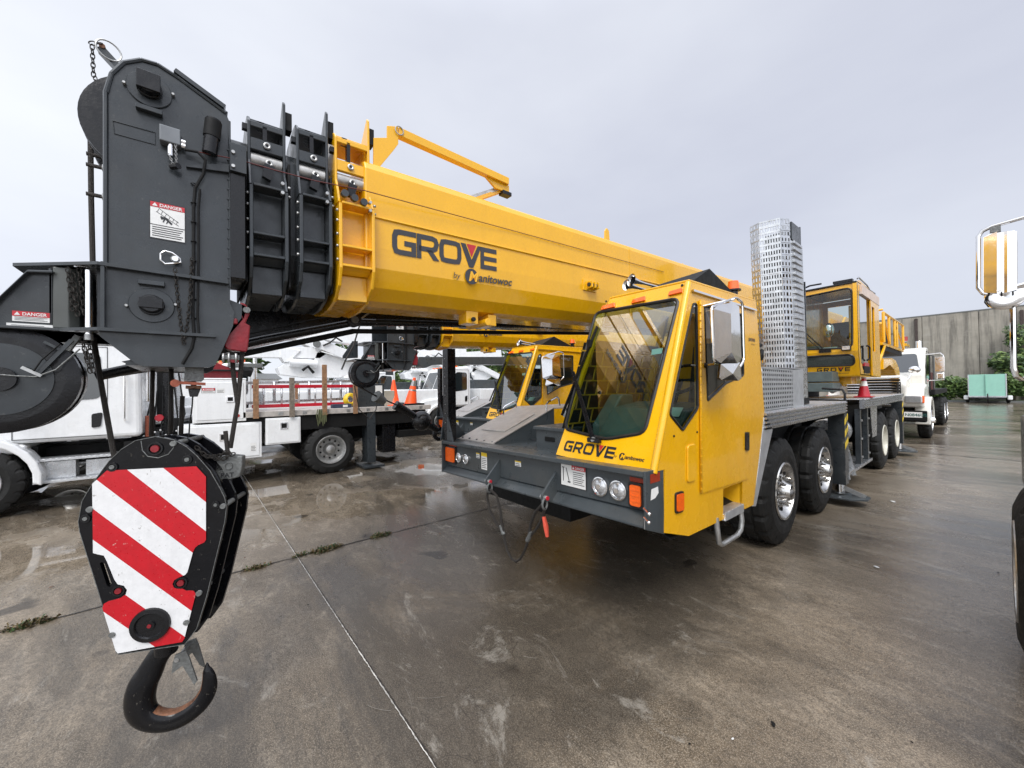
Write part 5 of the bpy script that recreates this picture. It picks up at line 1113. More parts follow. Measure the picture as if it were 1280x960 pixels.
# ================================================================ hook block
def hook_block():
    k = .944; P0 = CAM+(Vector((-2.5, -.194, .976))-CAM)*k; u = Vector((math.sin(math.radians(21)), math.cos(math.radians(21)), 0)); n = Vector((-u.y, u.x, 0))
    def B(pts, off=0): return [Vector((P0.x, P0.y, 0))+u*(a*k)+n*(off*k)+Z1*(1.72-(1.72-b)*k) for a, b in pts]
    hb = thing('hook_block', B([(.02, .1)], .15)[0], 'black hook block with red and white striped plates hanging over the concrete at left', 'hook block')
    near = [(.03, 1.517), (-.046, 1.502), (-.10, 1.463), (-.143, 1.414), (-.200, 1.32), (-.239, 1.24), (-.252, 1.147), (-.247, 1.10), (-.181, .82), (-.118, .535), (-.108, .522), (.140, .514), (.150, .525), (.189, .58), (.229, .724), (.306, 1.08), (.314, 1.157), (.306, 1.20), (.288, 1.246), (.245, 1.34), (.192, 1.416), (.150, 1.462), (.101, 1.498)]
    slot1 = [(-.178, .95), (-.170, .955), (-.160, .945), (-.135, .85), (-.142, .835), (-.152, .845)]
    q = MB(); q.slab(B(near), [B(slot1)], n*.022, BLKG)
    q.obj('side_plate', hb, .003, 2)
    def edge(l): return l
    # worn bright edge line
    far_ = [(a+.02, b-.01) for a, b in near]
    slot2 = [(.235, 1.03), (.250, 1.04), (.262, 1.02), (.236, .90), (.222, .89), (.212, .91)]
    q = MB(); q.slab(B(far_, .235), [B([(a+.0, b) for a, b in slot2], .235)], n*.022, BLKG); q.obj('side_plate', hb, .003, 2)
    q = MB(); q.slab(B([(a+.012, b-.003) for a, b in near], .10), [B([(a-.02, b) for a, b in slot2], .10)], n*.016, BLKG); q.obj('side_plate', hb, .003, 1)
    q = MB(); q.tube(B(near+near[:1], -.001), .0016, CST, 5); q.obj('worn_edge', hb)
    # red plate with white diagonal stripes, clipped exactly to the plate outline
    outl = [(-.149, 1.371), (.192, 1.365), (.231, 1.311), (.230, 1.004), (.222, .992), (.198, .983), (.186, .972), (.178, .955), (.155, .860), (.146, .848), (.118, .838), (.103, .830), (.096, .812), (.101, .796), (.112, .788), (.135, .784), (.150, .772), (.166, .770), (.180, .766), (.188, .749), (.142, .545), (.133, .531), (-.110, .531), (-.118, .545), (-.165, .748), (-.160, .766), (-.143, .775), (-.100, .782), (-.080, .795), (-.076, .815), (-.088, .836), (-.110, .846), (-.122, .870), (-.148, .955), (-.160, .985), (-.185, .995), (-.198, 1.002), (-.201, 1.315)]
    q = MB(); b2 = bmesh.new()
    vs = [b2.verts.new((a, b, 0)) for a, b in outl]; ed = [b2.edges.new((vs[i], vs[(i+1) % len(vs)])) for i in range(len(vs))]
    bmesh.ops.triangle_fill(b2, use_beauty=True, use_dissolve=False, edges=ed)
    # stripe boundaries: lines b + s*a = c
    s_ = 1.06; cs = [.56, .706, .852, .992, 1.136, 1.290, 1.432]
    for c in cs:
        bmesh.ops.bisect_plane(b2, geom=b2.verts[:]+b2.edges[:]+b2.faces[:], plane_co=(0, c, 0), plane_no=(s_, 1, 0))
    wp = mat('reflective_white', (.68, .68, .68), .35, 0, .06, 40, .05, 200, streak=.12, fleck=((.2, .18, .15), .6)); rp = mat('reflective_red', (.46, .004, .012), .35, 0, .08, 30, .05, 200, streak=.12, fleck=((.5, .4, .35), .6))
    for f in b2.faces:
        cc = f.calc_center_median(); v = cc.y+s_*cc.x; kx = sum(v > c for c in cs)
        q.face(B([(w_.co.x, w_.co.y) for w_ in f.verts], -.006), wp if kx % 2 == 0 else rp)
    b2.free()
    pf = B(outl, -.006); pb = B(outl, 0)
    for i in range(len(pf)): j = (i+1) % len(pf); q.face([pf[i], pf[j], pb[j], pb[i]], DECB)
    tag(q.obj('striped_plate', hb), 'red and white diagonal striped reflective plate')
    # centre cap and side lobes
    q = MB(); c = B([(.012, .637)], -.004)[0]; q.lathe([(0, .075), (.012, .072), (.014, .055), (.006, .050), (.006, .02), (.012, .018), (.012, 0)], c, -n, BLK, 32); q.disc(c-n*.012, -n, .008, .004, REDD, 10); q.obj('axle_cap', hb)
    q = MB()
    for a_, b_, r in ((-.108, .815, .020), (.128, .812, .022), (.03, 1.46, .026), (-.13, 1.385, .016), (.155, 1.40, .016), (-.225, 1.16, .014), (.27, 1.17, .012)):
        c = B([(a_, b_)], 0)[0]; q.torus(c-n*.003, n, r, .005, BLK, 16, 5); q.disc(c, -n, r*.6, .010, CST if r < .02 else REDD, 12)
    q.tube(B([(-.025, 1.50), (-.02, 1.455), (.0, 1.425), (.04, 1.415), (.08, 1.43), (.10, 1.46), (.105, 1.495)], -.001), .002, CST, 5)
    q.obj('plate_bolt', hb)
    # sheaves, spacer bolts
    for off in (.05, .19):
        q = MB(); q.lathe([(-.04, .04), (-.04, .19), (-.03, .225), (-.02, .225), (0, .195), (.02, .225), (.03, .225), (.04, .19), (.04, .04)], B([(.03, 1.20)], off+.01)[0], n, BLK, 40); q.obj('sheave', hb)
    q = MB()
    for a_, b_ in ((.30, 1.16), (.10, 1.48), (-.21, 1.2), (-.13, .62), (.15, .62), (.20, .75)): q.cyl(*B([(a_, b_)], -.01), *B([(a_+.015, b_)], .265), .012, CST, 10)
    q.obj('spacer_bolt', hb)
    q = MB(); q.prism(B([(-.09, .72), (.12, .72), (.11, .50), (-.06, .50)], .05), n*.16, BLK); q.cyl(*B([(.015, .55)], .13), *B([(.01, .42)], .13), .045, BLK, 20); q.obj('hook_carrier', hb, .006)
    # hook: swept body following the traced centreline
    cl = [((-.0, .440), .050), ((-.030, .395), .052), ((-.058, .335), .060), ((-.084, .265), .066), ((-.097, .195), .068), ((-.086, .130), .067), ((-.042, .083), .062), ((.025, .062), .056), ((.090, .073), .051), ((.150, .112), .046), ((.186, .170), .041), ((.192, .225), .034), ((.185, .27), .024), ((.182, .308), .014), ((.182, .330), .004)]
    cl = [((a_[0], a_[1]+.018*(1 if a_[1] < .3 else 0)), r_*.93) for a_, r_ in cl]
    path = []
    # refine with Catmull-Rom
    pts = [Vector((a[0][0], a[0][1], a[1])) for a in cl]
    for i in range(len(pts)-1):
        p0, p1, p2, p3 = pts[max(i-1, 0)], pts[i], pts[i+1], pts[min(i+2, len(pts)-1)]
        for t in (0, .25, .5, .75): path.append(.5*((2*p1)+(p2-p0)*t+(2*p0-5*p1+4*p2-p3)*t*t+(3*p1-p0-3*p2+p3)*t**3))
    path.append(pts[-1])
    q = MB(); i1 = q.mi(BLKG); i2 = q.mi(RUST); rings = []
    for i, p in enumerate(path):
        a_ = path[max(i-1, 0)]; b_ = path[min(i+1, len(path)-1)]; t = Vector((b_.x-a_.x, b_.y-a_.y)).normalized(); nn = Vector((-t.y, t.x)); row = []
        for j in range(20):
            an = 2*math.pi*j/20; w_ = p.z*math.cos(an); th = p.z*.62*math.sin(an)*(1-.25*math.cos(an)*-1)
            row.append(q.bm.verts.new(B([(p.x+nn.x*w_, p.y+nn.y*w_)], .13)[0]+n*th))
        rings.append(row)
    for i in range(len(rings)-1):
        for j in range(20):
            f = q.bm.faces.new([rings[i][j], rings[i][(j+1) % 20], rings[i+1][(j+1) % 20], rings[i+1][j]]); f.smooth = True
            inner = j in (0, 1, 18, 19); f.material_index = i2 if inner and 22 <= i <= 48 else i1
    q.bm.faces.new(rings[0]); q.bm.faces.new(rings[-1]); hk = q.obj('hook', hb); tag(hk, 'black hook with a rusty worn throat')
    q = MB(); q.prism(B([(.070, .43), (.115, .44), (.128, .40), (.160, .28), (.148, .262), (.132, .30), (.10, .37), (.055, .34), (.06, .39)], .075), n*.010, CST); q.prism(B([(.070, .43), (.115, .44), (.128, .40), (.155, .28), (.132, .30), (.10, .37), (.055, .34), (.06, .39)], .175), n*.010, CST)
    q.cyl(*B([(.078, .405)], .07), *B([(.078, .405)], .19), .010, STL, 10); q.obj('safety_latch', hk, .001)
    # cast weight hung on the rope beside the block
    wt = thing('rope_weight', B([(.28, 1.28)], .12)[0], 'small grey cast weight marked PAT beside the top of the hook block', 'weight')
    q = MB(); q.prism(B([(.237, 1.389), (.300, 1.395), (.352, 1.386), (.350, 1.33), (.339, 1.279), (.30, 1.268), (.250, 1.270), (.222, 1.285), (.228, 1.33)], .10), n*.05, CST)
    q.obj('weight_body', wt, .006)
    q = MB(); q.text('PAT', B([(.255, 1.282)], .097)[0], u, Z1, .022, DECB, 0, .01); c = B([(.29, 1.34)], .097)[0]; q.torus(c, n, .016, .003, CST, 14, 5); q.obj('raised_lettering', wt)
    q = MB(); q.chain(B([(.16, 1.44), (.20, 1.39), (.25, 1.395), (.29, 1.42), (.31, 1.40), (.26, 1.375), (.19, 1.40)], .09), WIRE, .018, .003, .014, .008); q.chain(B([(.13, 1.46), (.17, 1.41), (.21, 1.40)], .12), WIRE, .018, .003, .014, .008)
    q.tube(B([(.27, 1.52), (.28, 1.40), (.275, 1.27), (.26, 1.1)], .12), .010, WIRE, 8); q.obj('weight_chain', wt)
hook_block()

# wire rope sling hung between the tow lugs
def sling():
    Yv = 1.955; q = MB()
    q.tube(AY(Yv, [(610, 612), (609, 622), (613, 640), (621, 655), (627, 663)]), .011, WIRE, 8); q.tube(AY(Yv, [(613, 612), (621, 620), (626, 640), (627, 655), (628, 663)]), .011, WIRE, 8)
    q.tube(AY(Yv, [(628, 655), (630, 672), (634, 688), (640, 699), (645, 702), (650, 699), (656, 688), (660, 676), (662, 668)]), .010, WIRE, 8)
    q.tube(AY(Yv, [(661, 672), (663, 655), (669, 640), (678, 630)]), .011, WIRE, 8); q.tube(AY(Yv, [(661, 672), (670, 662), (678, 648), (681, 635)]), .011, WIRE, 8)
    for a_, b_ in (((626, 656), (629.5, 668)), ((664, 666), (659, 676))): q.tube(AY(Yv, [a_, b_]), .017, CST, 8)
    for px, py in ((612, 610), (681, 630)):
        c = at(px, py, 'y', Yv); q.torus(c, (1, .2, 0), .030, .008, CST, 16, 6, 1.3)
    o = recenter(q.obj('wire_rope_sling')); tag(o, 'greasy wire rope sling looped between the two lugs under the grey bumper', 'rope sling')
    q = MB(); q.tube(AY(Yv-.02, [(679.5, 646), (682, 658), (684, 671)]), .02, mat('red_ribbon', (.50, .06, .03), .7, 0, .2, 60), 5, radii=[.014, .020, .014]); o = recenter(q.obj('ribbon_tag')); tag(o, 'red ribbon tag dangling from the wire rope sling', 'tag')
sling()

def cone(x, y, z, h, label, bands=True, tilt=(0, 0, 0), colr=ORA, grp=None, base=True):
    t = thing('traffic_cone', (x, y, z), label, 'traffic cone', grp)
    q = MB(); r0 = h*.22; r1 = h*.045; rr = lambda f: r0+(r1-r0)*f; O = Vector((x, y, z))
    q.lathe([(.02, r0*1.05), (h*.05, r0), (h, r1), (h, 0)], O, Z1, colr, 24)
    q.obj('cone_body', t)
    if bands:
        q = MB(); bm_ = DEC if bands == 'white' else STL
        for f0, f1 in ((.42, .58), (.70, .9)) if bands != 'white' else ((.50, .72), (.84, 1.0)): q.lathe([(h*f0, rr(f0)+.003), (h*f1, rr(f1)+.003)], O, Z1, bm_, 24)
        q.obj('reflective_band', t)
    if base: q = MB(); s_ = r0*1.45; q.box(x-s_, x+s_, y-s_, y+s_, z, z+.02, BLKM if colr is ORA and bands == True else colr); q.obj('cone_base', t, .01)
    t.rotation_euler = tilt
    return t
cone(-1.38, 9.15, 1.482, .40, 'red and white striped traffic cone on the silver deck below the operator cab', 'white', colr=RED)

# ================================================================ second crane
c2 = copy_tree(crane, (-3.5, 1.8, 0)); c2['label'] = 'smaller looking yellow mobile crane parked behind the first, its cab seen under the big boom'
SHIFT = ('boom', 'boom_section', 'boom_collar', 'inner_boom', 'hose_stop_bar', 'limit_cable', 'boom_head', 'auxiliary_nose', 'hoist_rope', 'wedge_socket', 'jib_stowage_bracket', 'limit_switch', 'dead_end_rope')
for ch in list(c2.children):
    nm = ch.name.split('.')[0]
    if nm in SHIFT: ch.location = Vector((.0, .80, .20))
    if nm in ('dead_end_rope', 'hoist_rope', 'limit_cable', 'stowed_jib', 'limit_switch') or (nm in ('exhaust_guard', 'operator_cab', 'rear_platform')):
        for g in list(ch.children_recursive): bpy.data.objects.remove(g)
        bpy.data.objects.remove(ch)
def headache_ball():
    X = -6.9; c = at(527, 526, 'x', X); t = thing('overhaul_ball', c-Z1*.2, 'black overhaul ball tied by cable to the bumper of the second crane', 'crane ball')
    q = MB(); q.sphere(c, .19, BLK, 14); q.obj('ball', t)
    q = MB(); q.tube([at(440, 478, 'x', -5.95), at(470, 495, 'x', -6.3), at(500, 508, 'x', X)], .014, WIRE, 8); q.tube([at(443, 482, 'x', -5.95), at(449, 512, 'x', -6.1), at(462, 524, 'x', -6.2), at(470, 512, 'x', -6.2), at(472, 497, 'x', -6.3)], .008, WIRE, 6)
    q.tube([at(427, 462, 'x', -5.95), at(432, 450, 'x', -5.95), at(442, 432, 'x', -5.95), at(450, 405, 'x', -5.95)], .012, WIRE, 8)
    q.obj('pendant_rope', t)
    q = MB(); q.cyl(at(470, 495, 'x', -6.3), at(480, 502, 'x', -6.35), .10, CST, 14, .06); q.cyl(at(494, 506, 'x', X), at(518, 520, 'x', X), .09, BLK, 12, .06); q.cyl(at(535, 530, 'x', X), at(546, 537, 'x', X-.1), .07, BLK, 12); q.torus(at(549, 541, 'x', -7.2), (1, .2, 0), .13, .045, BLK, 18, 8); q.obj('swivel', t)
headache_ball()

# ================================================================ trucks
def truck(name, loc, s, label, cat, paint, grp=None, crew=False, detail=True, length=7.0, wheels=(1.05, 4.9), rimm=None, mirrors=True, yback=None, hup=0):
    """conventional truck: local y runs back from the bumper, x across"""
    L = Vector(loc); t = thing(name, loc, label, cat, grp)
    def p(x, y, z): return L+Vector((x, y, z))*s
    yb = yback or (3.3 if crew else 2.45)
    def bx(q, x0, x1, y0, y1, z0, z1, m): a_, b_ = p(x0, y0, z0), p(x1, y1, z1); q.box(a_.x, b_.x, a_.y, b_.y, a_.z, b_.z, m)
    def pr(q, pts, x0, x1, m): q.prism([p(x0, a_, b_) for a_, b_ in pts], Vector((x1-x0, 0, 0))*s, m)
    q = MB()
    # cab with raked windshield
    pr(q, [(1.22, 1.02), (1.22, 1.62+hup*.8), (1.58, 2.46), (1.72, 2.56), (yb-.10, 2.62), (yb, 2.52), (yb+.02, 1.02)], -.98, .98, paint)
    c_ = q.obj('cab', t, .07*s, 3)
    q = MB(); pr(q, [(.16, .92), (.08, 1.30+hup), (.22, 1.50+hup), (.62, 1.60+hup), (1.30, 1.68+hup), (1.30, .98), (1.2, .98)], -.60-hup*.6, .60+hup*.6, paint)
    # hood widening to the fenders
    pr(q, [(.20, .88), (.14, 1.10), (.40, 1.30+hup*.6), (1.28, 1.42+hup*.6), (1.28, 1.05), (1.55, 1.0), (1.52, .88), (.42, .88)], -1.02, 1.02, paint)
    h_ = q.obj('hood', t, .08*s, 3)
    q = MB()
    for sx in (-1, 1):
        arc = [(1.05+math.cos(math.radians(a_))*.66, .50+math.sin(math.radians(a_))*.66) for a_ in range(-8, 190, 15)]; arc2 = [(1.05+math.cos(math.radians(a_))*.57, .50+math.sin(math.radians(a_))*.56) for a_ in range(190, -9, -15)]
        pr(q, arc+arc2, sx*1.12, sx*.82, paint)
    q.obj('fender', h_, .02*s, 2)
    q = MB(); pr(q, [(.55, .5), (.55, .95), (1.6, .95), (1.6, .5)], -.8, .8, BLKM); q.obj('wheel_well', h_)
    # windshield and side windows
    wy_ = lambda z: 1.22+.36*(z-1.62-hup*.8)/(.84-hup*.8)
    q = MB()
    for sx in (-1, 1):
        a_ = [p(sx*.03, wy_(1.70+hup*.8), 1.70+hup*.8), p(sx*.88, wy_(1.70+hup*.8), 1.70+hup*.8), p(sx*.80, wy_(2.40), 2.40), p(sx*.03, wy_(2.40), 2.40)]; nn = Vector((0, -.94, .34))*.008
        q.prism([v+nn for v in roundloop(a_, .08*s)], nn*.5, DGL)
    q.obj('windshield', c_)
    for sx in (-1, 1):
        q = MB(); q.prism(roundloop([p(sx*.984, 1.50, 1.60), p(sx*.984, 2.28, 1.66), p(sx*.984, 2.28, 2.36), p(sx*.984, 1.80, 2.38), p(sx*.984, 1.50, 1.95)], .09*s), Vector((sx*.005, 0, 0)), DGL); q.obj('side_window', c_)
        q = MB()
        for a_, b_ in (((1.40, 1.08), (1.40, 2.0)), ((1.40, 2.0), (1.72, 2.47)), ((1.72, 2.47), (2.35, 2.47)), ((2.35, 2.47), (2.35, 1.08)), ((1.40, 1.08), (2.35, 1.08))):
            q.bar(p(sx*.982, *a_), p(sx*.982, *b_), .006, .012, BLKM, X1)
        q.obj('door_seam', c_)
        q = MB(); q.prism(roundloop([p(sx*.984, 2.18, 1.42), p(sx*.984, 2.30, 1.44), p(sx*.984, 2.28, 1.22), p(sx*.984, 2.18, 1.20)], .03*s), Vector((sx*.012, 0, 0)), BLK); q.obj('door_handle', c_)
        if mirrors:
            q = MB(); q.tube([p(sx*.98, 1.42, 2.35), p(sx*1.28, 1.32, 2.37), p(sx*1.33, 1.30, 2.30), p(sx*1.33, 1.30, 1.62), p(sx*.99, 1.42, 1.60)], .014*s, CHR, 8)
            mm_ = q.obj('mirror_arm', c_); q = MB(); bx(q, sx*1.18, sx*1.36, 1.24, 1.34, 1.85, 2.26, CHR); bx(q, sx*1.19, sx*1.35, 1.341, 1.35, 1.87, 2.24, DGL); bx(q, sx*1.19, sx*1.35, 1.26, 1.34, 1.64, 1.82, CHR); q.obj('mirror', c_, .03*s, 2)
            bpy.data.objects.remove(mm_) if False else None
        q = MB(); c = p(sx*.78, .17, 1.10); bx(q, sx*.66, sx*1.0, .10, .30, 1.0, 1.2, LGL); hl = q.obj('headlight', h_, .03*s, 2)
        q = MB(); bx(q, sx*.90, sx*1.035, .14, .36, 1.0, 1.2, LENS); q.obj('indicator_lamp', h_, .02*s, 2)
    q = MB(); bx(q, -.42, .42, .085, .10, .92, 1.42, BLKM)
    for k in range(6): bx(q, -.42, .42, .055, .10, .93+k*.085, .965+k*.085, CHR)
    q.bar(p(-.44, .08, .9), p(-.44, .08, 1.44), .03, .04, CHR); q.bar(p(.44, .08, .9), p(.44, .08, 1.44), .03, .04, CHR); q.obj('grille', h_, .008*s)
    q = MB(); bx(q, -1.08, 1.08, -.02, .18, .50, .80, BLK if paint is not WHT else CHR); q.obj('bumper', t, .03*s, 2)
    q = MB(); bx(q, -.42, .42, .2, length, .62, .90, BLKM); 
    for wy in wheels: q.cyl(p(-.9, wy, .5), p(.9, wy, .5), .07*s, BLKM, 10)
    bx(q, -.95, .95, yb-.2, yb+.2, .7, .95, BLKM); q.obj('chassis', t)
    q = MB()
    for sx in (-1, 1):
        bx(q, sx*.72, sx*1.04, 1.62, 2.44, .42, .46, TRD); bx(q, sx*.72, sx*1.02, 1.62, 2.44, .74, .78, TRD); bx(q, sx*.66, sx*.88, 1.64, 2.0, .46, .72, ALU); bx(q, sx*.66, sx*.86, 2.1, 2.44, .46, .70, ALU); bx(q, sx*.98, sx*1.04, 1.60, 1.66, .42, .78, ALU)
    q.obj('steps', t, .005)
    for i, wy in enumerate(wheels):
        for sx in (-1, 1):
            o = wheel(t, L.x+sx*1.10*s, L.y+wy*s, .50*s, (.26 if i == 0 else .55)*s, .285*s, rimm or STL, sx, 'wheel', 10, False, STL, i == 0)
    return t

# ---- flatbed service truck at left (its wheel arch, cab rear, side box, bed)
TX = -9.78
ft = truck('flatbed_truck', (TX, -3.50, 0), 1.0, 'white flatbed service truck at left with side boxes and wooden bed stakes', 'truck', WHT, 'white trucks', wheels=(1.05, 5.63), length=7.9, yback=2.73)
def flatbed():
    x = TX+1.13; q = MB()
    q.box(x-.55, x, -.11, .66, 1.195, 1.955, WHT); q.box(x-2.2, x-.56, -.11, .0, 1.2, 1.95, WHT); q.box(x-.6, x+.006, -.115, .665, 1.955, 1.985, WHT); q.obj('upper_side_box', ft, .012)
    q = MB(); q.box(x-.006+.0, x+.010, -.06, .615, 1.24, 1.91, WHT); o = q.obj('box_door', ft, .006)
    q = MB(); q.box(x+.010, x+.024, .36, .48, 1.55, 1.66, CHR); q.box(x+.024, x+.028, .38, .46, 1.57, 1.64, BLKM); q.obj('latch', o, .004); q = MB(); q.cyl((x+.010, .53, 1.30), (x+.02, .53, 1.30), .03, LENSR, 14); q.obj('marker_lamp', o)
    q = MB(); danger(q, (x+.011, .02, 1.72), Y1, Z1, .18, .085, 1); fine_label(q, (x+.011, .22, 1.72), Y1, Z1, .12, .085, None, 3); q.obj('warning_decal', o)
    q = MB(); q.box(x-.55, x, -.30, .90, .50, 1.165, WHT); q.obj('lower_side_box', ft, .012)
    q = MB(); q.box(x+.0, x+.012, -.26, .86, .54, 1.13, WHT); o = q.obj('box_door', ft, .006); q = MB(); q.box(x+.012, x+.024, .26, .36, .86, .99, CHR); q.box(x+.024, x+.028, .28, .34, .88, .97, BLKM); q.obj('latch', o, .004)
    q = MB(); fine_label(q, (x+.013, .72, .62), Y1, Z1, .09, .16, None, 4); q.obj('box_decal', o)
    q = MB(); q.box(x-.5, x, .96, 1.555, .71, 1.22, WHT); o = q.obj('tool_box', ft, .01); q = MB(); q.box(x, x+.01, .99, 1.525, .74, 1.19, WHT); q.box(x+.01, x+.022, 1.20, 1.33, 1.0, 1.13, CHR); q.box(x+.022, x+.026, 1.22, 1.31, 1.02, 1.11, BLKM); q.obj('box_door', o, .004)
    q = MB(); q.box(x-2.3, x, .60, 4.42, 1.25, 1.355, BED)
    for k in range(9): q.box(x-.001, x+.004, .75+k*.42, .83+k*.42, 1.27, 1.335, STL)
    q.obj('flatbed', ft, .006)
    q = MB(); q.box(x-2.2, x-.05, .0, 4.3, .95, 1.24, BLKM); q.box(x-.4, x-.02, 2.88, 3.06, .12, 1.24, GRY); q.box(x-.45, x+.15, 2.75, 3.2, .03, .08, GRY); q.box(x-.5, x-.1, 3.25, 3.55, .3, 1.24, BLK); q.box(x-2.0, x+.0, 3.6, 4.5, .62, .78, BLKM); q.box(x-.9, x-.3, 3.7, 4.4, .8, 1.24, BLK); q.obj('under_frame', ft, .006)
    q = MB(); fine_label(q, (x-.098, 3.36, .95), Y1, Z1, .10, .24, DECR, 4); q.obj('warning_decal', ft)
    # knuckle boom gear between cab and box: posts, hoses, motor
    q = MB(); q.box(x-.9, x-.62, -.52, -.38, .9, 2.6, BLK); q.box(x-.7, x-.62, -.62, -.55, 1.35, 2.1, ALU); q.box(x-.7, x-.62, -.36, -.27, 1.35, 2.1, ALU); q.box(x-.62, x-.6, -.6, -.52, 1.28, 2.25, BLKM)
    q.cyl((x-.5, -.38, 1.0), (x-.5, -.38, 1.28), .09, BLKM, 14); q.cyl((x-.4, -.56, 1.30), (x-.55, -.56, 1.30), .06, RED, 12); q.cyl((x-.3, -.7, 1.0), (x-.3, -.7, 1.35), .03, COP, 8)
    for k in range(6): q.tube([(x-.45, -.72+k*.09, .8), (x-.42+.03*(k % 3), -.70+k*.08, 1.05), (x-.5, -.72+k*.1, 1.3+.05*(k % 2)), (x-.6, -.66+k*.07, 1.7+.08*k)], .014, BLKM, 6)
    for k in range(10): q.cyl((x-.40, -.75+k*.07, 1.0+.03*(k % 4)), (x-.36, -.75+k*.07, 1.0+.03*(k % 4)), .016, CHR, 8)
    q.box(x-.9, x-.3, -.78, -.15, .75, 1.0, BLKM); q.obj('crane_pedestal', ft, .004)
    q = MB(); q.prism([(x-.3, -.1, 1.99), (x-.3, .62, 1.99), (x-.3, .62, 2.10), (x-.3, .15, 2.32), (x-.3, -.1, 2.3)], (-.8, 0, 0), REDD); q.box(x-1.0, x-.2, -.1, .75, 2.12, 2.15, BLKM); q.box(x-.4, x-.25, .4, .95, 2.2, 2.28, CST); q.cyl((x-.3, .62, 2.15), (x-.3, .78, 2.10), .09, BLKM, 12); q.obj('folded_arm', ft, .01)
    q = MB(); q.tube([(x-.2, -.7, 1.6), (x-.14, -.68, 1.6), (x-.13, -.68, 2.2), (x-.2, -.7, 2.2)], .015, CHR, 8); q.obj('grab_rail', ft)
    # handle strip at the cab rear and silver exhaust step
    q = MB(); q.tube([(x-.13, -.95, 1.30), (x-.08, -.95, 1.34), (x-.08, -.95, 2.05), (x-.13, -.95, 2.1)], .014, CHR, 8); q.obj('cab_grab_rail', ft)
flatbed()
stk = [(319.5, 474, 516.5, WOOD, -8.63), (364.5, 472, 514, WOODG, -8.63), (371.5, 479, 506, WOOD, -10.7), (405, 456, 511.5, WOOD, -8.63), (443.5, 480, 509.5, WOOD, -8.63)]
lbs = ['short brown wooden stake at the front end of the flatbed', 'grey weathered wooden stake second along the near edge of the flatbed', 'thin dark wooden stake on the far edge of the flatbed', 'tallest brown wooden stake on the near edge of the flatbed', 'wooden stake under the round sheave next to the yellow hose on the flatbed']
for (px, t_, b_, m_, X), lb in zip(stk, lbs):
    a_ = at(px, t_, 'x', X); c_ = at(px, b_, 'x', X); q = MB(); q.box(X-.04, X+.0, a_.y-.045, a_.y+.045, 1.345 if X < -9 else 1.23, a_.z, m_)
    if X > -9:
        q.bm.verts.ensure_lookup_table()
        for v in q.bm.verts: v.co.x += .05
    o = recenter(q.obj('wooden_stake', None, .004)); tag(o, lb, 'wooden stake', 'stakes along the flatbed')
# things on the bed
def ladder():
    t = thing('ladder', (-9.3, 1.9, 1.36), 'red railed aluminium ladder lying on edge on the flatbed', 'ladder')
    for z in (1.40, 1.80): q = MB(); q.box(-9.32, -9.28, .8, 3.1, z, z+.07, RED); q.obj('rail', t, .004)
    for k in range(7): q = MB(); q.cyl((-9.3, 1.0+k*.32, 1.45), (-9.3, 1.0+k*.32, 1.82), .018, ALU, 10); q.obj('rung', t)
    t2 = thing('ladder', (-9.7, 1.9, 1.36), 'plain aluminium ladder lying behind the red one on the flatbed', 'ladder')
    for z in (1.50, 1.92): q = MB(); q.bar((-9.7, .7, z), (-9.7, 3.3, z+.05), .03, .06, ALU); q.obj('rail', t2, .004)
    for k in range(7): q = MB(); q.cyl((-9.7, .9+k*.34, 1.53), (-9.7, .9+k*.34, 1.95), .03, ALU, 10); q.obj('rung', t2)
ladder()
cone(-9.0, 3.62, 1.357, .62, 'plain orange traffic cone on the tail of the flatbed', False, grp='cones on the flatbed')
cone(-8.95, 4.02, 1.357, .68, 'orange traffic cone with grey reflective bands on the tail of the flatbed', True, tilt=(math.radians(-6), math.radians(8), 0), grp='cones on the flatbed')
q = MB()
for k in range(5): q.torus((-9.05+.01*k, 2.62, 1.53), (1, .1*k, .05*k), .13-.01*k, .022, HOSE, 20, 6)
tag(recenter(q.obj('hose_coil')), 'coil of yellow hose beside the last stake on the flatbed', 'hose coil')
q = MB(); q.box(-9.0, -8.80, 2.2, 2.58, 1.357, 1.44, BLUE); q.box(-8.798, -8.795, 2.40, 2.50, 1.375, 1.42, DEC); tag(recenter(q.obj('tool_case', None, .01)), 'flat dark tool case on the flatbed edge', 'tool case')
q = MB(); q.box(-9.6, -8.9, 2.75, 3.35, 1.357, 1.88, GRY); q.box(-9.4, -8.9, 3.35, 3.6, 1.357, 1.72, mat('beige_box', (.36, .34, .28), .5)); q.face([(-8.897, 3.14, 1.66), (-8.897, 3.3, 1.66), (-8.897, 3.3, 1.84), (-8.897, 3.14, 1.84)], DEC); tag(recenter(q.obj('machine_box', None, .01)), 'dark grey equipment box behind the cable on the flatbed', 'equipment box')
q = MB(); q.bm.verts; q.sphere((-9.0, 4.0, 1.385), .12, BLKM, 10, .25); q.box(-9.25, -8.75, 3.8, 4.3, 1.357, 1.40, BLKM); tag(recenter(q.obj('rubber_mat', None, .02)), 'black rubber mat under the cones on the flatbed', 'mat')
q = MB()
for k in range(6): q.tube([(-8.60, 1.86+k*.03, 1.36), (-8.58, 1.83+k*.035, 1.25), (-8.58, 1.86+k*.03, 1.02+.04*(k % 3)), (-8.59, 1.89+k*.025, 1.2), (-8.62, 1.9+k*.025, 1.36)], .010, mat('olive_strap', (.10, .11, .05), .8), 5)
tag(recenter(q.obj('strap')), 'olive strap hanging over the edge of the flatbed', 'strap')

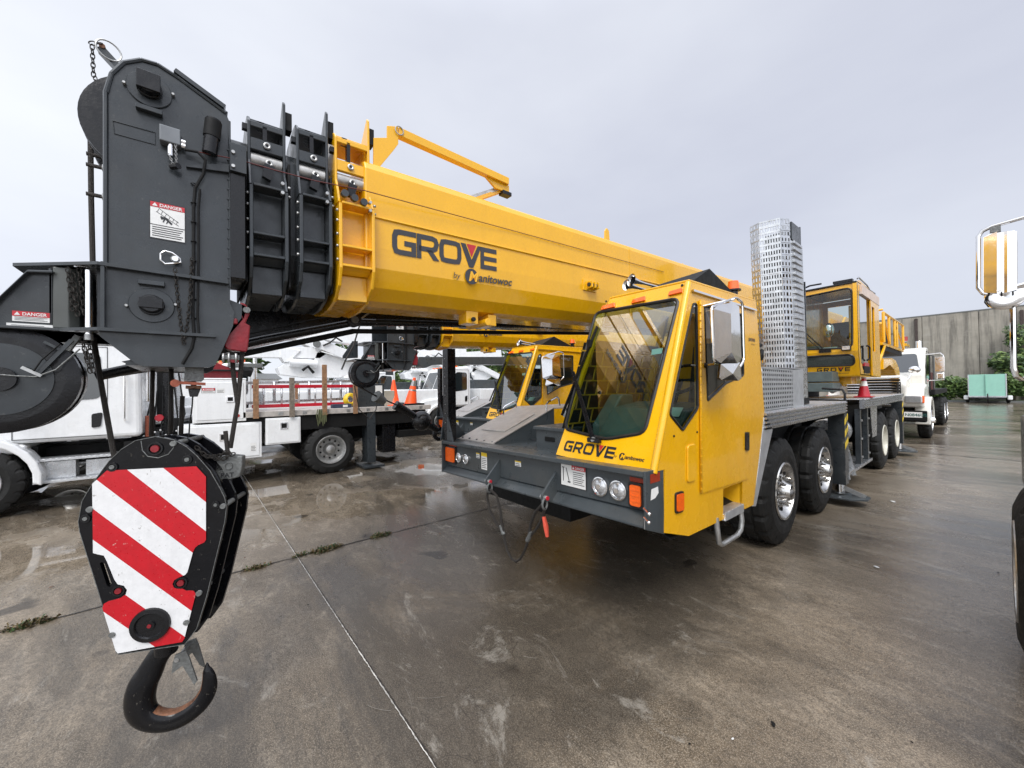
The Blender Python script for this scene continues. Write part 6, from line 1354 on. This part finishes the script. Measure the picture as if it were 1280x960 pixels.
# ---- white bucket truck behind with its boom
bt = truck('bucket_truck', (-14.6, -1.2, 0), 1.0, 'white bucket truck with folded white boom behind the flatbed', 'truck', WHT, 'white trucks', wheels=(1.05, 5.2), length=8)
def bucket():
    x = -13.5; q = MB(); q.box(x-2.2, x, 1.5, 7.2, .95, 1.75, WHT); q.obj('service_body', bt, .03)
    q = MB()
    for k in range(5): q.box(x, x+.012, 1.6+k*1.1, 2.6+k*1.1, 1.0, 1.7, WHT)
    q.obj('body_door', bt, .01)
    q = MB(); q.cyl((x-1.1, 4.4, 1.75), (x-1.1, 4.4, 2.2), .42, WHT, 24); q.cyl((x-1.1, 4.4, 2.18), (x-1.1, 4.4, 2.26), .62, WHT, 24); q.obj('pedestal', bt)
    Xb = -14.2; q = MB(); q.prism(AX(Xb, [(369, 462), (371, 459), (352, 466), (347, 460), (360, 452), (392, 452), (396, 441), (408, 432), (432, 436), (452, 446), (450, 462), (425, 472), (385, 472), (350, 468)][3:]), (-.6, 0, 0), WHT); q.obj('turret', bt, .01)
    q = MB(); q.prism(AX(Xb, [(290, 436), (350, 434), (405, 434), (412, 440), (400, 448), (350, 447), (290, 446)]), (-.4, 0, 0), WHT); q.prism(AX(Xb+.05, [(350, 434), (376, 438), (362, 452), (356, 453), (351, 446)]), (-.5, 0, 0), WHT); q.obj('lower_boom', bt, .01)
    q = MB(); q.prism(AX(Xb, [(352, 400), (480, 400), (482, 424), (440, 430), (402, 424), (392, 436), (370, 424), (352, 424)]), (-.5, 0, 0), WHT); q.bar(at(396, 429, 'x', Xb+.1), at(470, 460, 'x', Xb+.1), .3, .32, WHT); q.obj('upper_boom', bt, .01)
    q = MB(); q.cyl(at(362, 453, 'x', Xb+.1), at(396, 455, 'x', Xb+.1), .13, WHT, 16); q.cyl(at(402, 437, 'x', Xb+.12), at(445, 450, 'x', Xb+.12), .09, CHR, 12); q.disc(at(396, 430, 'x', Xb+.26), X1, .12, .03, CST, 16); q.tube([at(404, 432, 'x', Xb+.3), at(413, 428, 'x', Xb+.3), at(420, 422, 'x', Xb+.3), at(428, 427, 'x', Xb+.3)], .03, BLKM, 6); q.tube([at(378, 463, 'x', Xb+.2), at(385, 458, 'x', Xb+.25), at(392, 466, 'x', Xb+.2)], .05, BLKM, 6); q.obj('boom_cylinder', bt)
    q = MB(); q.box(Xb+.001, Xb+.006, 5.4, 5.7, 2.3, 2.6, GRY); q.obj('body_decal', bt)
def fittings(t, x0, y0, s=1):
    for dx in (-.6, -.3, 0, .3, .6): q = MB(); q.box(x0+dx-.04, x0+dx+.04, y0+1.62, y0+1.72, 2.60, 2.65, LENS); q.obj('roof_lamp', t, .01)
    q = MB(); q.cyl((x0+.35, y0+2.2, 2.6), (x0+.35, y0+2.2, 2.72), .07, LENS, 14); q.obj('beacon', t)
    q = MB(); q.cyl((x0-.80, y0+2.62, .9), (x0-.80, y0+2.62, 2.95), .06, CHR, 12); q.obj('exhaust_stack', t)
fittings(bt, -14.6, -1.2)
bucket()
truck('white_truck', (-14.4, 6.15, 0), 1.02, 'white truck whose cab shows between the dark post and the second crane cab', 'truck', WHT, 'white trucks', wheels=(1.05, 5.3))
truck('white_truck', (-15.8, 12.2, 0), 1.02, 'white truck parked farther back behind the cones', 'truck', WHT, 'white trucks', wheels=(1.05, 5.3))
truck('white_truck', (-19.5, 3.6, 0), 1.05, 'white truck standing in the row behind the bucket truck boom', 'truck', WHT, 'white trucks', wheels=(1.05, 5.3))
truck('white_truck', (-12.9, -3.1, 0), 1.0, 'white truck glimpsed between the flatbed cab and its side box', 'truck', WHT, 'white trucks', wheels=(1.05, 5.3))
for t_, s_ in ((bpy.data.objects['white_truck'], 1), (bpy.data.objects['white_truck.001'], 1), (bpy.data.objects['white_truck.002'], 1)):
    l_ = t_.location; fittings(t_, l_.x, l_.y)
    q = MB(); q.box(l_.x-1.15, l_.x+1.15, l_.y+2.9, l_.y+7.0, .95, 1.75, WHT); q.box(l_.x-.2, l_.x+.2, l_.y+3.2, l_.y+6.9, 1.75, 2.15, GRYL); q.obj('service_body', t_, .03)
    q = MB()
    for k in range(4): q.box(l_.x+1.15, l_.x+1.162, l_.y+3.0+k, l_.y+3.92+k, 1.02, 1.70, WHT)
    q.obj('body_door', t_, .01)
b2_ = copy_tree(bt, (-3.2, 5.6, 0)); b2_['label'] = 'second white bucket truck farther back, its boom behind the round sheave'
b3_ = copy_tree(bt, (-6.5, 10.5, 0)); b3_['label'] = 'third white bucket truck at the back of the row behind the cones'
for o_ in (bt, b2_, b3_): o_['group'] = 'bucket trucks in the row'
def spare_boom():
    t = thing('parked_crane_boom', (-11, 9, 0), 'dark grey crane boom tip over the white truck behind the second crane', 'crane boom')
    q = MB(); X = -9.6
    q.prism(AX(X, [(524, 446), (560, 446), (700, 446), (700, 456), (560, 455), (541, 456), (532, 460), (526, 458), (521, 452)]), (-.5, 0, 0), GRYL); q.obj('boom_tip', t, .01)
    y = at(640, 455, 'x', X).y+2.0; q = MB(); q.box(X-.5, X, y, y+.5, 0, 2.5, GRY); q.box(X-1.2, X+.6, y-.6, y+1.4, 0, .25, GRY); q.obj('rest_post', t, .01)
spare_boom()

# ---- white conventional truck behind the crane at right
wt_ = truck('white_conventional_truck', (-2.34, 16.55, .0), 1.12, 'cream white truck with chrome bar grille behind the crane at right', 'truck', WHTC, None, wheels=(1.05, 6.2, 7.5), length=8.4, rimm=CHR, hup=.18)
def rtruck():
    L = Vector((-2.30, 16.55, 0))
    q = MB(); q.box(-2.9, -1.67, 16.53, 16.64, 1.42, 1.90, BLKM)
    for k in range(6): q.box(-2.9, -1.67, 16.48, 16.55, 1.43+k*.083, 1.465+k*.083, CHR)
    q.obj('wide_grille', wt_, .01)
    q = MB(); q.box(-1.60, -1.22, 16.50, 16.53, .70, .86, DEC); q.box(-1.7, -1.12, 16.505, 16.52, .62, .90, BLKM); q.text('N0846US', (-1.58, 16.498, .735), X1, Z1, .085, mat('plate_green', (.02, .10, .09), .5), 0, .02, sx=.95); q.obj('licence_plate', wt_)
    q = MB(); x = -2.30+1.08
    c = Vector((x+.005, 18.15, 1.78)); q.disc(c, X1, .10, .006, DEC, 20); q.disc(c+X1*.006, X1, .085, .002, DECR, 20); q.box(c.x+.008, c.x+.010, c.y-.03, c.y-.005, c.z-.06, c.z+.06, DEC); q.box(c.x+.008, c.x+.010, c.y+.01, c.y+.05, c.z-.05, c.z+.05, DEC); q.obj('door_emblem', wt_)
    q = MB(); c = at(1143, 462, 'y', 17.1); q.sphere(c, .14, CHR, 10, .8); q.tube([c, c+Vector((-.12, -.2, -.28)), c+Vector((-.28, -.3, -.35)), c+Vector((-.30, -.3, -.5))], .02, CHR, 6); q.box(c.x-.36, c.x-.26, c.y-.34, c.y-.28, c.z-.62, c.z-.45, BLK); q.obj('fender_mirror', wt_)
    q = MB(); q.box(-3.4, -1.15, 19.9, 26.3, 1.30, 1.48, BLKM); q.box(-3.4, -1.25, 19.85, 19.95, 1.4, 2.75, BLK); q.box(-3.3, -1.25, 20.3, 21.6, 1.48, 2.1, mat('maroon_load', (.10, .03, .025), .6)); q.cyl((-1.5, 19.7, 1.0), (-1.5, 19.7, 3.2), .08, CHR, 12)
    q.tube([(-1.25, 19.95, 2.7), (-1.2, 20.4, 2.7), (-1.2, 20.4, 1.5)], .03, CST, 6); q.obj('flat_body', wt_, .01)
    q = MB(); q.box(-3.3, -2.2, 17.9, 18.2, 2.3, 2.45, BLKM); q.obj('dash_load', wt_)
rtruck()

# ---- truck beyond the right edge: tyre and mirror reach into view
rt = thing('edge_truck', (1.2, 4, 0), 'white truck cut off by the right edge, only its tyre and chrome mirror showing', 'truck')
def edge_truck():
    q = MB(); q.prism([(.45, 2.9, 1.0), (.45, 2.9, 1.75), (.45, 3.45, 2.75), (.45, 5.3, 2.85), (.45, 5.4, 1.0)], (2.0, 0, 0), WHT); q.prism([(.78, 2.05, .9), (.78, 2.05, 1.45), (.78, 2.9, 1.72), (.78, 2.9, .9)], (1.3, 0, 0), WHT); ec = q.obj('cab', rt, .06, 3)
    for x_, d_ in ((.449, -.006), (2.451, .006)):
        q = MB(); q.prism(roundloop([Vector((x_, 3.25, 1.85)), Vector((x_, 4.3, 1.85)), Vector((x_, 4.3, 2.6)), Vector((x_, 3.55, 2.6))], .08), (d_, 0, 0), DGL); q.obj('side_window', ec)
        q = MB(); q.bar((x_, 3.15, 1.1), (x_, 3.15, 1.8), .006, .012, BLKM, X1); q.bar((x_, 4.45, 1.1), (x_, 4.45, 2.7), .006, .012, BLKM, X1); q.bar((x_, 3.15, 1.1), (x_, 4.45, 1.1), .006, .012, BLKM, X1); q.obj('door_seam', ec)
    q = MB(); q.prism(roundloop([Vector((.6, 2.99, 1.90)), Vector((2.3, 2.99, 1.90)), Vector((2.25, 3.36, 2.62)), Vector((.65, 3.36, 2.62))], .08), (0, -.02, .008), DGL); q.obj('windshield', ec)
    q = MB(); q.box(.85, 2.0, 1.95, 2.04, .95, 1.35, BLKM); q.obj('grille', ec)
    q = MB(); q.box(.8, 2.0, 1.6, 10.5, .6, .95, BLKM); q.obj('chassis', rt)
    wheel(rt, .10, 4.0, .53, .32, .30, STL, -1, 'wheel', 10, False, None, False); wheel(rt, 2.7, 4.08, .565, .32, .30, STL, 1, 'wheel', 10)
    q = MB(); q.box(.23, .75, 5.6, 7.3, .55, 1.35, BLK); q.obj('side_tank', rt, .04)
    # west-coast mirror on a chrome frame
    q = MB(); Yv = 3.2; fr = AY(Yv, [(1300, 266), (1240, 283), (1228, 289), (1223, 296), (1223, 360), (1229, 367), (1240, 369), (1300, 352)])
    q.tube(fr, .0095, CHR, 10); q.tube([at(1300, 352, 'y', Yv), at(1300, 266, 'y', Yv)], .0095, CHR, 8)
    q.tube([at(1266, 372, 'y', Yv+.03), at(1267, 460, 'y', Yv+.03), at(1270, 470, 'y', Yv+.03), at(1276, 474, 'y', Yv+.05), at(1300, 470, 'y', Yv+.2)], .011, CHR, 8)
    q.tube([at(1232, 368, 'y', Yv), at(1252, 363, 'y', Yv), at(1300, 350, 'y', Yv)], .013, CHR, 8)
    q.bar(at(1300, 300, 'y', Yv), (.5, 3.35, 2.45), .02, .02, CHR); q.bar(at(1300, 352, 'y', Yv), (.5, 3.4, 2.2), .02, .02, CHR)
    c = at(1244, 286, 'y', Yv); q.box(c.x-.018, c.x+.018, Yv-.01, Yv+.012, c.z-.02, c.z+.012, CST)
    ma = q.obj('mirror_arm', rt)
    q = MB(); m = AY(Yv-.005, [(1229, 297), (1238, 292), (1268, 288), (1271, 290), (1272, 358), (1269, 363), (1235, 369), (1229, 366)])
    q.prism(m, (0, .02, 0), CHR); prev = None
    for px, top, bot, dy in ((1229.5, 297, 366, -.001), (1246, 291, 367, -.026), (1248, 291, 367, -.002), (1259, 290, 366, -.018), (1271, 290, 363, -.020), (1272, 291, 362, -.001)):
        cur = (at(px, top, 'y', Yv-.006)+Y1*dy, at(px, bot, 'y', Yv-.006)+Y1*dy)
        if prev: q.face([prev[0], cur[0], cur[1], prev[1]], CHR)
        prev = cur
    q.obj('mirror', rt)
    q = MB(); c = at(1256, 373, 'y', Yv); q.lathe([(0, .0), (.012, .03), (.005, .062), (.0, .068), (-.02, .06), (-.03, 0)], c+Vector((0, 0, .01)), (0, -1, 0), CHR, 28); q.obj('spot_mirror', rt)
    q = MB()
    for px in (1236, 1252, 1266): q.torus(at(px, 367, 'y', Yv), (1, 0, 0), .014, .003, BLKM, 10, 4)
    q.tube(AY(Yv-.01, [(1238, 366), (1232, 372), (1231, 378), (1236, 384)]), .003, BLKM, 5); q.obj('mirror_wire', rt)
edge_truck()

# ================================================================ background: wall, hedge, trailer, trees
def wall():
    m = mat('stained_concrete', (.31, .285, .24), .85, 0, .15, 1.2, .25, 20); t = m.node_tree; b = t.nodes['Principled BSDF']; N = t.nodes.new; K = t.links.new
    src = b.inputs['Base Color'].links[0].from_socket; c = N('ShaderNodeTexCoord')
    def streak(sx, sz, lo, hi, amt, col, prev):
        mp = N('ShaderNodeMapping'); mp.inputs['Scale'].default_value = (sx, 1, sz); n = N('ShaderNodeTexNoise'); n.inputs['Scale'].default_value = 1; n.inputs['Detail'].default_value = 6; n.inputs['Roughness'].default_value = .65
        K(c.outputs['Object'], mp.inputs[0]); K(mp.outputs[0], n.inputs['Vector']); r = N('ShaderNodeMapRange'); r.inputs[1].default_value = lo; r.inputs[2].default_value = hi; r.inputs[4].default_value = amt; K(n.outputs['Fac'], r.inputs[0])
        x = N('ShaderNodeMix'); x.data_type = 'RGBA'; K(r.outputs[0], x.inputs['Factor']); K(prev, x.inputs['A']); x.inputs['B'].default_value = (*col, 1); return x.outputs['Result'], r
    o1, _ = streak(2.2, .18, .48, .62, .7, (.09, .083, .07), src)
    o2, _ = streak(9, .35, .50, .62, .35, (.15, .14, .125), o1)
    o3, _ = streak(1.2, 2.2, .55, .7, .4, (.38, .36, .32), o2)
    K(o3, b.inputs['Base Color'])
    T = thing('concrete_wall', (-5, 56, 0), 'tall stained grey concrete wall at the back of the yard', 'wall')
    x = -40; k = 0; 
    while x < 40:
        q = MB(); q.box(x+.02, x+3.6-.02, 56, 56.3, 0, 8.35, m); o = q.obj('wall_panel', T, .02); x += 3.6; k += 1
    q = MB(); q.box(-40, 40, 56.1, 56.25, 0, 8.3, m); q.obj('wall_core', T)
    q = MB(); q.box(-40, 40, 55.97, 56.33, 8.352, 8.45, CST); q.obj('wall_coping', T)
    for xx, h0, h1 in ((-4.5, 4.2, 8.2), (1.9, 0, 8)): q = MB(); q.box(xx, xx+.22, 55.80, 55.97, h0, h1, mat('rust_downpipe', (.05, .035, .03), .7, 0, .4, 5)); q.obj('downpipe', T, .03)
wall()
LEAF = mat('leaf_green', (.075, .13, .03), .55, 0, .45, 3); LEAFD = mat('leaf_dark', (.035, .07, .02), .6, 0, .4, 3); LEAFL = mat('leaf_light', (.13, .19, .05), .55, 0, .4, 3); BARK = mat('bark', (.09, .07, .05), .9, 0, .4, 12, .6, 30)
def leaves(q, centres, n, size, mats):
    for _ in range(n):
        c, r = random.choice(centres); th, ph = random.uniform(0, 2*math.pi), math.acos(random.uniform(-1, 1)); rr = random.uniform(.55, 1.08)
        p = Vector(c)+Vector((math.sin(ph)*math.cos(th)*r[0], math.sin(ph)*math.sin(th)*r[1], math.cos(ph)*r[2]))*rr
        a_ = Vector((random.gauss(0, 1), random.gauss(0, 1), random.gauss(0, .6))).normalized(); b_ = a_.orthogonal().normalized(); s_ = size*random.uniform(.5, 1.3)
        q.face([p-a_*s_, p+b_*s_*.5, p+a_*s_, p-b_*s_*.5], random.choice(mats))
q = MB(); cs = []
for i in range(46):
    x = -9+i*.38; cs.append(((x, 53.2+random.uniform(-.3, .3), random.uniform(.7, 2.1)), (.75, .7, random.uniform(.7, 1.0))))
leaves(q, cs, 26000, .14, [LEAF, LEAF, LEAFD, LEAFL]); tag(recenter(q.obj('hedge', recalc=False)), 'long leafy green hedge in front of the concrete wall', 'hedge')
q = MB(); q.box(-10, 10, 52.2, 52.4, 0, .15, CST); tag(q.obj('kerb'), kind='structure')
q = MB(); q.face([(-10, 52.4, .12), (10, 52.4, .12), (10, 56, .12), (-10, 56, .12)], mat('grass_strip', (.06, .09, .03), .9, 0, .5, 9)); tag(q.obj('grass_verge'), kind='structure')
def tree(x, y, h, r, label, grp=None, nl=2600, base=.35, size=.22):
    t = thing('tree', (x, y, 0), label, 'tree', grp); q = MB(); pts = [(x, y, 0), (x+.1, y, h*.3), (x-.05, y+.1, h*.6), (x+.1, y, h*.9)]
    q.tube(pts, .1, BARK, 8, radii=[h*.03, h*.022, h*.013, .02]); cs = []
    for k in range(14):
        a_ = random.uniform(0, 6.28); zz = random.uniform(base, .92)*h; rr = r*random.uniform(.3, .8)*(1.15-zz/h); e = (x+math.cos(a_)*rr, y+math.sin(a_)*rr, zz+random.uniform(0, .1)*h)
        q.tube([(x, y, zz*.75), e], .05, BARK, 5, radii=[h*.010, .012]); cs.append((e, (r*random.uniform(.25, .5), r*random.uniform(.25, .5), r*random.uniform(.18, .35))))
    q.obj('trunk', t); q = MB(); leaves(q, cs, nl, size, [LEAF, LEAFD, LEAFD, LEAFL]); q.obj('crown', t, recalc=False); return t
tree(1.35, 54.6, 6.4, 2.0, 'thin young tree growing behind the hedge at the right edge', None, 2200, .3, .16)
for i, (px, d, h) in enumerate(((300, 52, 6.5), (430, 62, 8), (520, 60, 7), (552, 48, 6.0), (585, 56, 8.5), (606, 58, 9.0), (640, 60, 9))):
    dv = MR @ Vector(((px-640)/FPX, 0, -1)); dv.z = 0; dv.normalize(); dd = d; p = CAM+dv*dd
    tree(p.x, p.y, h, 4.2, ['broad dark tree far behind the flatbed stakes', 'far tree beyond the bucket truck boom', 'far dark tree above the orange cones', 'small far tree left of the dark corner post', 'bushy far tree over the white truck cab', 'tall far tree left of the second crane cab', 'far tree hidden behind the second crane cab'][i], 'trees beyond the yard', 2600, .22, .34)

def trailer():
    t = thing('box_trailer', (-.03, 50, 0), 'small green box trailer with white fenders parked before the hedge', 'trailer'); q = MB()
    q.box(-1.0, .95, 50, 53.0-.9, .55, 2.36, BRK); q.prism([(-.1, 50, .55), (-.1, 49.9, .56), (-.1, 49.9, 2.34), (-.1, 50, 2.36)], (.02, 0, 0), BRK); q.obj('box', t, .02)
    q = MB(); q.box(-1.03, -.97, 49.97, 50.05, .5, 2.38, ALU); q.box(.92, .98, 49.97, 50.05, .5, 2.38, ALU); q.box(-1.0, .95, 49.96, 50.02, .48, .60, ALU); q.obj('corner_trim', t)
    for x in (-1.28, 1.0): q = MB(); q.box(x, x+.26, 50.2, 51.8, .28, .62, WHT); q.obj('fender', t, .05)
    wheel(t, 1.14, 51, .33, .2, .19, STL, 1); wheel(t, -1.18, 51, .33, .2, .19, STL, -1)
    q = MB(); q.bar((-.6, 50.1, .42), (0, 48.6, .42), .08, .1, BLK); q.bar((.6, 50.1, .42), (0, 48.6, .42), .08, .1, BLK); q.cyl((0, 48.9, .05), (0, 48.9, .8), .04, BLK, 8); q.box(-.9, .9, 50.05, 50.15, .3, .48, BLK); q.obj('tow_bar', t)
trailer()
# light pole at the right and low block behind the trucks at the far left
q = MB()
tb = thing('storage_building', (-40, 20, 0), 'long pale low building far behind the white trucks', 'building')
q = MB(); q.box(-52, -44, -30, 6, 0, 3.0, WHT); q.obj('wall', tb); q = MB(); q.prism([(-52.3, -30.3, 3.0), (-43.7, -30.3, 3.0), (-48, -30.3, 3.7)], (0, 36.6, 0), CST); q.obj('roof', tb)

# ================================================================ weeds and litter
def weed(x, y, n, r, label):
    q = MB()
    for _ in range(n):
        a_ = random.uniform(0, 6.28); d = random.random()**.5*r; bx_ = Vector((x+math.cos(a_)*d*.5, y+math.sin(a_)*d, .002)); l = random.uniform(.015, .05); dr = Vector((random.gauss(0, .7), random.gauss(0, .9), random.uniform(.15, .8))).normalized()
        sd_ = dr.orthogonal().normalized()*random.uniform(.002, .006); q.face([bx_-sd_, bx_+sd_, bx_+dr*l*.6+sd_*1.3, bx_+dr*l], random.choice([LEAFD, WEEDB, WEEDB]))
        q.face([bx_+dr*l*.6-sd_, bx_+dr*l*.6+sd_*2, bx_+dr*l*1.0+sd_*3, bx_+dr*l*.9-sd_], random.choice([WEEDB, LEAFD, WEEDB]))
    tag(recenter(q.obj('weed_clump', recalc=False)), label, 'weed', 'weeds in the slab joint')
WEEDB = mat('dry_grass', (.14, .10, .045), .8)
weed(-4.55, -1.00, 190, .13, 'weed clump in the joint left of the hook block'); weed(-4.53, .42, 130, .10, 'small weed clump in the joint just right of the hook block')
weed(-4.55, 1.05, 260, .16, 'largest weed clump where the joints cross'); weed(-4.56, 1.66, 170, .13, 'weed clump farthest along the joint towards the crane'); weed(-4.56, .80, 50, .07, 'tiny weed tuft beside the crossing of the joints')
def litter(px, py, s_, lab, m, nm='leaf_litter', cat='leaf'):
    p = at(px, py, 'z', .006); q = MB(); a_ = random.uniform(0, 6.28); u_ = Vector((math.cos(a_), math.sin(a_), 0)); v_ = Vector((-u_.y, u_.x, 0))
    pts = [p+u_*s_*math.cos(k)*random.uniform(.7, 1.1)+v_*s_*.5*math.sin(k)*random.uniform(.6, 1.1)+Z1*random.uniform(0, s_*.12) for k in [j*.785 for j in range(8)]]
    q.prism(pts, (0, 0, .003), m); tag(recenter(q.obj(nm)), lab, cat, None)
LT = mat('dry_leaf', (.12, .045, .02), .7, 0, .3, 30)
for a in [(64, 734, .016, 'brown leaf on the concrete left of the hook block', LT), (222, 718, .022, 'reddish debris strip in the joint behind the hook block', LT), (306, 697, .012, 'tiny brown leaf right of the hook block', LT), (385, 756, .010, 'dark fleck below the weed clumps', BLKM),
          (550, 667, .012, 'brown leaf in the middle under the bumper', LT), (592, 686, .010, 'black fleck under the bumper', BLKM), (1116, 627, .045, 'pale flattened scrap on the concrete beside the rear wheels', DEC), (1096, 709, .03, 'pale thin scrap right of the front wheels', DEC), (1248, 716, .012, 'black pebble near the right tyre', BLKM),
          (862, 930, .007, 'curled black twig at the bottom of the photo', BLKM), (916, 924, .008, 'white paper scrap at the bottom right', DEC), (1140, 928, .007, 'dark fleck at the bottom right corner area', BLKM), (966, 905, .02, 'dark oily patch chip in the foreground', BLKM)]:
    litter(*a)
